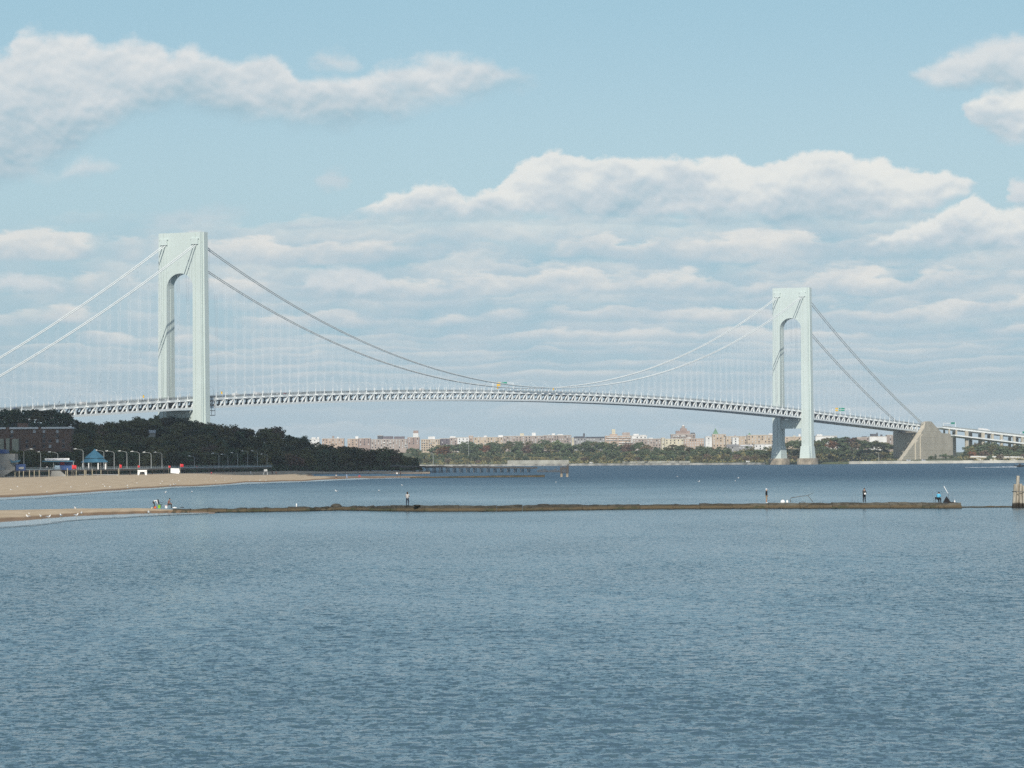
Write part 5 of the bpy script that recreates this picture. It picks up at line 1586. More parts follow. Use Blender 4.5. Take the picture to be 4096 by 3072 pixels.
def build_flats():
    D = 2250.0; s_ = F / D
    p = at(60, 1805, D); root = empty('brick_apartment_block', p); tag(root, 'long dark red brick apartment block with a white cornice above the boardwalk', 'apartment block')
    X = lambda px: (px - 60) / s_
    zz = lambda y: at(60, y, D).z - p.z
    r = random.Random(3)
    for a, b, dy_ in ((-120, 22, 0.0), (40, 152, 0.0), (168, 285, 0.0)):
        mb = MB(); mb.box(((X(a) + X(b)) / 2, 7, zz(1716) / 2 - 3), (X(b) - X(a), 14, zz(1716) + 6)); w_ = mb.build('wall', M_BRICK, root)
        mb = MB(); mb.box(((X(a) + X(b)) / 2, 6.6, zz(1712.5)), (X(b) - X(a) + 0.5, 14.8, 1.1)); mb.build('cornice', M_WHITE, root)
        px = a + 8
        while px < b - 6:
            for y in (1726, 1744, 1765, 1786):
                if r.random() < 0.85: window(w_, X(px), -0.02, zz(y), 1.5, 1.7, r.random() < 0.35)
            px += 24 if r.random() < .5 else 30
    for a, b in ((22, 40), (152, 168)):
        mb = MB(); mb.box(((X(a) + X(b)) / 2, 6, zz(1709) / 2 - 3), (X(b) - X(a) - 0.2, 12.6, zz(1709) + 6)); mb.build('stair_tower', M_BRICK, root)
    mb = MB(); mb.box((X(85), 8, zz(1703)), (X(110) - X(70), 4, 3.2)); mb.build('roof_room', M_BRICK, root)
    D2 = 2180.0; p2 = at(36, 1800, D2); r2 = empty('cream_apartment_block', p2); tag(r2, 'cream panelled low block in front of the red brick apartments at the left edge', 'apartment block')
    s2 = F / D2
    for a, b, yt in ((-60, 15, 1755), (24, 38, 1753), (48, 74, 1756)):
        h_ = at(36, yt, D2).z - p2.z
        mb = MB(); mb.box((((a + b) / 2 - 36) / s2, 4, h_ / 2 - 2), ((b - a) / s2, 8, h_ + 4)); mb.build('wall', mat('cream_render%d' % a, (0.36, 0.36, 0.28), 0.9, 0.08, 0.2), r2)
    mb = MB(); mb.box((0.2, 5, (at(36, 1751, D2).z - p2.z) / 2 - 2), (76 / s2, 7, at(36, 1751, D2).z - p2.z + 4)); mb.build('rear_wall', M_BRICK, r2)
    for px, y, lab in ((608, 1729, 'pale roofed house half hidden in the wood, left one of two'), (672, 1732, 'pale roofed house half hidden in the wood, right one of two')):
        D3 = BACK_FOOT(px) + 330; q = at(px, y + 8, D3); h = empty('house', q); tag(h, lab, 'house')
        w_ = 2.2 if px < 640 else 3.2
        mb = MB(); mb.box((0, 3, -0.6), (2 * w_ * .92, 6, 2.2)); mb.build('wall', M_GREYWALL, h)
        mb = MB(); mb.prism([(-0.6, 0.7), (3, 2.6), (6.6, 0.7)], -w_, w_, lambda y_, z, x: (x, y_, z)); mb.build('roof', MATS['galvanised_pole'], h)
build_flats()

# ------------------------------------------------------------------ trees
def leaf_material(name, c1, c2, c3, hue=0.03, val=0.35):
    m_ = bpy.data.materials.new(name); m_.use_nodes = True
    t = NT(m_.node_tree); b = t.n['Principled BSDF']
    co = t.node('ShaderNodeTexCoord').outputs['Object']
    oi = t.node('ShaderNodeObjectInfo')
    n1 = t.noise(co, 0.5, 3.0, 0.6)
    c = t.mix(t.step(0.35, 0.65, n1), c1, c2)
    c = t.mix(t.step(0.6, 0.95, oi.outputs['Random']), c, c3)
    hv = t.node('ShaderNodeHueSaturation')
    t.put(hv.inputs['Hue'], t.lin(0, 1, oi.outputs['Random'], 0.5 - hue, 0.5 + hue))
    t.put(hv.inputs['Value'], t.lin(0, 1, t.m('FRACT', t.m('MULTIPLY', oi.outputs['Random'], 7.31)), 1 - val, 1 + val))
    t.put(hv.inputs['Color'], c)
    t.put(b.inputs['Base Color'], hv.outputs[0])
    b.inputs['Roughness'].default_value = 0.8
    b.inputs['Specular IOR Level'].default_value = 0.15
    return m_
M_LEAF = {
    'green': leaf_material('green_foliage', (0.060, 0.090, 0.045, 1), (0.11, 0.145, 0.075, 1), (0.12, 0.14, 0.065, 1)),
    'olive': leaf_material('olive_foliage', (0.095, 0.095, 0.042, 1), (0.15, 0.14, 0.065, 1), (0.17, 0.13, 0.06, 1)),
    'brown': leaf_material('brown_foliage', (0.115, 0.085, 0.058, 1), (0.175, 0.13, 0.09, 1), (0.155, 0.105, 0.07, 1)),
    'rust': leaf_material('rust_foliage', (0.12, 0.05, 0.03, 1), (0.18, 0.085, 0.05, 1), (0.20, 0.08, 0.035, 1)),
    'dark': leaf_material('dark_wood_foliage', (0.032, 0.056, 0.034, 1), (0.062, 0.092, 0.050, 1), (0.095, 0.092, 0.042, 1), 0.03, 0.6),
}
M_BARK = mat('bark', (0.10, 0.085, 0.07), 0.95, 0.2, 1.0)
def crown_geometry(seed, shape):
    """leaf clumps through the crown's volume; crown about 10 m across, tree 12 m high"""
    r = np.random.default_rng(seed)
    V_, F_ = [], []
    if shape == 'round': RX, RZ, CZ, nc = 4.6, 4.4, 7.3, 26
    elif shape == 'bushy': RX, RZ, CZ, nc = 5.0, 5.6, 6.2, 40
    elif shape == 'tall': RX, RZ, CZ, nc = 3.6, 5.2, 7.2, 24
    elif shape == 'spread': RX, RZ, CZ, nc = 5.6, 3.6, 7.6, 28
    else: RX, RZ, CZ, nc = 2.4, 5.6, 6.4, 22      # cone
    for c in range(nc):
        d = r.normal(size=3); d /= np.linalg.norm(d)
        if d[2] < -0.55: d[2] *= -0.6
        rad = r.uniform(0.35, 0.95)
        cc = np.array([d[0] * RX, d[1] * RX, d[2] * RZ]) * rad
        if shape == 'cone': cc[:2] *= np.clip(1.15 - (cc[2] + RZ) / (2 * RZ), 0.1, 1)
        cr = r.uniform(0.9, 1.7) * (1.15 if rad < .6 else 0.9)
        n = 34
        dd = r.normal(size=(n, 3)); dd /= np.linalg.norm(dd, axis=1)[:, None]
        pos = cc + dd * (cr * r.uniform(0.55, 1.08, (n, 1))) * np.array([1.1, 1.1, 0.8])
        for k in range(n):
            nm = dd[k] * 0.9 + r.normal(size=3) * 0.5; nm /= np.linalg.norm(nm)
            a = np.cross(nm, r.normal(size=3)); a /= np.linalg.norm(a); b = np.cross(nm, a)
            sz = r.uniform(0.32, 0.62)
            p = pos[k] + np.array([0, 0, CZ])
            i = len(V_)
            V_ += [p + a * sz, p + b * sz * .7, p - a * sz * .9, p - b * sz * .6]
            F_.append((i, i + 1, i + 2, i + 3))
    return V_, F_
CROWNS = {}
def crown_mesh(shape, variant, colour):
    key = (shape, variant, colour)
    if key not in CROWNS:
        V_, F_ = crown_geometry(hash(shape) % 1000 * 0 + variant * 17 + {'round': 1, 'tall': 2, 'spread': 3, 'cone': 4, 'bushy': 5}[shape], shape)
        me = bpy.data.meshes.new('crown'); me.from_pydata([tuple(v) for v in V_], [], F_); me.materials.append(M_LEAF[colour]); me.update()
        CROWNS[key] = me
    return CROWNS[key]
GEO = {}
def CGEO(shape, variant):
    if (shape, variant) not in GEO:
        V_, F_ = crown_geometry(variant * 17 + 100 + {'round': 1, 'tall': 2, 'spread': 3, 'cone': 4, 'bushy': 5}[shape], shape); GEO[(shape, variant)] = (np.array(V_), F_)
    return GEO[(shape, variant)]
def mass_object(name, parts, m_, label):
    V_ = np.concatenate(parts); n = len(V_)
    me = bpy.data.meshes.new(name)
    me.vertices.add(n); me.vertices.foreach_set('co', V_.astype(np.float32).ravel())
    me.loops.add(n); me.loops.foreach_set('vertex_index', np.arange(n, dtype=np.int32))
    me.polygons.add(n // 4); me.polygons.foreach_set('loop_start', np.arange(0, n, 4, dtype=np.int32)); me.polygons.foreach_set('loop_total', np.full(n // 4, 4, dtype=np.int32))
    me.update(calc_edges=True); me.materials.append(m_)
    tag(link(bpy.data.objects.new(name, me)), label, 'wood', None, 'stuff')
TRUNKS = []
for k in range(3):
    r = random.Random(k + 30); mb = MB()
    mb.tube([(0, 0, -1.5), (0.1 * k, 0, 1.5), (0.15, 0.1, 4.0), (0.1, 0.15, 7.5)], [0.42, 0.30, 0.24, 0.10], 7)
    for q in range(5):
        a = r.uniform(0, 6.28); z = r.uniform(2.6, 5.0); l = r.uniform(1.8, 3.2)
        mb.tube([(0.12, 0.08, z), (l * .55 * math.cos(a), l * .55 * math.sin(a), z + l * .6), (l * math.cos(a), l * math.sin(a), z + l * 1.2)], [0.14, 0.09, 0.04], 5)
    TRUNKS.append(mb.mesh('trunk', M_BARK))
tree_count = 0
def tree(p, scale, shape, colour, label, group, wide=1.0, rnd=random, mass=None):
    global tree_count
    if group and mass is not None:
        V_, F_ = CGEO(shape, rnd.randrange(3)); a = rnd.uniform(0, 6.28)
        q = V_ * np.array([scale * wide, scale * wide, scale])
        ca, sa = math.cos(a), math.sin(a)
        q = np.stack([q[:, 0] * ca - q[:, 1] * sa + p.x, q[:, 0] * sa + q[:, 1] * ca + p.y, q[:, 2] + p.z], 1)
        mass.append(q); return None
    tree_count += 1
    root = empty('tree', p, rnd.uniform(0, 6.28)); root.scale = (scale * wide, scale * wide, scale)
    tag(root, label, 'tree', group)
    inst('crown', crown_mesh(shape, rnd.randrange(3), colour), (0, 0, 0), 0, root)
    inst('trunk', rnd.choice(TRUNKS), (0, 0, 0), 0, root)
    return root

def hz(px):
    return ('by the brick apartments' if px < 300 else 'behind the pavilion' if px < 520 else 'below the nearer tower' if px < 900 else 'right of the nearer tower' if px < 1180 else 'towards its low end' if px < 1450 else 'at its very end')
def hill_trees():
    r = random.Random(21); n = 0; mass = []
    px = -60.0
    while px < 1672:
        D0, D1 = BACK_FOOT(px), ridge_D(px)
        base_y = 1868 if px > 900 else 1878
        sky_y = SKYLINE(px)
        rows = max(2, int((base_y - sky_y) / 27))
        for k in range(rows + 1):
            t = (k + r.uniform(-.25, .25)) / rows
            pxx = px + r.uniform(-16, 16) + (15 if k % 2 else 0)
            if pxx > 1662: continue
            d0, d1 = BACK_FOOT(pxx), ridge_D(pxx)
            D = d0 + 6 + (d1 - d0) * max(0, min(1.02, t))
            z = hill_z(pxx, D)
            kx = (pxx - 2048) / F
            sc_ = r.uniform(0.85, 1.25) * (0.95 if pxx < 1250 else 1.0)
            want = at(pxx, SKYLINE(pxx), D).z - drop(kx * D, D)          # crowns may not stand above the outline
            if k >= rows - 1: sc_ = max(0.7, min(1.5, (want - z) / 13.2 * r.uniform(0.88, 1.05)))
            else: sc_ = min(sc_, max(0.55, (want - z) / 13.2 * 1.02))
            topy = z + 12 * sc_
            if pxx < 300 and D < 2245:
                lim = at(pxx, 1797, D).z
                sc_ = min(sc_, (lim - z) / 12.0)
                if sc_ < 0.25: continue
            if 130 < pxx < 300 and 2245 > D > 2100: continue
            zone = 'on the lower slope' if t < 0.4 else ('on the middle slope' if t < 0.8 else 'on the crest')
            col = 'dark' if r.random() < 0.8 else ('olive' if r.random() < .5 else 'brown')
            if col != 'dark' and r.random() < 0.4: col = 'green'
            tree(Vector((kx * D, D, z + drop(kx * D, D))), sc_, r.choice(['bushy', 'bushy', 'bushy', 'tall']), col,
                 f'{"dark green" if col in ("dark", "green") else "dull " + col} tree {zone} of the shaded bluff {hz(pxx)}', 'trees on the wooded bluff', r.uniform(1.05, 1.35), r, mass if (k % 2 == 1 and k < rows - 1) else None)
            n += 1
        px += 42
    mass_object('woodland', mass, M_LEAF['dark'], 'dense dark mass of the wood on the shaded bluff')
    print('hill trees', n)
hill_trees()
# scrub that fills between the trunks
def undergrowth():
    r = np.random.default_rng(9); V_, F_ = [], []
    for k in range(5200):
        px = r.uniform(-80, 1660); t = r.random() ** 0.9
        d0, d1 = BACK_FOOT(px), ridge_D(px)
        D = d0 - 2 + (d1 - d0) * t
        kx = (px - 2048) / F
        z = hill_z(px, D) + drop(kx * D, D)
        for q in range(6):
            c = np.array([kx * D + r.normal() * 2.2, D + r.normal() * 2.2, z + abs(r.normal()) * 1.6 + 0.3])
            a = r.normal(size=3); a /= np.linalg.norm(a); b = np.cross(a, r.normal(size=3)); b /= np.linalg.norm(b); sz = r.uniform(.5, 1.1)
            i = len(V_); V_ += [c + a * sz, c + b * sz, c - a * sz, c - b * sz]; F_.append((i, i + 1, i + 2, i + 3))
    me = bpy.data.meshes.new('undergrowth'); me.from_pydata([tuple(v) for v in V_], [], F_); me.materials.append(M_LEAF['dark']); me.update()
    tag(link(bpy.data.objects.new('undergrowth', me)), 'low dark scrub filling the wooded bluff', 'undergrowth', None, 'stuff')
undergrowth()

FAR_TOP = lut([(1640, 1790), (1700, 1800), (1760, 1775), (1830, 1768), (1900, 1762), (1980, 1765), (2060, 1762), (2150, 1760), (2230, 1765), (2290, 1772), (2350, 1764), (2420, 1768), (2500, 1776), (2545, 1766), (2600, 1785),
               (2650, 1790), (2700, 1780), (2760, 1788), (2830, 1790), (2900, 1790), (2960, 1795), (3050, 1790), (3120, 1780), (3180, 1752), (3230, 1748), (3300, 1752), (3350, 1742), (3400, 1748), (3450, 1755), (3520, 1760), (3570, 1765),
               (3600, 1770), (3700, 1815), (3790, 1805), (3860, 1790), (3900, 1775), (3950, 1762), (4000, 1772), (4060, 1780), (4120, 1778)])
def far_trees():
    r = random.Random(5); n = 0; mass = []
    rows = [(34, 0.68, 40, 'front'), (78, 0.9, 42, 'middle'), (135, 1.1, 40, 'middle'), (205, 1.25, 42, 'back'), (300, 1.3, 32, 'back')]
    for m0, sc0, gap, zone in rows:
        px = 1650 + r.uniform(0, gap)
        while px < 4130:
            m_ = m0 + r.uniform(-14, 14)
            ok = True
            if 3560 < px < 3850 and m_ < 330: ok = 3710 < px < 3840 and m0 == 34          # the anchorage stands here
            if 3080 < px < 3300 and m_ < 60: ok = r.random() < 0.4
            if 2010 < px < 2290 and m_ < 60: ok = False
            if 3395 < px < 3540 and m_ < 50: ok = False
            if 3850 < px and m_ < 70: ok = r.random() < 0.35
            if ok:
                kx = (px - 2048) / F; p = far_pt(px, m_, -0.3)
                want = at(px, FAR_TOP(px) + r.uniform(-9, 7), p.y).z - p.z
                if m0 >= 205: sc_ = max(0.55, min(1.7, want / 12.0))
                else: sc_ = min(sc0 * r.uniform(0.8, 1.25), max(0.4, want / 12.0))
                q = r.random()
                if zone == 'front': col = 'brown' if q < .35 else ('olive' if q < .7 else 'green')
                elif px < 2700: col = 'green' if q < .62 else ('olive' if q < .85 else ('brown' if q < .97 else 'rust'))
                elif px < 3300: col = 'olive' if q < .45 else ('brown' if q < .75 else ('green' if q < .95 else 'rust'))
                else: col = 'brown' if q < .3 else ('olive' if q < .65 else ('rust' if q < .74 else 'green'))
                where = ('left of the farther tower' if px < 3080 else ('between tower and anchorage' if px < 3600 else 'right of the anchorage'))
                tree(p, sc_, r.choice(['bushy', 'bushy', 'round', 'spread']), col, f'{col} tree in the {zone} of the far shore wood {where}', 'trees along the far shore', r.uniform(1.15, 1.5), r, mass if m0 == 135 or (m0 == 205 and n % 2) or (m0 == 300 and n % 3 == 0) else None)
                n += 1
            px += gap * r.uniform(0.75, 1.25)
    for px, yy, sc_, lab in ((3742, 1805, 0.75, 'left one of two small pointed evergreens before the anchorage'), (3783, 1797, 0.85, 'right one of two small pointed evergreens before the anchorage')):
        p = far_pt(px, 30); tree(p, sc_, 'cone', 'green', lab, None, 1.0, r)
    mass_object('woodland', mass, M_LEAF['green'], 'olive mass of the wood along the far shore')
    print('far trees', n)
far_trees()
def far_scrub():
    r = np.random.default_rng(12); V_, F_ = [], []
    for k in range(2600):
        px = r.uniform(1640, 4150); m_ = r.uniform(28, 300)
        if 3560 < px < 3850 or (2010 < px < 2290 and m_ < 55) or (px > 3395 and m_ < 50): continue
        p = far_pt(px, m_)
        for q in range(5):
            c = np.array([p.x + r.normal() * 4, p.y + r.normal() * 3, p.z + abs(r.normal()) * 2.2])
            a = r.normal(size=3); a /= np.linalg.norm(a); b = np.cross(a, r.normal(size=3)); b /= np.linalg.norm(b); sz = r.uniform(.6, 1.4)
            i = len(V_); V_ += [c + a * sz, c + b * sz, c - a * sz, c - b * sz]; F_.append((i, i + 1, i + 2, i + 3))
    me = bpy.data.meshes.new('shrubbery'); me.from_pydata([tuple(v) for v in V_], [], F_); me.materials.append(M_LEAF['olive']); me.update()
    tag(link(bpy.data.objects.new('shrubbery', me)), 'olive scrub between the trees of the far shore', 'shrubbery', None, 'stuff')
far_scrub()

# ------------------------------------------------------------------ town on the far shore
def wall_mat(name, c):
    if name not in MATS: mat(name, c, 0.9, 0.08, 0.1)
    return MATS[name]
WALLS = {'orange brick': (0.41, 0.295, 0.215), 'red brick': (0.27, 0.185, 0.15), 'brown brick': (0.26, 0.205, 0.17), 'pinkish brick': (0.32, 0.255, 0.215), 'cream': (0.60, 0.54, 0.38), 'white': (0.72, 0.72, 0.70),
         'tan': (0.46, 0.36, 0.25), 'grey': (0.30, 0.30, 0.30), 'dark': (0.07, 0.075, 0.09), 'purple grey': (0.13, 0.11, 0.13)}
WALLS = {k: tuple(v * 0.80 + 0.20 * (0.44 if k not in ('dark', 'purple grey', 'grey') else 0.2) for v in c) for k, c in WALLS.items()}  # every wall blended towards grey: distance haze put into the colour
def building(x0, x1, yt, yb, wall, label, dist=380.0, win=True, extras=(), roofline=True, rows=None, pale=0.45, name='apartment_building', depth=16.0, wy=3.3, wx=4.2, cat='building'):
    pxm = (x0 + x1) / 2
    D = SHORE_D(pxm) + dist; s_ = F / D
    p = at(pxm, yb, D)
    gz = far_z(pxm, dist) + drop(p.x, p.y)
    root = empty(name, (p.x, D, min(gz, p.z) - 0.5)); tag(root, label, cat)
    base = root.location.z
    wd = (x1 - x0) / s_; top = at(pxm, yt, D).z - base; vis = at(pxm, yb, D).z - base
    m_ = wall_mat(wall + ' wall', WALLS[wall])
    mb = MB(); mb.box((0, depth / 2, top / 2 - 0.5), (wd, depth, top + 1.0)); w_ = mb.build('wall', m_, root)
    if roofline:
        mb = MB(); mb.box((0, depth / 2, top + 0.35), (wd + 0.6, depth + 0.6, 0.7)); mb.build('parapet', wall_mat('pale parapet', (0.5, 0.47, 0.43)), root)
    r = random.Random(int(x0))
    if win:
        z = top - 2.0; k = 0
        while z > max(vis - 1.0, 1.5) and (rows is None or k < rows):
            n = max(1, int((wd - 1.5) / wx)); 
            for j in range(n):
                if r.random() < 0.92: window(w_, -wd / 2 + (j + 0.5) * wd / n, -0.02, z, 1.5, 1.7, r.random() < pale)
            z -= wy; k += 1
    for e in extras:
        kind, a, b, y1, y2, col = e
        mb = MB(); zt = at(pxm, y1, D).z - base; zb = at(pxm, y2, D).z - base
        xc = ((a + b) / 2 - pxm) / s_; ww = (b - a) / s_
        mm = wall_mat(col + ' wall', WALLS.get(col, (0.5, 0.5, 0.5)))
        if kind == 'box': mb.box((xc, depth * 0.45, (zt + zb) / 2), (ww, min(ww, depth * .7), zt - zb)); mb.build('roof_room', mm, root)
        elif kind == 'tank':
            mb.tube([(xc, depth * .4, zb), (xc, depth * .4, zb + (zt - zb) * .75), (xc, depth * .4, zt)], [ww / 2, ww / 2, 0.1], 10); mb.build('water_tank', mm, root)
        elif kind == 'balcony':
            mb.box((xc, -0.8, (zt + zb) / 2), (ww, 1.6, zt - zb)); mb.build('balcony', mm, root)
        elif kind == 'gable':
            mb.prism([(-0.5, zb), (depth / 2, zt), (depth + .5, zb)], xc - ww / 2, xc + ww / 2, lambda y, z, x: (x, y, z)); mb.build('roof', mm, root)
        elif kind == 'spire':
            mb.add([(xc - ww / 2, 0, zb), (xc + ww / 2, 0, zb), (xc + ww / 2, ww, zb), (xc - ww / 2, ww, zb), (xc, ww / 2, zt)], [(3, 2, 1, 0), (0, 1, 4), (1, 2, 4), (2, 3, 4), (3, 0, 4)])
            mb.build('spire', wall_mat('green copper', (0.13, 0.24, 0.15)), root)
        elif kind == 'chimney':
            mb.box((xc, depth * .4, (zt + zb) / 2), (ww, ww, zt - zb)); mb.build('chimney', mm, root)
    return root
B = building
B(1240, 1278, 1757, 1775, 'white', 'low white building just right of the bluff crest', extras=(('box', 1246, 1262, 1749, 1757, 'white'), ('box', 1268, 1276, 1748, 1757, 'white')))
B(1288, 1376, 1755, 1778, 'orange brick', 'orange brick block with small roof rooms behind the bluff trees', extras=(('box', 1328, 1336, 1744, 1755, 'brown brick'), ('box', 1348, 1354, 1748, 1755, 'white')))
B(1390, 1432, 1756, 1780, 'orange brick', 'orange brick block with a white roof box', 400, extras=(('box', 1421, 1433, 1745, 1756, 'white'),))
B(1434, 1482, 1754, 1780, 'red brick', 'reddish brick block beside the orange block with the white roof box', 380)
B(1484, 1628, 1758, 1790, 'pinkish brick', 'long pinkish block with white balconies above the bluff end', 360,
  extras=(('box', 1531, 1572, 1745, 1758, 'purple grey'), ('box', 1576, 1618, 1746, 1758, 'purple grey'), ('box', 1542, 1562, 1752, 1758, 'white'), ('balcony', 1532, 1540, 1769, 1772, 'white'), ('balcony', 1556, 1566, 1770, 1773, 'white'), ('balcony', 1618, 1630, 1776, 1779, 'white'), ('balcony', 1618, 1630, 1784, 1787, 'white')))
B(1510, 1530, 1743, 1760, 'dark', 'dark square block left of the purple roofed one', 420, False)
B(1630, 1678, 1750, 1772, 'red brick', 'low red brick building below the white and brown tower', 380)
B(1652, 1674, 1733, 1755, 'white', 'short white tower with a brown top storey', 430, False, extras=(('box', 1653, 1673, 1722, 1733, 'red brick'),), roofline=False)
B(1684, 1760, 1758, 1800, 'tan', 'tan apartment block with dark balconies and a white penthouse', 340, True, extras=(('box', 1713, 1740, 1746, 1758, 'white'), ('balcony', 1690, 1702, 1768, 1770, 'white'), ('balcony', 1715, 1728, 1772, 1774, 'white')), pale=0.1, wx=3.0)
B(1760, 1797, 1755, 1780, 'purple grey', 'dark purplish block right of the tan balconied block', 380)
B(1798, 1830, 1752, 1780, 'pinkish brick', 'pink block with a white rounded penthouse', 400, extras=(('box', 1800, 1822, 1745, 1752, 'white'),))
B(1830, 1876, 1751, 1785, 'white', 'white block right of the pink block with the rounded penthouse', 370)
B(1875, 1893, 1744, 1775, 'orange brick', 'narrow orange block beside the white one', 400)
B(1895, 2012, 1750, 1785, 'tan', 'long tan low block in the middle of the skyline', 380, extras=(('tank', 1934, 1950, 1741, 1751, 'white'), ('box', 1912, 1918, 1746, 1750, 'white'), ('box', 1993, 2012, 1741, 1750, 'white')))
B(2013, 2174, 1745, 1785, 'pinkish brick', 'very long pinkish brick block with two white roof rooms', 400, extras=(('box', 2081, 2096, 1733, 1745, 'cream'), ('box', 2128, 2143, 1731, 1745, 'white')))
B(2175, 2286, 1742, 1785, 'brown brick', 'brown brick block with white roof structures left of the dark roofs', 370, extras=(('box', 2192, 2200, 1738, 1742, 'white'), ('box', 2208, 2220, 1733, 1742, 'white'), ('box', 2230, 2252, 1737, 1742, 'white')), wx=3.2)
B(2288, 2300, 1752, 1775, 'cream', 'tiny cream house between the brown block and the dark roofs', 360, name='house', cat='house')
B(2296, 2420, 1752, 1780, 'grey', 'row of low dark roofed houses with a chimney', 380, True, extras=(('gable', 2296, 2340, 1745, 1752, 'dark'), ('gable', 2342, 2418, 1747, 1752, 'dark'), ('chimney', 2333, 2340, 1733, 1748, 'dark'), ('box', 2306, 2316, 1753, 1758, 'white')), roofline=False, name='row_house', cat='house')
B(2420, 2524, 1744, 1785, 'orange brick', 'orange brick block with white balconies and a cream tower room', 350,
  extras=(('box', 2440, 2470, 1736, 1744, 'orange brick'), ('box', 2448, 2462, 1717, 1736, 'cream'), ('box', 2490, 2520, 1730, 1744, 'pinkish brick'), ('balcony', 2425, 2470, 1749, 1751, 'white'), ('balcony', 2474, 2522, 1749, 1751, 'white'), ('balcony', 2425, 2470, 1759, 1761, 'white'), ('balcony', 2474, 2522, 1759, 1761, 'white'), ('balcony', 2474, 2522, 1770, 1772, 'white')))
B(2526, 2588, 1744, 1775, 'white', 'white flat roofed block right of the balconied orange block', 390, extras=(('box', 2534, 2556, 1735, 1744, 'white'), ('box', 2560, 2584, 1740, 1744, 'white')))
B(2532, 2644, 1756, 1805, 'pinkish brick', 'long pinkish brick block in front of the white flat roofed one', 330, extras=(('box', 2596, 2612, 1751, 1756, 'white'),), wx=3.4)
B(2646, 2660, 1752, 1785, 'cream', 'slim cream house left of the plain yellow block', 350, name='house', cat='house')
B(2660, 2737, 1756, 1792, 'cream', 'plain pale yellow block left of the stepped brick tower', 340, True, rows=2)
B(2684, 2782, 1738, 1770, 'brown brick', 'stepped pyramid shaped brick tower crowning the far skyline', 400,
  extras=(('box', 2704, 2760, 1723, 1738, 'red brick'), ('box', 2722, 2748, 1713, 1723, 'red brick'), ('box', 2728, 2741, 1704, 1713, 'brown brick'), ('tank', 2730, 2739, 1699, 1704, 'white'),
          ('balcony', 2690, 2718, 1743, 1746, 'white'), ('balcony', 2724, 2742, 1743, 1746, 'white'), ('balcony', 2750, 2764, 1750, 1753, 'white'), ('box', 2764, 2781, 1731, 1738, 'dark')))
B(2737, 2817, 1755, 1800, 'orange brick', 'brick block full of white windows under the stepped tower', 335, True, pale=0.85, wx=2.9)
B(2822, 2848, 1748, 1780, 'white', 'tall narrow white house left of the green spire', 350, name='house', cat='house', extras=(('box', 2830, 2838, 1744, 1748, 'white'),))
B(2850, 2904, 1738, 1785, 'tan', 'tan building with a green pointed spire', 380, extras=(('spire', 2852, 2874, 1712, 1736, 'x'), ('box', 2853, 2873, 1735, 1738, 'white')))
B(2904, 2990, 1746, 1790, 'tan', 'tan brick row right of the green spire', 370, extras=(('box', 2940, 2944, 1740, 1746, 'red brick'),))
B(2930, 2955, 1750, 1778, 'white', 'white house in front of the tan brick row', 345, name='house', cat='house', pale=0.1)
B(2990, 3096, 1741, 1795, 'tan', 'large tan block with a small dark turret left of the farther tower', 380, extras=(('spire', 2992, 3006, 1730, 1741, 'x'), ('box', 3076, 3094, 1734, 1741, 'white')))
B(3018, 3096, 1778, 1797, 'white', 'low white houses at the foot of the large tan block', 300, name='house', cat='house', pale=0.1)
B(2908, 3012, 1784, 1797, 'grey', 'low grey roofed houses under the tan brick row', 300, name='house', cat='house', extras=(('gable', 2908, 2958, 1777, 1784, 'grey'), ('gable', 2962, 3012, 1779, 1784, 'white')), roofline=False)
B(3140, 3206, 1748, 1790, 'tan', 'tan block seen between the legs of the farther tower', 380, extras=(('box', 3174, 3184, 1742, 1748, 'cream'), ('box', 3196, 3204, 1736, 1748, 'white')))
B(3262, 3348, 1745, 1765, 'white', 'low white roofed building just right of the farther tower', 400, False, extras=(('box', 3268, 3290, 1737, 1745, 'white'),))
B(3428, 3480, 1750, 1770, 'pinkish brick', 'low pinkish building left of the dark roof box', 420, extras=(('box', 3450, 3470, 1745, 1750, 'dark'),))
B(3478, 3560, 1747, 1770, 'white', 'white flat roofed building with a dark box on its roof', 400, False, extras=(('box', 3484, 3513, 1735, 1747, 'dark'), ('box', 3508, 3513, 1730, 1735, 'dark'), ('box', 3524, 3532, 1738, 1747, 'dark')))
B(3548, 3576, 1741, 1790, 'brown brick', 'brown brick building half hidden behind the anchorage', 390, True)
# small things on the far bank
for px, m_, w_, h_, lab in ((2365, 12, 4.5, 1.6, 'white van parked on the far bank promenade near the ruined pier'), (2992, 26, 5.0, 1.7, 'white van parked on the far bank left of the farther tower'), (3634, 6, 5.5, 2.2, 'grey van parked at the foot of the anchorage'), (3694, 6, 5.0, 2.4, 'pale van parked at the foot of the anchorage')):
    p = far_pt(px, m_); root = empty('van', p); tag(root, lab, 'van')
    mb = MB(); mb.prism([(-w_ / 2, .4), (-w_ / 2, h_ + .4), (w_ * .25, h_ + .4), (w_ * .42, h_ * .65 + .2), (w_ / 2, h_ * .6), (w_ / 2, .4)], -1, 1, lambda x, z, y: (x, y, z)); mb.build('body', car_mats['white' if 'white' in lab else 'silver'], root)
    for x in (-.32, .32):
        mb = MB(); mb.tube([(x * w_, -1.02, .4), (x * w_, 1.02, .4)], .4, 10); mb.build('wheel', M_TYRE, root)
    mb = MB(); mb.box((w_ * .05, 0, h_ * .85 + .1), (w_ * .6, 2.04, h_ * .28)); mb.build('window', M_GLASS, root)
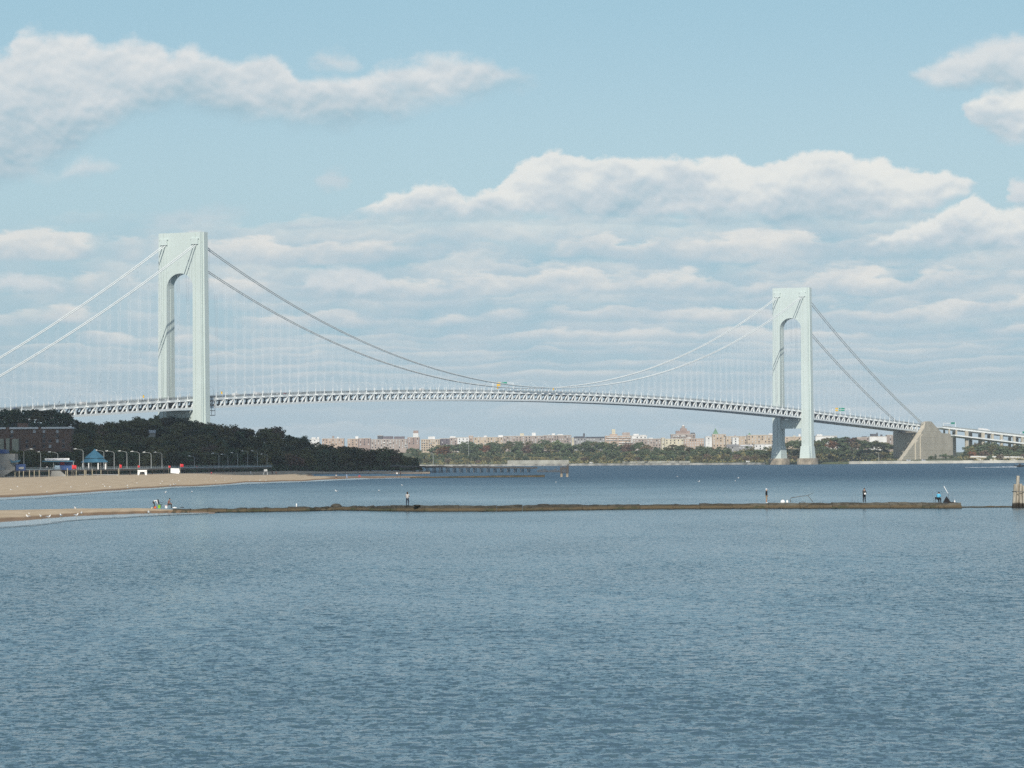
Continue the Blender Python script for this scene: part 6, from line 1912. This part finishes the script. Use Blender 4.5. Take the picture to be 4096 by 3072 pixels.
for px, m_, hh, lab in ((1733, 14, 16, 'tall pale pole on the far bank beside the dark headland'), (3515, 30, 11, 'curved pale lamp post on the lawn left of the anchorage'), (1875, 120, 26, 'pale pole standing in the far shore wood')):
    p = far_pt(px, m_); root = empty('lamp_post', p); tag(root, lab, 'lamp post')
    mb = MB(); mb.tube([(0, 0, 0), (0, 0, hh * .85), (-0.8, 0, hh * .97), (-2.4, 0, hh)], [.3, .22, .18, .14], 6); mb.build('pole', M_POLE, root)
    mb = MB(); mb.box((-2.9, 0, hh), (1.2, .5, .3)); mb.build('lamp_head', M_LAMPHEAD, root)
# motor boat with its wake
def build_boat():
    p = gnd(4078, 1868); root = empty('motor_boat', p); tag(root, 'small dark motor boat speeding off at the right edge', 'boat')
    mb = MB(); prof = [(-3.0, .2), (-3.0, 1.0), (2.4, 1.15), (3.6, 1.3), (2.6, .1)]
    vs = []
    for x, hw, z0, z1 in ((-3.2, 1.2, 0, 1.0), (0, 1.35, 0, 1.05), (2.2, .9, .15, 1.2), (3.8, .06, .8, 1.4)):
        vs += [(x, -hw, z1), (x, -hw * .6, z0), (x, hw * .6, z0), (x, hw, z1)]
    fs = []
    for k in range(3):
        fs += [(k * 4 + j, k * 4 + j + 1, k * 4 + 5 + j, k * 4 + 4 + j) for j in range(3)] + [(k * 4 + 3, k * 4, k * 4 + 4, k * 4 + 7)]
    fs += [(0, 1, 2, 3), (15, 14, 13, 12)]
    mb.add(vs, fs); mb.build('hull', MATS['dark_car_paint'], root)
    mb = MB(); mb.prism([(-0.8, 1.0), (-0.6, 2.3), (0.6, 2.3), (1.2, 1.05)], -.8, .8, lambda x, z, y: (x, y, z)); mb.build('cabin', M_GLASS, root)
    mb = MB(); mb.box((-3.3, 0, .9), (.5, .5, 1.2)); mb.build('outboard_motor', MATS['dark_car_paint'], root)
    a, b = gnd(4068, 1869), gnd(3858, 1871); mb = MB(); r = random.Random(1); vs, fs = [], []
    for k in range(31):
        t = k / 30; q = a.lerp(b, t); w_ = 1.2 + 7 * t + r.uniform(-.6, .6); hh = 0.5 * (1 - t * .8)
        vs += [(q.x, q.y - w_, q.z - .05), (q.x, q.y, q.z + hh + r.uniform(0, .15)), (q.x, q.y + w_, q.z - .05)]
        if k: fs += [((k - 1) * 3, k * 3, k * 3 + 1, (k - 1) * 3 + 1), ((k - 1) * 3 + 1, k * 3 + 1, k * 3 + 2, (k - 1) * 3 + 2)]
    mb.add(vs, fs); o = mb.build('boat_wake', mat('wake_foam', (0.55, 0.60, 0.62), .7, .35, .25), None, True); tag(o, 'long pale wake trailing behind the motor boat', 'wake', None, 'stuff')
build_boat()

# ------------------------------------------------------------------ people
M_SKIN = mat('skin', (0.42, 0.25, 0.17), 0.6, 0.05, 4.0)
M_CLOTH = {}
def cloth(name, c):
    if name not in M_CLOTH: M_CLOTH[name] = mat(name + '_cloth', c, 0.9, 0.15, 5.0)
    return M_CLOTH[name]
POSES = {
    'stand': dict(pelvis=(0, 0, .95), belly=(0, .0, 1.10), chest=(0, 0, 1.32), neck=(0, 0, 1.48), head=(0, -.02, 1.60), crown=(0, -.02, 1.70),
                  shL=(-.18, 0, 1.41), elL=(-.26, .02, 1.14), wrL=(-.23, -.08, .92), shR=(.18, 0, 1.41), elR=(.26, .02, 1.14), wrR=(.23, -.08, .92),
                  hipL=(-.10, 0, .90), knL=(-.12, -.02, .49), anL=(-.13, .02, .09), toL=(-.15, -.14, .04), hipR=(.10, 0, .90), knR=(.12, -.02, .49), anR=(.13, .02, .09), toR=(.15, -.14, .04)),
}
def derive(base, **kw):
    d = dict(POSES[base]); d.update(kw); return d
POSES['arms_front'] = derive('stand', elL=(-.25, -.10, 1.16), wrL=(-.12, -.28, 1.20), elR=(.25, -.10, 1.16), wrR=(.12, -.28, 1.20))
POSES['look_down'] = derive('stand', head=(0, -.08, 1.58), crown=(0, -.10, 1.68), elR=(.22, -.12, 1.16), wrR=(.08, -.30, 1.08), elL=(-.22, -.12, 1.16), wrL=(-.05, -.30, 1.05))
POSES['walk'] = derive('stand', knL=(-.11, -.20, .52), anL=(-.11, -.14, .10), toL=(-.11, -.30, .06), knR=(.11, .08, .48), anR=(.11, .30, .14), toR=(.11, .20, .04), wrL=(-.22, .16, .95), wrR=(.22, -.22, .98))
POSES['sit'] = derive('stand', pelvis=(0, 0, .50), belly=(0, -.03, .66), chest=(0, -.10, .88), neck=(0, -.17, 1.03), head=(0, -.24, 1.13), crown=(0, -.27, 1.23),
                      shL=(-.18, -.13, .97), elL=(-.25, -.22, .70), wrL=(-.12, -.42, .60), shR=(.18, -.13, .97), elR=(.25, -.22, .70), wrR=(.12, -.42, .60),
                      hipL=(-.10, -.03, .48), knL=(-.14, -.45, .50), anL=(-.14, -.42, .09), toL=(-.15, -.58, .04), hipR=(.10, -.03, .48), knR=(.14, -.45, .50), anR=(.14, -.42, .09), toR=(.15, -.58, .04))
POSES['bend'] = derive('stand', pelvis=(0, .10, .80), belly=(0, -.02, .92), chest=(0, -.25, 1.00), neck=(0, -.42, .96), head=(0, -.54, .90), crown=(0, -.62, .84),
                       shL=(-.19, -.33, .98), elL=(-.24, -.40, .70), wrL=(-.14, -.46, .45), shR=(.19, -.33, .98), elR=(.24, -.40, .70), wrR=(.14, -.46, .45),
                       hipL=(-.10, .10, .76), knL=(-.15, -.10, .45), anL=(-.14, .05, .09), toL=(-.16, -.12, .04), hipR=(.10, .10, .76), knR=(.15, -.10, .45), anR=(.14, .05, .09), toR=(.16, -.12, .04))
SEGS = [('pelvis', 'belly', 'top'), ('belly', 'chest', 'top'), ('chest', 'neck', 'top'), ('neck', 'head', 'skin'), ('head', 'crown', 'skin'),
        ('chest', 'shL', 'top'), ('shL', 'elL', 'top'), ('elL', 'wrL', 'sleeve'), ('chest', 'shR', 'top'), ('shR', 'elR', 'top'), ('elR', 'wrR', 'sleeve'),
        ('pelvis', 'hipL', 'legs'), ('hipL', 'knL', 'legs'), ('knL', 'anL', 'shin'), ('anL', 'toL', 'shoe'), ('pelvis', 'hipR', 'legs'), ('hipR', 'knR', 'legs'), ('knR', 'anR', 'shin'), ('anR', 'toR', 'shoe')]
RAD = dict(pelvis=(.165, .13), belly=(.155, .12), chest=(.175, .125), neck=(.062, .062), head=(.088, .10), crown=(.072, .082), shL=(.085, .08), shR=(.085, .08), elL=(.055, .055), elR=(.055, .055),
           wrL=(.04, .035), wrR=(.04, .035), hipL=(.105, .11), hipR=(.105, .11), knL=(.072, .075), knR=(.072, .075), anL=(.05, .055), anR=(.05, .055), toL=(.045, .035), toR=(.045, .035))
def person(loc, rz, pose, cols, label, scale=1.0, bulk=1.0, group=None, cap=None, hair_long=False):
    """cols: top, sleeve, legs, shin, shoe, hair materials; one continuous skinned body"""
    P = POSES[pose]; names = list(P.keys()); idx = {n: i for i, n in enumerate(names)}
    me = bpy.data.meshes.new('skeleton'); me.from_pydata([P[n] for n in names], [(idx[a], idx[b]) for a, b, _ in SEGS], []); me.update()
    tmp = bpy.data.objects.new('skeleton', me); C.objects.link(tmp)
    tmp.modifiers.new('Skin', 'SKIN')
    sv = me.skin_vertices[0].data
    for n in names:
        ra = RAD[n]; k = bulk if n not in ('head', 'crown', 'neck') else 1.0
        sv[idx[n]].radius = (ra[0] * k, ra[1] * k)
        sv[idx[n]].use_root = n == 'pelvis'
    sb = tmp.modifiers.new('Sub', 'SUBSURF'); sb.levels = 1; sb.render_levels = 1
    dg = bpy.context.evaluated_depsgraph_get(); dg.update()
    bm_ = bpy.data.meshes.new_from_object(tmp.evaluated_get(dg))
    bpy.data.objects.remove(tmp)
    bm_.name = 'person'
    bm_.materials.clear()
    order = ['top', 'sleeve', 'legs', 'shin', 'shoe', 'skin']
    for o_ in order: bm_.materials.append(M_SKIN if o_ == 'skin' else cols[o_])
    seg = [(Vector(P[a]), Vector(P[b]), order.index(k)) for a, b, k in SEGS]
    for f in bm_.polygons:
        c = f.center; best = (9, 0)
        for a, b, mi in seg:
            ab = b - a; t = max(0, min(1, (c - a).dot(ab) / ab.length_squared)); d = (c - a - ab * t).length
            if mi in (5,) : d *= 1.0
            if d < best[0]: best = (d, mi)
        f.material_index = best[1]; f.use_smooth = True
    # fingers and nose, joined to the body mesh
    b2 = bmesh.new(); b2.from_mesh(bm_)
    extra = MB()
    for sd in ('L', 'R'):
        w_, e_ = Vector(P['wr' + sd]), Vector(P['el' + sd]); d = (w_ - e_).normalized(); sx = d.cross(Vector((0, 0, 1)))
        if sx.length < .1: sx = d.cross(Vector((0, 1, 0)))
        sx.normalize(); up = sx.cross(d)
        extra.tube([w_ - d * .01, w_ + d * .05, w_ + d * .09], [.032, .040, .032], 6)
        for k, ln in enumerate((.060, .074, .078, .070)):
            o_ = sx * ((k - 1.5) * .020); extra.tube([w_ + d * .085 + o_, w_ + d * (.085 + ln * .6) + o_ * 1.1 - up * .01, w_ + d * (.085 + ln) + o_ - up * .035], [.0095, .009, .007], 5)
        th = -sx if sd == 'L' else sx
        extra.tube([w_ + d * .03 + th * .03, w_ + d * .07 + th * .06 - up * .01, w_ + d * .10 + th * .062 - up * .025], [.013, .011, .008], 5)
    hd, cr = Vector(P['head']), Vector(P['crown'])
    extra.tube([hd + Vector((0, -.085, .03)), hd + Vector((0, -.115, -.005))], [.010, .018], 5)
    base = len(b2.verts)
    vv = [b2.verts.new(p) for p in extra.v]
    for f in extra.f:
        try:
            nf = b2.faces.new([vv[i] for i in f]); nf.material_index = 5
        except ValueError: pass
    b2.to_mesh(bm_); b2.free()
    o = bpy.data.objects.new('person', bm_); o.location = loc; o.rotation_euler = (0, 0, rz); o.scale = (scale,) * 3
    tag(link(o), label, 'person', group)
    # hair or cap
    h = MB(); n = 10
    ax = (cr - hd).normalized()
    c0 = hd.lerp(cr, 0.45) + Vector((0, .012, 0))
    for i in range(4): pass
    bmh = bmesh.new(); bmesh.ops.create_icosphere(bmh, subdivisions=2, radius=1)
    for v in list(bmh.verts):
        v.co = Vector((v.co.x * .108, v.co.y * .122, v.co.z * .125)) + c0 + Vector((0, .012, .015))
    kill = [v for v in bmh.verts if (v.co - c0).y < -0.03 and (v.co - c0).z < 0.055 or (v.co - c0).z < (-0.05 if not hair_long else -0.2)]
    bmesh.ops.delete(bmh, geom=kill, context='VERTS')
    if hair_long:
        for v in bmh.verts:
            if v.co.z < c0.z: v.co.z -= (c0.z - v.co.z) * 1.4
    if cap:
        r_ = bmesh.ops.create_cone(bmh, cap_ends=True, segments=10, radius1=.085, radius2=.075, depth=.015)
        for v in r_['verts']: v.co = v.co + c0 + Vector((0, -.13, .05))
    hm = bpy.data.meshes.new('hair'); bmh.to_mesh(hm); bmh.free(); hm.materials.append(cap or cols['hair'])
    for f in hm.polygons: f.use_smooth = True
    link(bpy.data.objects.new('cap' if cap else 'hair', hm), o)
    return o
def outfit(top, legs, sleeve=None, shin=None, shoe=None, hair=None):
    return dict(top=top, legs=legs, sleeve=sleeve or top, shin=shin or legs, shoe=shoe or cloth('dark_shoe', (.03, .03, .03)), hair=hair or cloth('dark_hair', (.02, .016, .013)))
NAVY = cloth('navy', (.012, .016, .035)); BLACK = cloth('black', (.014, .014, .016)); GREYTOP = cloth('light_grey', (.42, .40, .38)); WHITEC = cloth('white', (.75, .75, .74))
BROWNTOP = cloth('red_brown', (.26, .12, .09)); TEAL = cloth('bright_blue', (.10, .42, .62)); KHAKI = cloth('khaki', (.30, .24, .16)); CHAR = cloth('charcoal', (.055, .055, .055)); PINK = cloth('pinkish_red', (.6, .06, .09)); DENIM = cloth('denim', (.06, .09, .16)); SKYB = cloth('pale_blue', (.35, .45, .6))
person(jetty_at(1630), math.radians(172), 'arms_front', outfit(GREYTOP, NAVY, hair=cloth('brown_hair', (.06, .035, .02))), 'person with long hair in a light grey top standing alone on the jetty', 0.98, 1.0, None, None, True)
person(jetty_at(3066), math.radians(75), 'stand', outfit(BLACK, KHAKI, sleeve=BLACK, shin=M_SKIN, shoe=WHITEC), 'person in a white cap and black jacket standing on the jetty', 1.06, 1.05, None, cloth('white', (.75, .75, .74)))
person(jetty_at(3457), math.radians(20), 'look_down', outfit(CHAR, BLACK, sleeve=CHAR), 'person in dark clothes holding a white bag on the jetty', 1.05, 1.1)
person(jetty_at(3754) + Vector((0, .3, -.02)), math.radians(150), 'sit', outfit(TEAL, BLACK, sleeve=WHITEC), 'person in a bright blue top sitting near the jetty end', 1.05, 1.22)
SPOT = lambda px, y, z=.5: gnd(px, y, z)
person(SPOT(616, 2032, .5), math.radians(100), 'bend', outfit(WHITEC, CHAR), 'person in a white shirt bending over gear on the sand spit', 1.0, 1.12)
person(SPOT(672, 2033, .5) + Vector((0, 0, .0)), math.radians(88), 'sit', outfit(BROWNTOP, CHAR), 'person in a reddish top sitting on a white bucket on the sand spit', 1.0, 1.0)
for px, yf, pose, rz, of, lab in ((1003, 1900, 'walk', 30, outfit(WHITEC, WHITEC), 'person in white walking on the shaded sand near the lifeguard chair'), (892, 1899, 'stand', 90, outfit(BLACK, BLACK), 'person in black standing on the shaded sand left of the person in white'),
        (846, 1899, 'sit', 200, outfit(PINK, CHAR), 'person with a red top sitting on the shaded sand'), (1089, 1899, 'stand', 160, outfit(NAVY, BLACK), 'dark clothed person standing right of the lifeguard chair'), (1104, 1899, 'sit', 20, outfit(BROWNTOP, BLACK), 'dark clothed person sitting right of the lifeguard chair'),
        (1345, 1918, 'stand', 180, outfit(GREYTOP, CHAR, shin=M_SKIN), 'person in grey standing at the water edge of the far sand, leftmost of three'), (1387, 1915, 'walk', 90, outfit(SKYB, SKYB), 'person in pale blue walking at the water edge, middle of three'), (1436, 1913, 'bend', 80, outfit(PINK, PINK), 'person in red bending at the water edge, rightmost of three'),
        (1588, 1906, 'stand', 0, outfit(WHITEC, CHAR), 'person in a white top near the start of the thin far jetty'), (1602, 1906, 'look_down', 30, outfit(NAVY, CHAR), 'dark clothed person near the start of the thin far jetty'), (1431, 1891, 'stand', 0, outfit(BLACK, BLACK), 'dark clothed person standing on the far shaded beach before the wood')):
    p = gnd(px, yf, 0.5 if yf > 1902 else 0.95 if px < 1200 else 0.6)
    person(p, math.radians(rz), pose, of, lab, 1.05, 1.05)
for px, col, rz, lab in ((188, WHITEC, 0, 'person in white on the boardwalk left of the kiosk counter'), (652, GREYTOP, 90, 'person in pale clothes on the boardwalk left of the white canvas shelter'), (243, CHAR, 20, 'dark clothed person on the boardwalk in front of the kiosk')):
    person(bw(px, 1.5, BW_Z), math.radians(rz), 'stand', outfit(col, DENIM), lab, 1.0)

# ------------------------------------------------------------------ fishing gear
M_GREENB = mat('lime_green_plastic', (0.25, 0.55, 0.03), 0.4, 0.05, 2.0)
M_ORANGE = mat('orange_plastic', (0.6, 0.12, 0.04), 0.5, 0.1, 2.0)
M_BLACKP = mat('black_plastic', (0.02, 0.02, 0.022), 0.5, 0.1, 2.0)
def bucket(p, r1, r2, h, m_, label, lid=None):
    root = empty('bucket', p); tag(root, label, 'bucket')
    mb = MB(); mb.tube([(0, 0, 0), (0, 0, h)], [r1, r2], 14); mb.tube([(0, 0, h - .05), (0, 0, h)], [r2 + .015, r2 + .015], 14); mb.build('body', m_, root)
    mb = MB(); mb.tube([(-r2, 0, h - .03), (-r2 * .8, -r2 * .6, h - .14), (0, -r2 * 1.05, h - .2), (r2 * .8, -r2 * .6, h - .14), (r2, 0, h - .03)], .008, 4); mb.build('handle', M_DARKSTEEL, root)
    if lid:
        mb = MB(); mb.tube([(0, 0, h), (0, 0, h + .05)], [r2 + .02, r2 + .01], 14); mb.build('lid', lid, root)
g = SPOT(637, 2033, .48); bucket(g, .17, .2, .42, M_GREENB, 'lime green bucket on the sand spit beside the folding chair')
g = SPOT(665, 2033, .48); bucket(g + Vector((0, .02, 0)), .17, .19, .36, M_WHITE, 'white bucket with a red lid used as a seat on the sand spit', M_REDPANEL)
def folding_chair(p, rz, label, low=False):
    root = empty('folding_chair', p, rz); tag(root, label, 'chair')
    mb = MB(); mb.box((0, 0, .45), (.5, .48, .05)); mb.build('seat', M_BLACKP, root)
    mb = MB(); mb.box((0, .3, .82 if not low else .60), (.5, .05, .62 if not low else .2), M=Matrix.Rotation(-.28, 3, 'X')); mb.build('backrest', M_BLACKP, root)
    for sx in (-.26, .26):
        mb = MB(); mb.bar((sx, -.22, 0), (sx, .2, .5), .03); mb.build('leg', M_DARKSTEEL, root)
        mb = MB(); mb.bar((sx, .24, 0), (sx, -.2, .5), .03); mb.build('leg', M_DARKSTEEL, root)
        mb = MB(); mb.box((sx, -.02, .68), (.06, .5, .03)); mb.build('armrest', M_BLACKP, root)
folding_chair(SPOT(641, 2031, .5) + Vector((0, .5, 0)), math.radians(80), 'black folding chair on the sand spit between the two people')
folding_chair(jetty_at(3751) + Vector((0, .35, -.03)), math.radians(160), 'low black folding chair at the jetty end under the person in blue', True)
def lump(p, sx, sy, sz, m_, name, label, cat, seed=0, knot=None):
    r = random.Random(seed); bm = bmesh.new(); bmesh.ops.create_icosphere(bm, subdivisions=2, radius=1)
    for v in bm.verts:
        k = 1 + .15 * math.sin(3 * v.co.x + seed) + r.uniform(-.06, .06)
        z = max(-.55, v.co.z)
        v.co = Vector((v.co.x * sx * k, v.co.y * sy * k, (z + .55) / 1.55 * sz * k * 1.0))
    me = bpy.data.meshes.new('bag'); bm.to_mesh(me); bm.free(); me.materials.append(m_)
    for f in me.polygons: f.use_smooth = True
    if knot:
        root = empty(name, p); tag(root, label, cat); inst('bag', me, (0, 0, 0), 0, root)
        mb = MB(); mb.tube([(0, 0, sz * .85), (.02, 0, sz * 1.0), (.05, 0, sz * 1.15)], [.09, .04, .10], 8); mb.build('knot', m_, root)
        return root
    o = inst(name, me, p); tag(o, label, cat); return o
lump(jetty_at(3130), .36, .25, .40, M_WHITE, 'plastic_bag', 'larger white plastic bag on the jetty right of the white capped person', 'bag', 1, True)
lump(jetty_at(3149), .20, .2, .36, M_WHITE, 'plastic_bag', 'smaller white plastic bag beside the larger one on the jetty', 'bag', 2, True)
lump(jetty_at(3459) + Vector((.02, -.42, 1.02)), .16, .1, .2, M_WHITE, 'plastic_bag', 'white bag held at the chest of the dark clothed person on the jetty', 'bag', 9, True)
lump(jetty_at(3819), .10, .1, .28, M_WHITE, 'plastic_bag', 'tiny white bag at the very end of the jetty', 'bag', 3, True)
lump(SPOT(699, 2033, .45), .30, .15, .14, M_WHITE, 'plastic_bag', 'flat white bag on the sand right of the seated person', 'bag', 4, True)
lump(SPOT(728, 2031, .45), .25, .12, .10, M_BLACKP, 'black_bag', 'flat black bag on the sand at the root of the jetty', 'bag', 5, True)
lump(SPOT(621, 2034, .46) + Vector((0, -.4, 0)), .20, .2, .26, M_ORANGE, 'tackle_bag', 'orange tackle bag on the sand before the bending person', 'bag', 6, True)
lump(SPOT(608, 2034, .46) + Vector((0, -.3, 0)), .18, .15, .14, mat('yellowish_sack', (.55, .5, .3), .8, .1, 3.0), 'sack', 'small yellowish sack on the sand left of the orange bag', 'bag', 7, True)
def small_tent(p):
    root = empty('beach_tent', p); tag(root, 'small dark tent shaped heap of gear at the jetty end', 'tent')
    mb = MB(); mb.add([(-.5, -.3, 0), (.55, -.3, 0), (.5, .5, 0), (-.45, .5, 0), (-.02, .1, .84)], [(3, 2, 1, 0), (0, 1, 4), (1, 2, 4), (2, 3, 4), (3, 0, 4)]); mb.build('cover', BLACK, root)
    mb = MB(); mb.tube([(.4, -.35, .06), (.9, -.35, .04)], .06, 6); mb.build('rolled_mat', M_BLACKP, root)
small_tent(jetty_at(3787) + Vector((0, 0, -.03)))
o = MB(); q = jetty_at(3800)
a = at(3791, 1973, q.y); b = at(3775, 1944, q.y)
rt = empty('leaning_board', q); tag(rt, 'slim white board tilted up on a rod holder at the jetty end', 'board')
o.bar(a - q, b - q, .20, .06); o.build('board', M_WHITE, rt)
o = MB(); o.tube([Vector((0, 0, -.05)), a - q + Vector((0, .05, .1))], .02, 5); o.build('rod_holder', M_DARKSTEEL, rt)
def rod(px, y0, px1, y1, label, bend=0.0, grp=None):
    q = jetty_at(px); a = at(px, y0, q.y); b = at(px1, y1, q.y); root = empty('fishing_rod', q); tag(root, label, 'fishing rod', grp)
    mb = MB(); pts = [Vector((a.x, a.y, q.z - .03)) - q] + [a.lerp(b, t) - q + Vector((0, 0, bend * math.sin(t * math.pi))) for t in (.3, .6, 1.0)]
    mb.tube(pts, [.018, .014, .010, .006], 5); mb.build('blank', M_DARKSTEEL, root)
    mb = MB(); mb.tube([pts[0], pts[0].lerp(pts[1], .4)], .022, 6); mb.build('handle', M_BLACKP, root)
rod(3404, 2010, 3405, 1984, 'short fishing rod, leftmost of four upright rods left of the dark clothed person')
rod(3411, 2010, 3411, 1986, 'short fishing rod, second of four upright rods left of the dark clothed person')
rod(3419, 2010, 3423, 1966, 'tall fishing rod, third of four upright rods left of the dark clothed person')
rod(3432, 2010, 3431, 1988, 'short fishing rod, nearest the dark clothed person')
rod(3736, 2010, 3728, 1962, 'fishing rod standing left of the person in blue')
rod(3812, 2010, 3811, 1962, 'fishing rod standing right of the dark heap at the jetty end')
dw = empty('driftwood_branch', jetty_at(3205)); tag(dw, 'bare crooked driftwood branch propped on the jetty', 'branch')
q = jetty_at(3205)
def dpt(px, y): return at(px, y, q.y) - q
mb = MB(); mb.tube([dpt(3163, 2009), dpt(3160, 1998), dpt(3166, 1991), dpt(3192, 1987), dpt(3230, 1982), dpt(3255, 1971)], [.05, .045, .045, .04, .035, .015], 6); mb.build('bough', M_OLDWOOD, dw)
mb = MB(); mb.tube([dpt(3231, 1982), dpt(3240, 1993), dpt(3252, 2009)], [.03, .035, .04], 6); mb.build('side_branch', M_OLDWOOD, dw)
mb = MB(); mb.tube([dpt(3205, 2006), dpt(3212, 2007), dpt(3222, 2011)], [.02, .03, .03], 6); mb.build('twig', M_OLDWOOD, dw)
wp = jetty_at(1186); o = MB(); o.tube([(0, 0, -.1), (0, 0, .42), (0, 0, .47)], [.085, .08, .05], 10); o = o.build('marker_post', M_WHITE, None, True, wp); tag(o, 'short white marker post on the shoreward part of the jetty', 'post')

# ------------------------------------------------------------------ gulls
M_GULL = mat('gull_white', (0.80, 0.80, 0.78), 0.8, 0.03, 5.0); M_GULLG = mat('gull_grey', (0.38, 0.40, 0.42), 0.8, 0.05, 5.0); M_BILL = mat('gull_bill', (0.6, 0.4, 0.05), 0.5, 0.05, 5.0)
def gull_mesh(afloat):
    mb = MB(); z = .02 if afloat else .16
    mb.mat(0).tube([(-.20, 0, z + .12), (-.10, 0, z + .10), (.02, 0, z + .09), (.12, 0, z + .12), (.17, 0, z + .20), (.19, 0, z + .26), (.23, 0, z + .27), (.26, 0, z + .265)], [.015, .07, .10, .085, .05, .045, .04, .01], 8)
    mb.mat(1)
    for sy in (-1, 1):
        mb.tube([(-.34, sy * .01, z + .13), (-.18, sy * .06, z + .13), (.0, sy * .095, z + .13), (.10, sy * .07, z + .15)], [.012, .035, .05, .02], 6)
    mb.mat(2).tube([(.26, 0, z + .265), (.32, 0, z + .25)], [.014, .004], 5)
    if not afloat:
        for sy in (-.03, .03): mb.tube([(.02, sy, z + .04), (.03, sy, 0)], .008, 4)
    return mb.mesh('gull', [M_GULL, M_GULLG, M_BILL], True)
G_STAND, G_SWIM = gull_mesh(False), gull_mesh(True)
for px, y, rz, lab in ((113, 2075, 190, 'white gull at the near waterline, leftmost on the sand spit'), (122, 2068, 160, 'white gull just behind the leftmost one on the sand spit'), (163, 2074, 250, 'small white gull standing right of the leftmost pair on the spit'), (194, 2076, 10, 'white gull facing right at the wet edge of the spit'),
                       (244, 2071, 120, 'white gull at the middle of the row on the wet sand edge'), (305, 2069, 15, 'pale gull with a long body near the wet edge of the spit'), (326, 2061, 280, 'white gull standing above the pale long bodied one'), (302, 2041, 250, 'white gull alone higher up on the dry sand of the spit'),
                       (595, 2060, 265, 'white gull standing alone at the water edge below the people')):
    o = inst('gull', G_STAND, gnd(px, y, 0.12 if y > 2065 else .35), math.radians(rz)); o.scale = (1.25,) * 3 if px > 590 else (1.05,) * 3
    tag(o, lab, 'gull', 'gulls on the near sand spit')
r = random.Random(17)
spots = []
for k in range(46):
    px = r.choice([r.uniform(440, 760), r.uniform(760, 1090), r.uniform(0, 460)])
    ysh = BEACH_SHORE(px); y = r.uniform(1908 - (px - 300) * .008, ysh - 2) if px < 700 else r.uniform(1903, ysh)
    spots.append((px, min(y, ysh - 1)))
for px, y in spots:
    p = gnd(px, y, 0.55); o = inst('gull', G_STAND, p, r.uniform(0, 6.28)); o.scale = (1.0,) * 3
    tag(o, 'tiny white gull resting in the scattered flock on the sunlit beach', 'gull', 'gulls on the far beach')
for px, y, lab in ((661, 1972, 'white gull floating left of two in the channel behind the spit'), (768, 1971, 'white gull floating right of two in the channel behind the spit'), (1515, 1967, 'white gull floating left of the person in grey'), (1346, 1967, 'small white gull floating before the far sand'), (1609, 1944, 'white gull floating above the person in grey'),
                   (2224, 1931, 'white gull floating below the pier markers'), (2710, 1908, 'white gull floating in the open water, left of a group'), (2795, 1928, 'white gull floating nearest in the open water'), (2942, 1927, 'white gull floating in the open water, right of a group'), (2952, 1914, 'small white gull floating farthest in the open water'), (3374, 1859, 'white gull floating by the sea wall gap')):
    p = gnd(px, y, 0.0); o = inst('gull', G_SWIM, p, r.uniform(0, 6.28)); o.scale = (1.3,) * 3
    tag(o, lab, 'gull', 'gulls afloat')

# ------------------------------------------------------------------ the cloud whose shadow lies on the bluff
def shadow_cloud():
    m_ = bpy.data.materials.new('cumulus'); m_.use_nodes = True
    t = NT(m_.node_tree); b = t.n['Principled BSDF']
    b.inputs['Base Color'].default_value = (.9, .9, .9, 1); b.inputs['Roughness'].default_value = 1.0; b.inputs['Specular IOR Level'].default_value = 0.0
    ALT = 1050.0
    k = ALT / math.tan(SUN_EL)
    sx, sy = sun_dir.x / math.hypot(sun_dir.x, sun_dir.y), sun_dir.y / math.hypot(sun_dir.x, sun_dir.y)
    # outline of the shade on the ground, carried up towards the sun
    foot = [(-900, 1430), (-201, 1450), (-196, 1600), (-191, 1665), (-184, 1740), (-174, 1830), (-158, 1885), (-145, 1850), (-125, 1640), (-107, 1565), (-98, 1680), (-92, 1900), (-76, 1945), (-50, 1985), (-40, 2060), (-45, 2400), (-75, 2560), (-130, 2640), (-200, 2700), (-300, 2760), (-420, 2790), (-900, 2800)]
    n = len(foot)
    r = random.Random(3)
    rows = []
    cx, cy = -450, 2250
    bm = bmesh.new()
    rings = []
    for (g, z) in ((1.0, -10), (1.0, 30), (0.97, 90), (0.9, 150), (0.75, 240), (0.45, 330)):
        ring = []
        for i, (x, y) in enumerate(foot):
            w_ = 1.0 if abs(z) < 40 else 1 + r.uniform(-.05, .03)
            ring.append(bm.verts.new(((cx + (x - cx) * g * w_) + sx * k, (cy + (y - cy) * g * w_) + sy * k, ALT + z * (1 + r.uniform(-.2, .2)) if abs(z) > 40 else ALT + z)))
        rings.append(ring)
    for a, b_ in zip(rings[:-1], rings[1:]):
        for i in range(n): bm.faces.new((a[i], a[(i + 1) % n], b_[(i + 1) % n], b_[i]))
    bm.faces.new(rings[0][::-1]); bm.faces.new(rings[-1])
    bmesh.ops.triangulate(bm, faces=[f for f in bm.faces if len(f.verts) > 4])
    me = bpy.data.meshes.new('cloud'); bm.to_mesh(me); bm.free(); me.materials.append(m_)
    for f in me.polygons: f.use_smooth = True
    o = link(bpy.data.objects.new('cloud', me)); tag(o, 'broad cumulus cloud overhead shading the wooded bluff', 'cloud')
shadow_cloud()

# ------------------------------------------------------------------ the harbour air
def haze():
    m_ = bpy.data.materials.new('harbour_air'); m_.use_nodes = True
    t = NT(m_.node_tree); t.n.clear()
    out = t.node('ShaderNodeOutputMaterial'); v = t.node('ShaderNodeVolumePrincipled')
    v.inputs['Color'].default_value = (0.80, 0.90, 1.0, 1); v.inputs['Density'].default_value = HAZE; v.inputs['Anisotropy'].default_value = 0.0
    t.l.new(v.outputs[0], out.inputs['Volume'])
    mb = MB(); mb.box((0, 800, 108), (24000, 24000, 244))
    o = mb.build('haze', m_); tag(o, 'thin bluish air over the harbour', 'haze', None, 'stuff')
HAZE = 3.4e-5
haze()
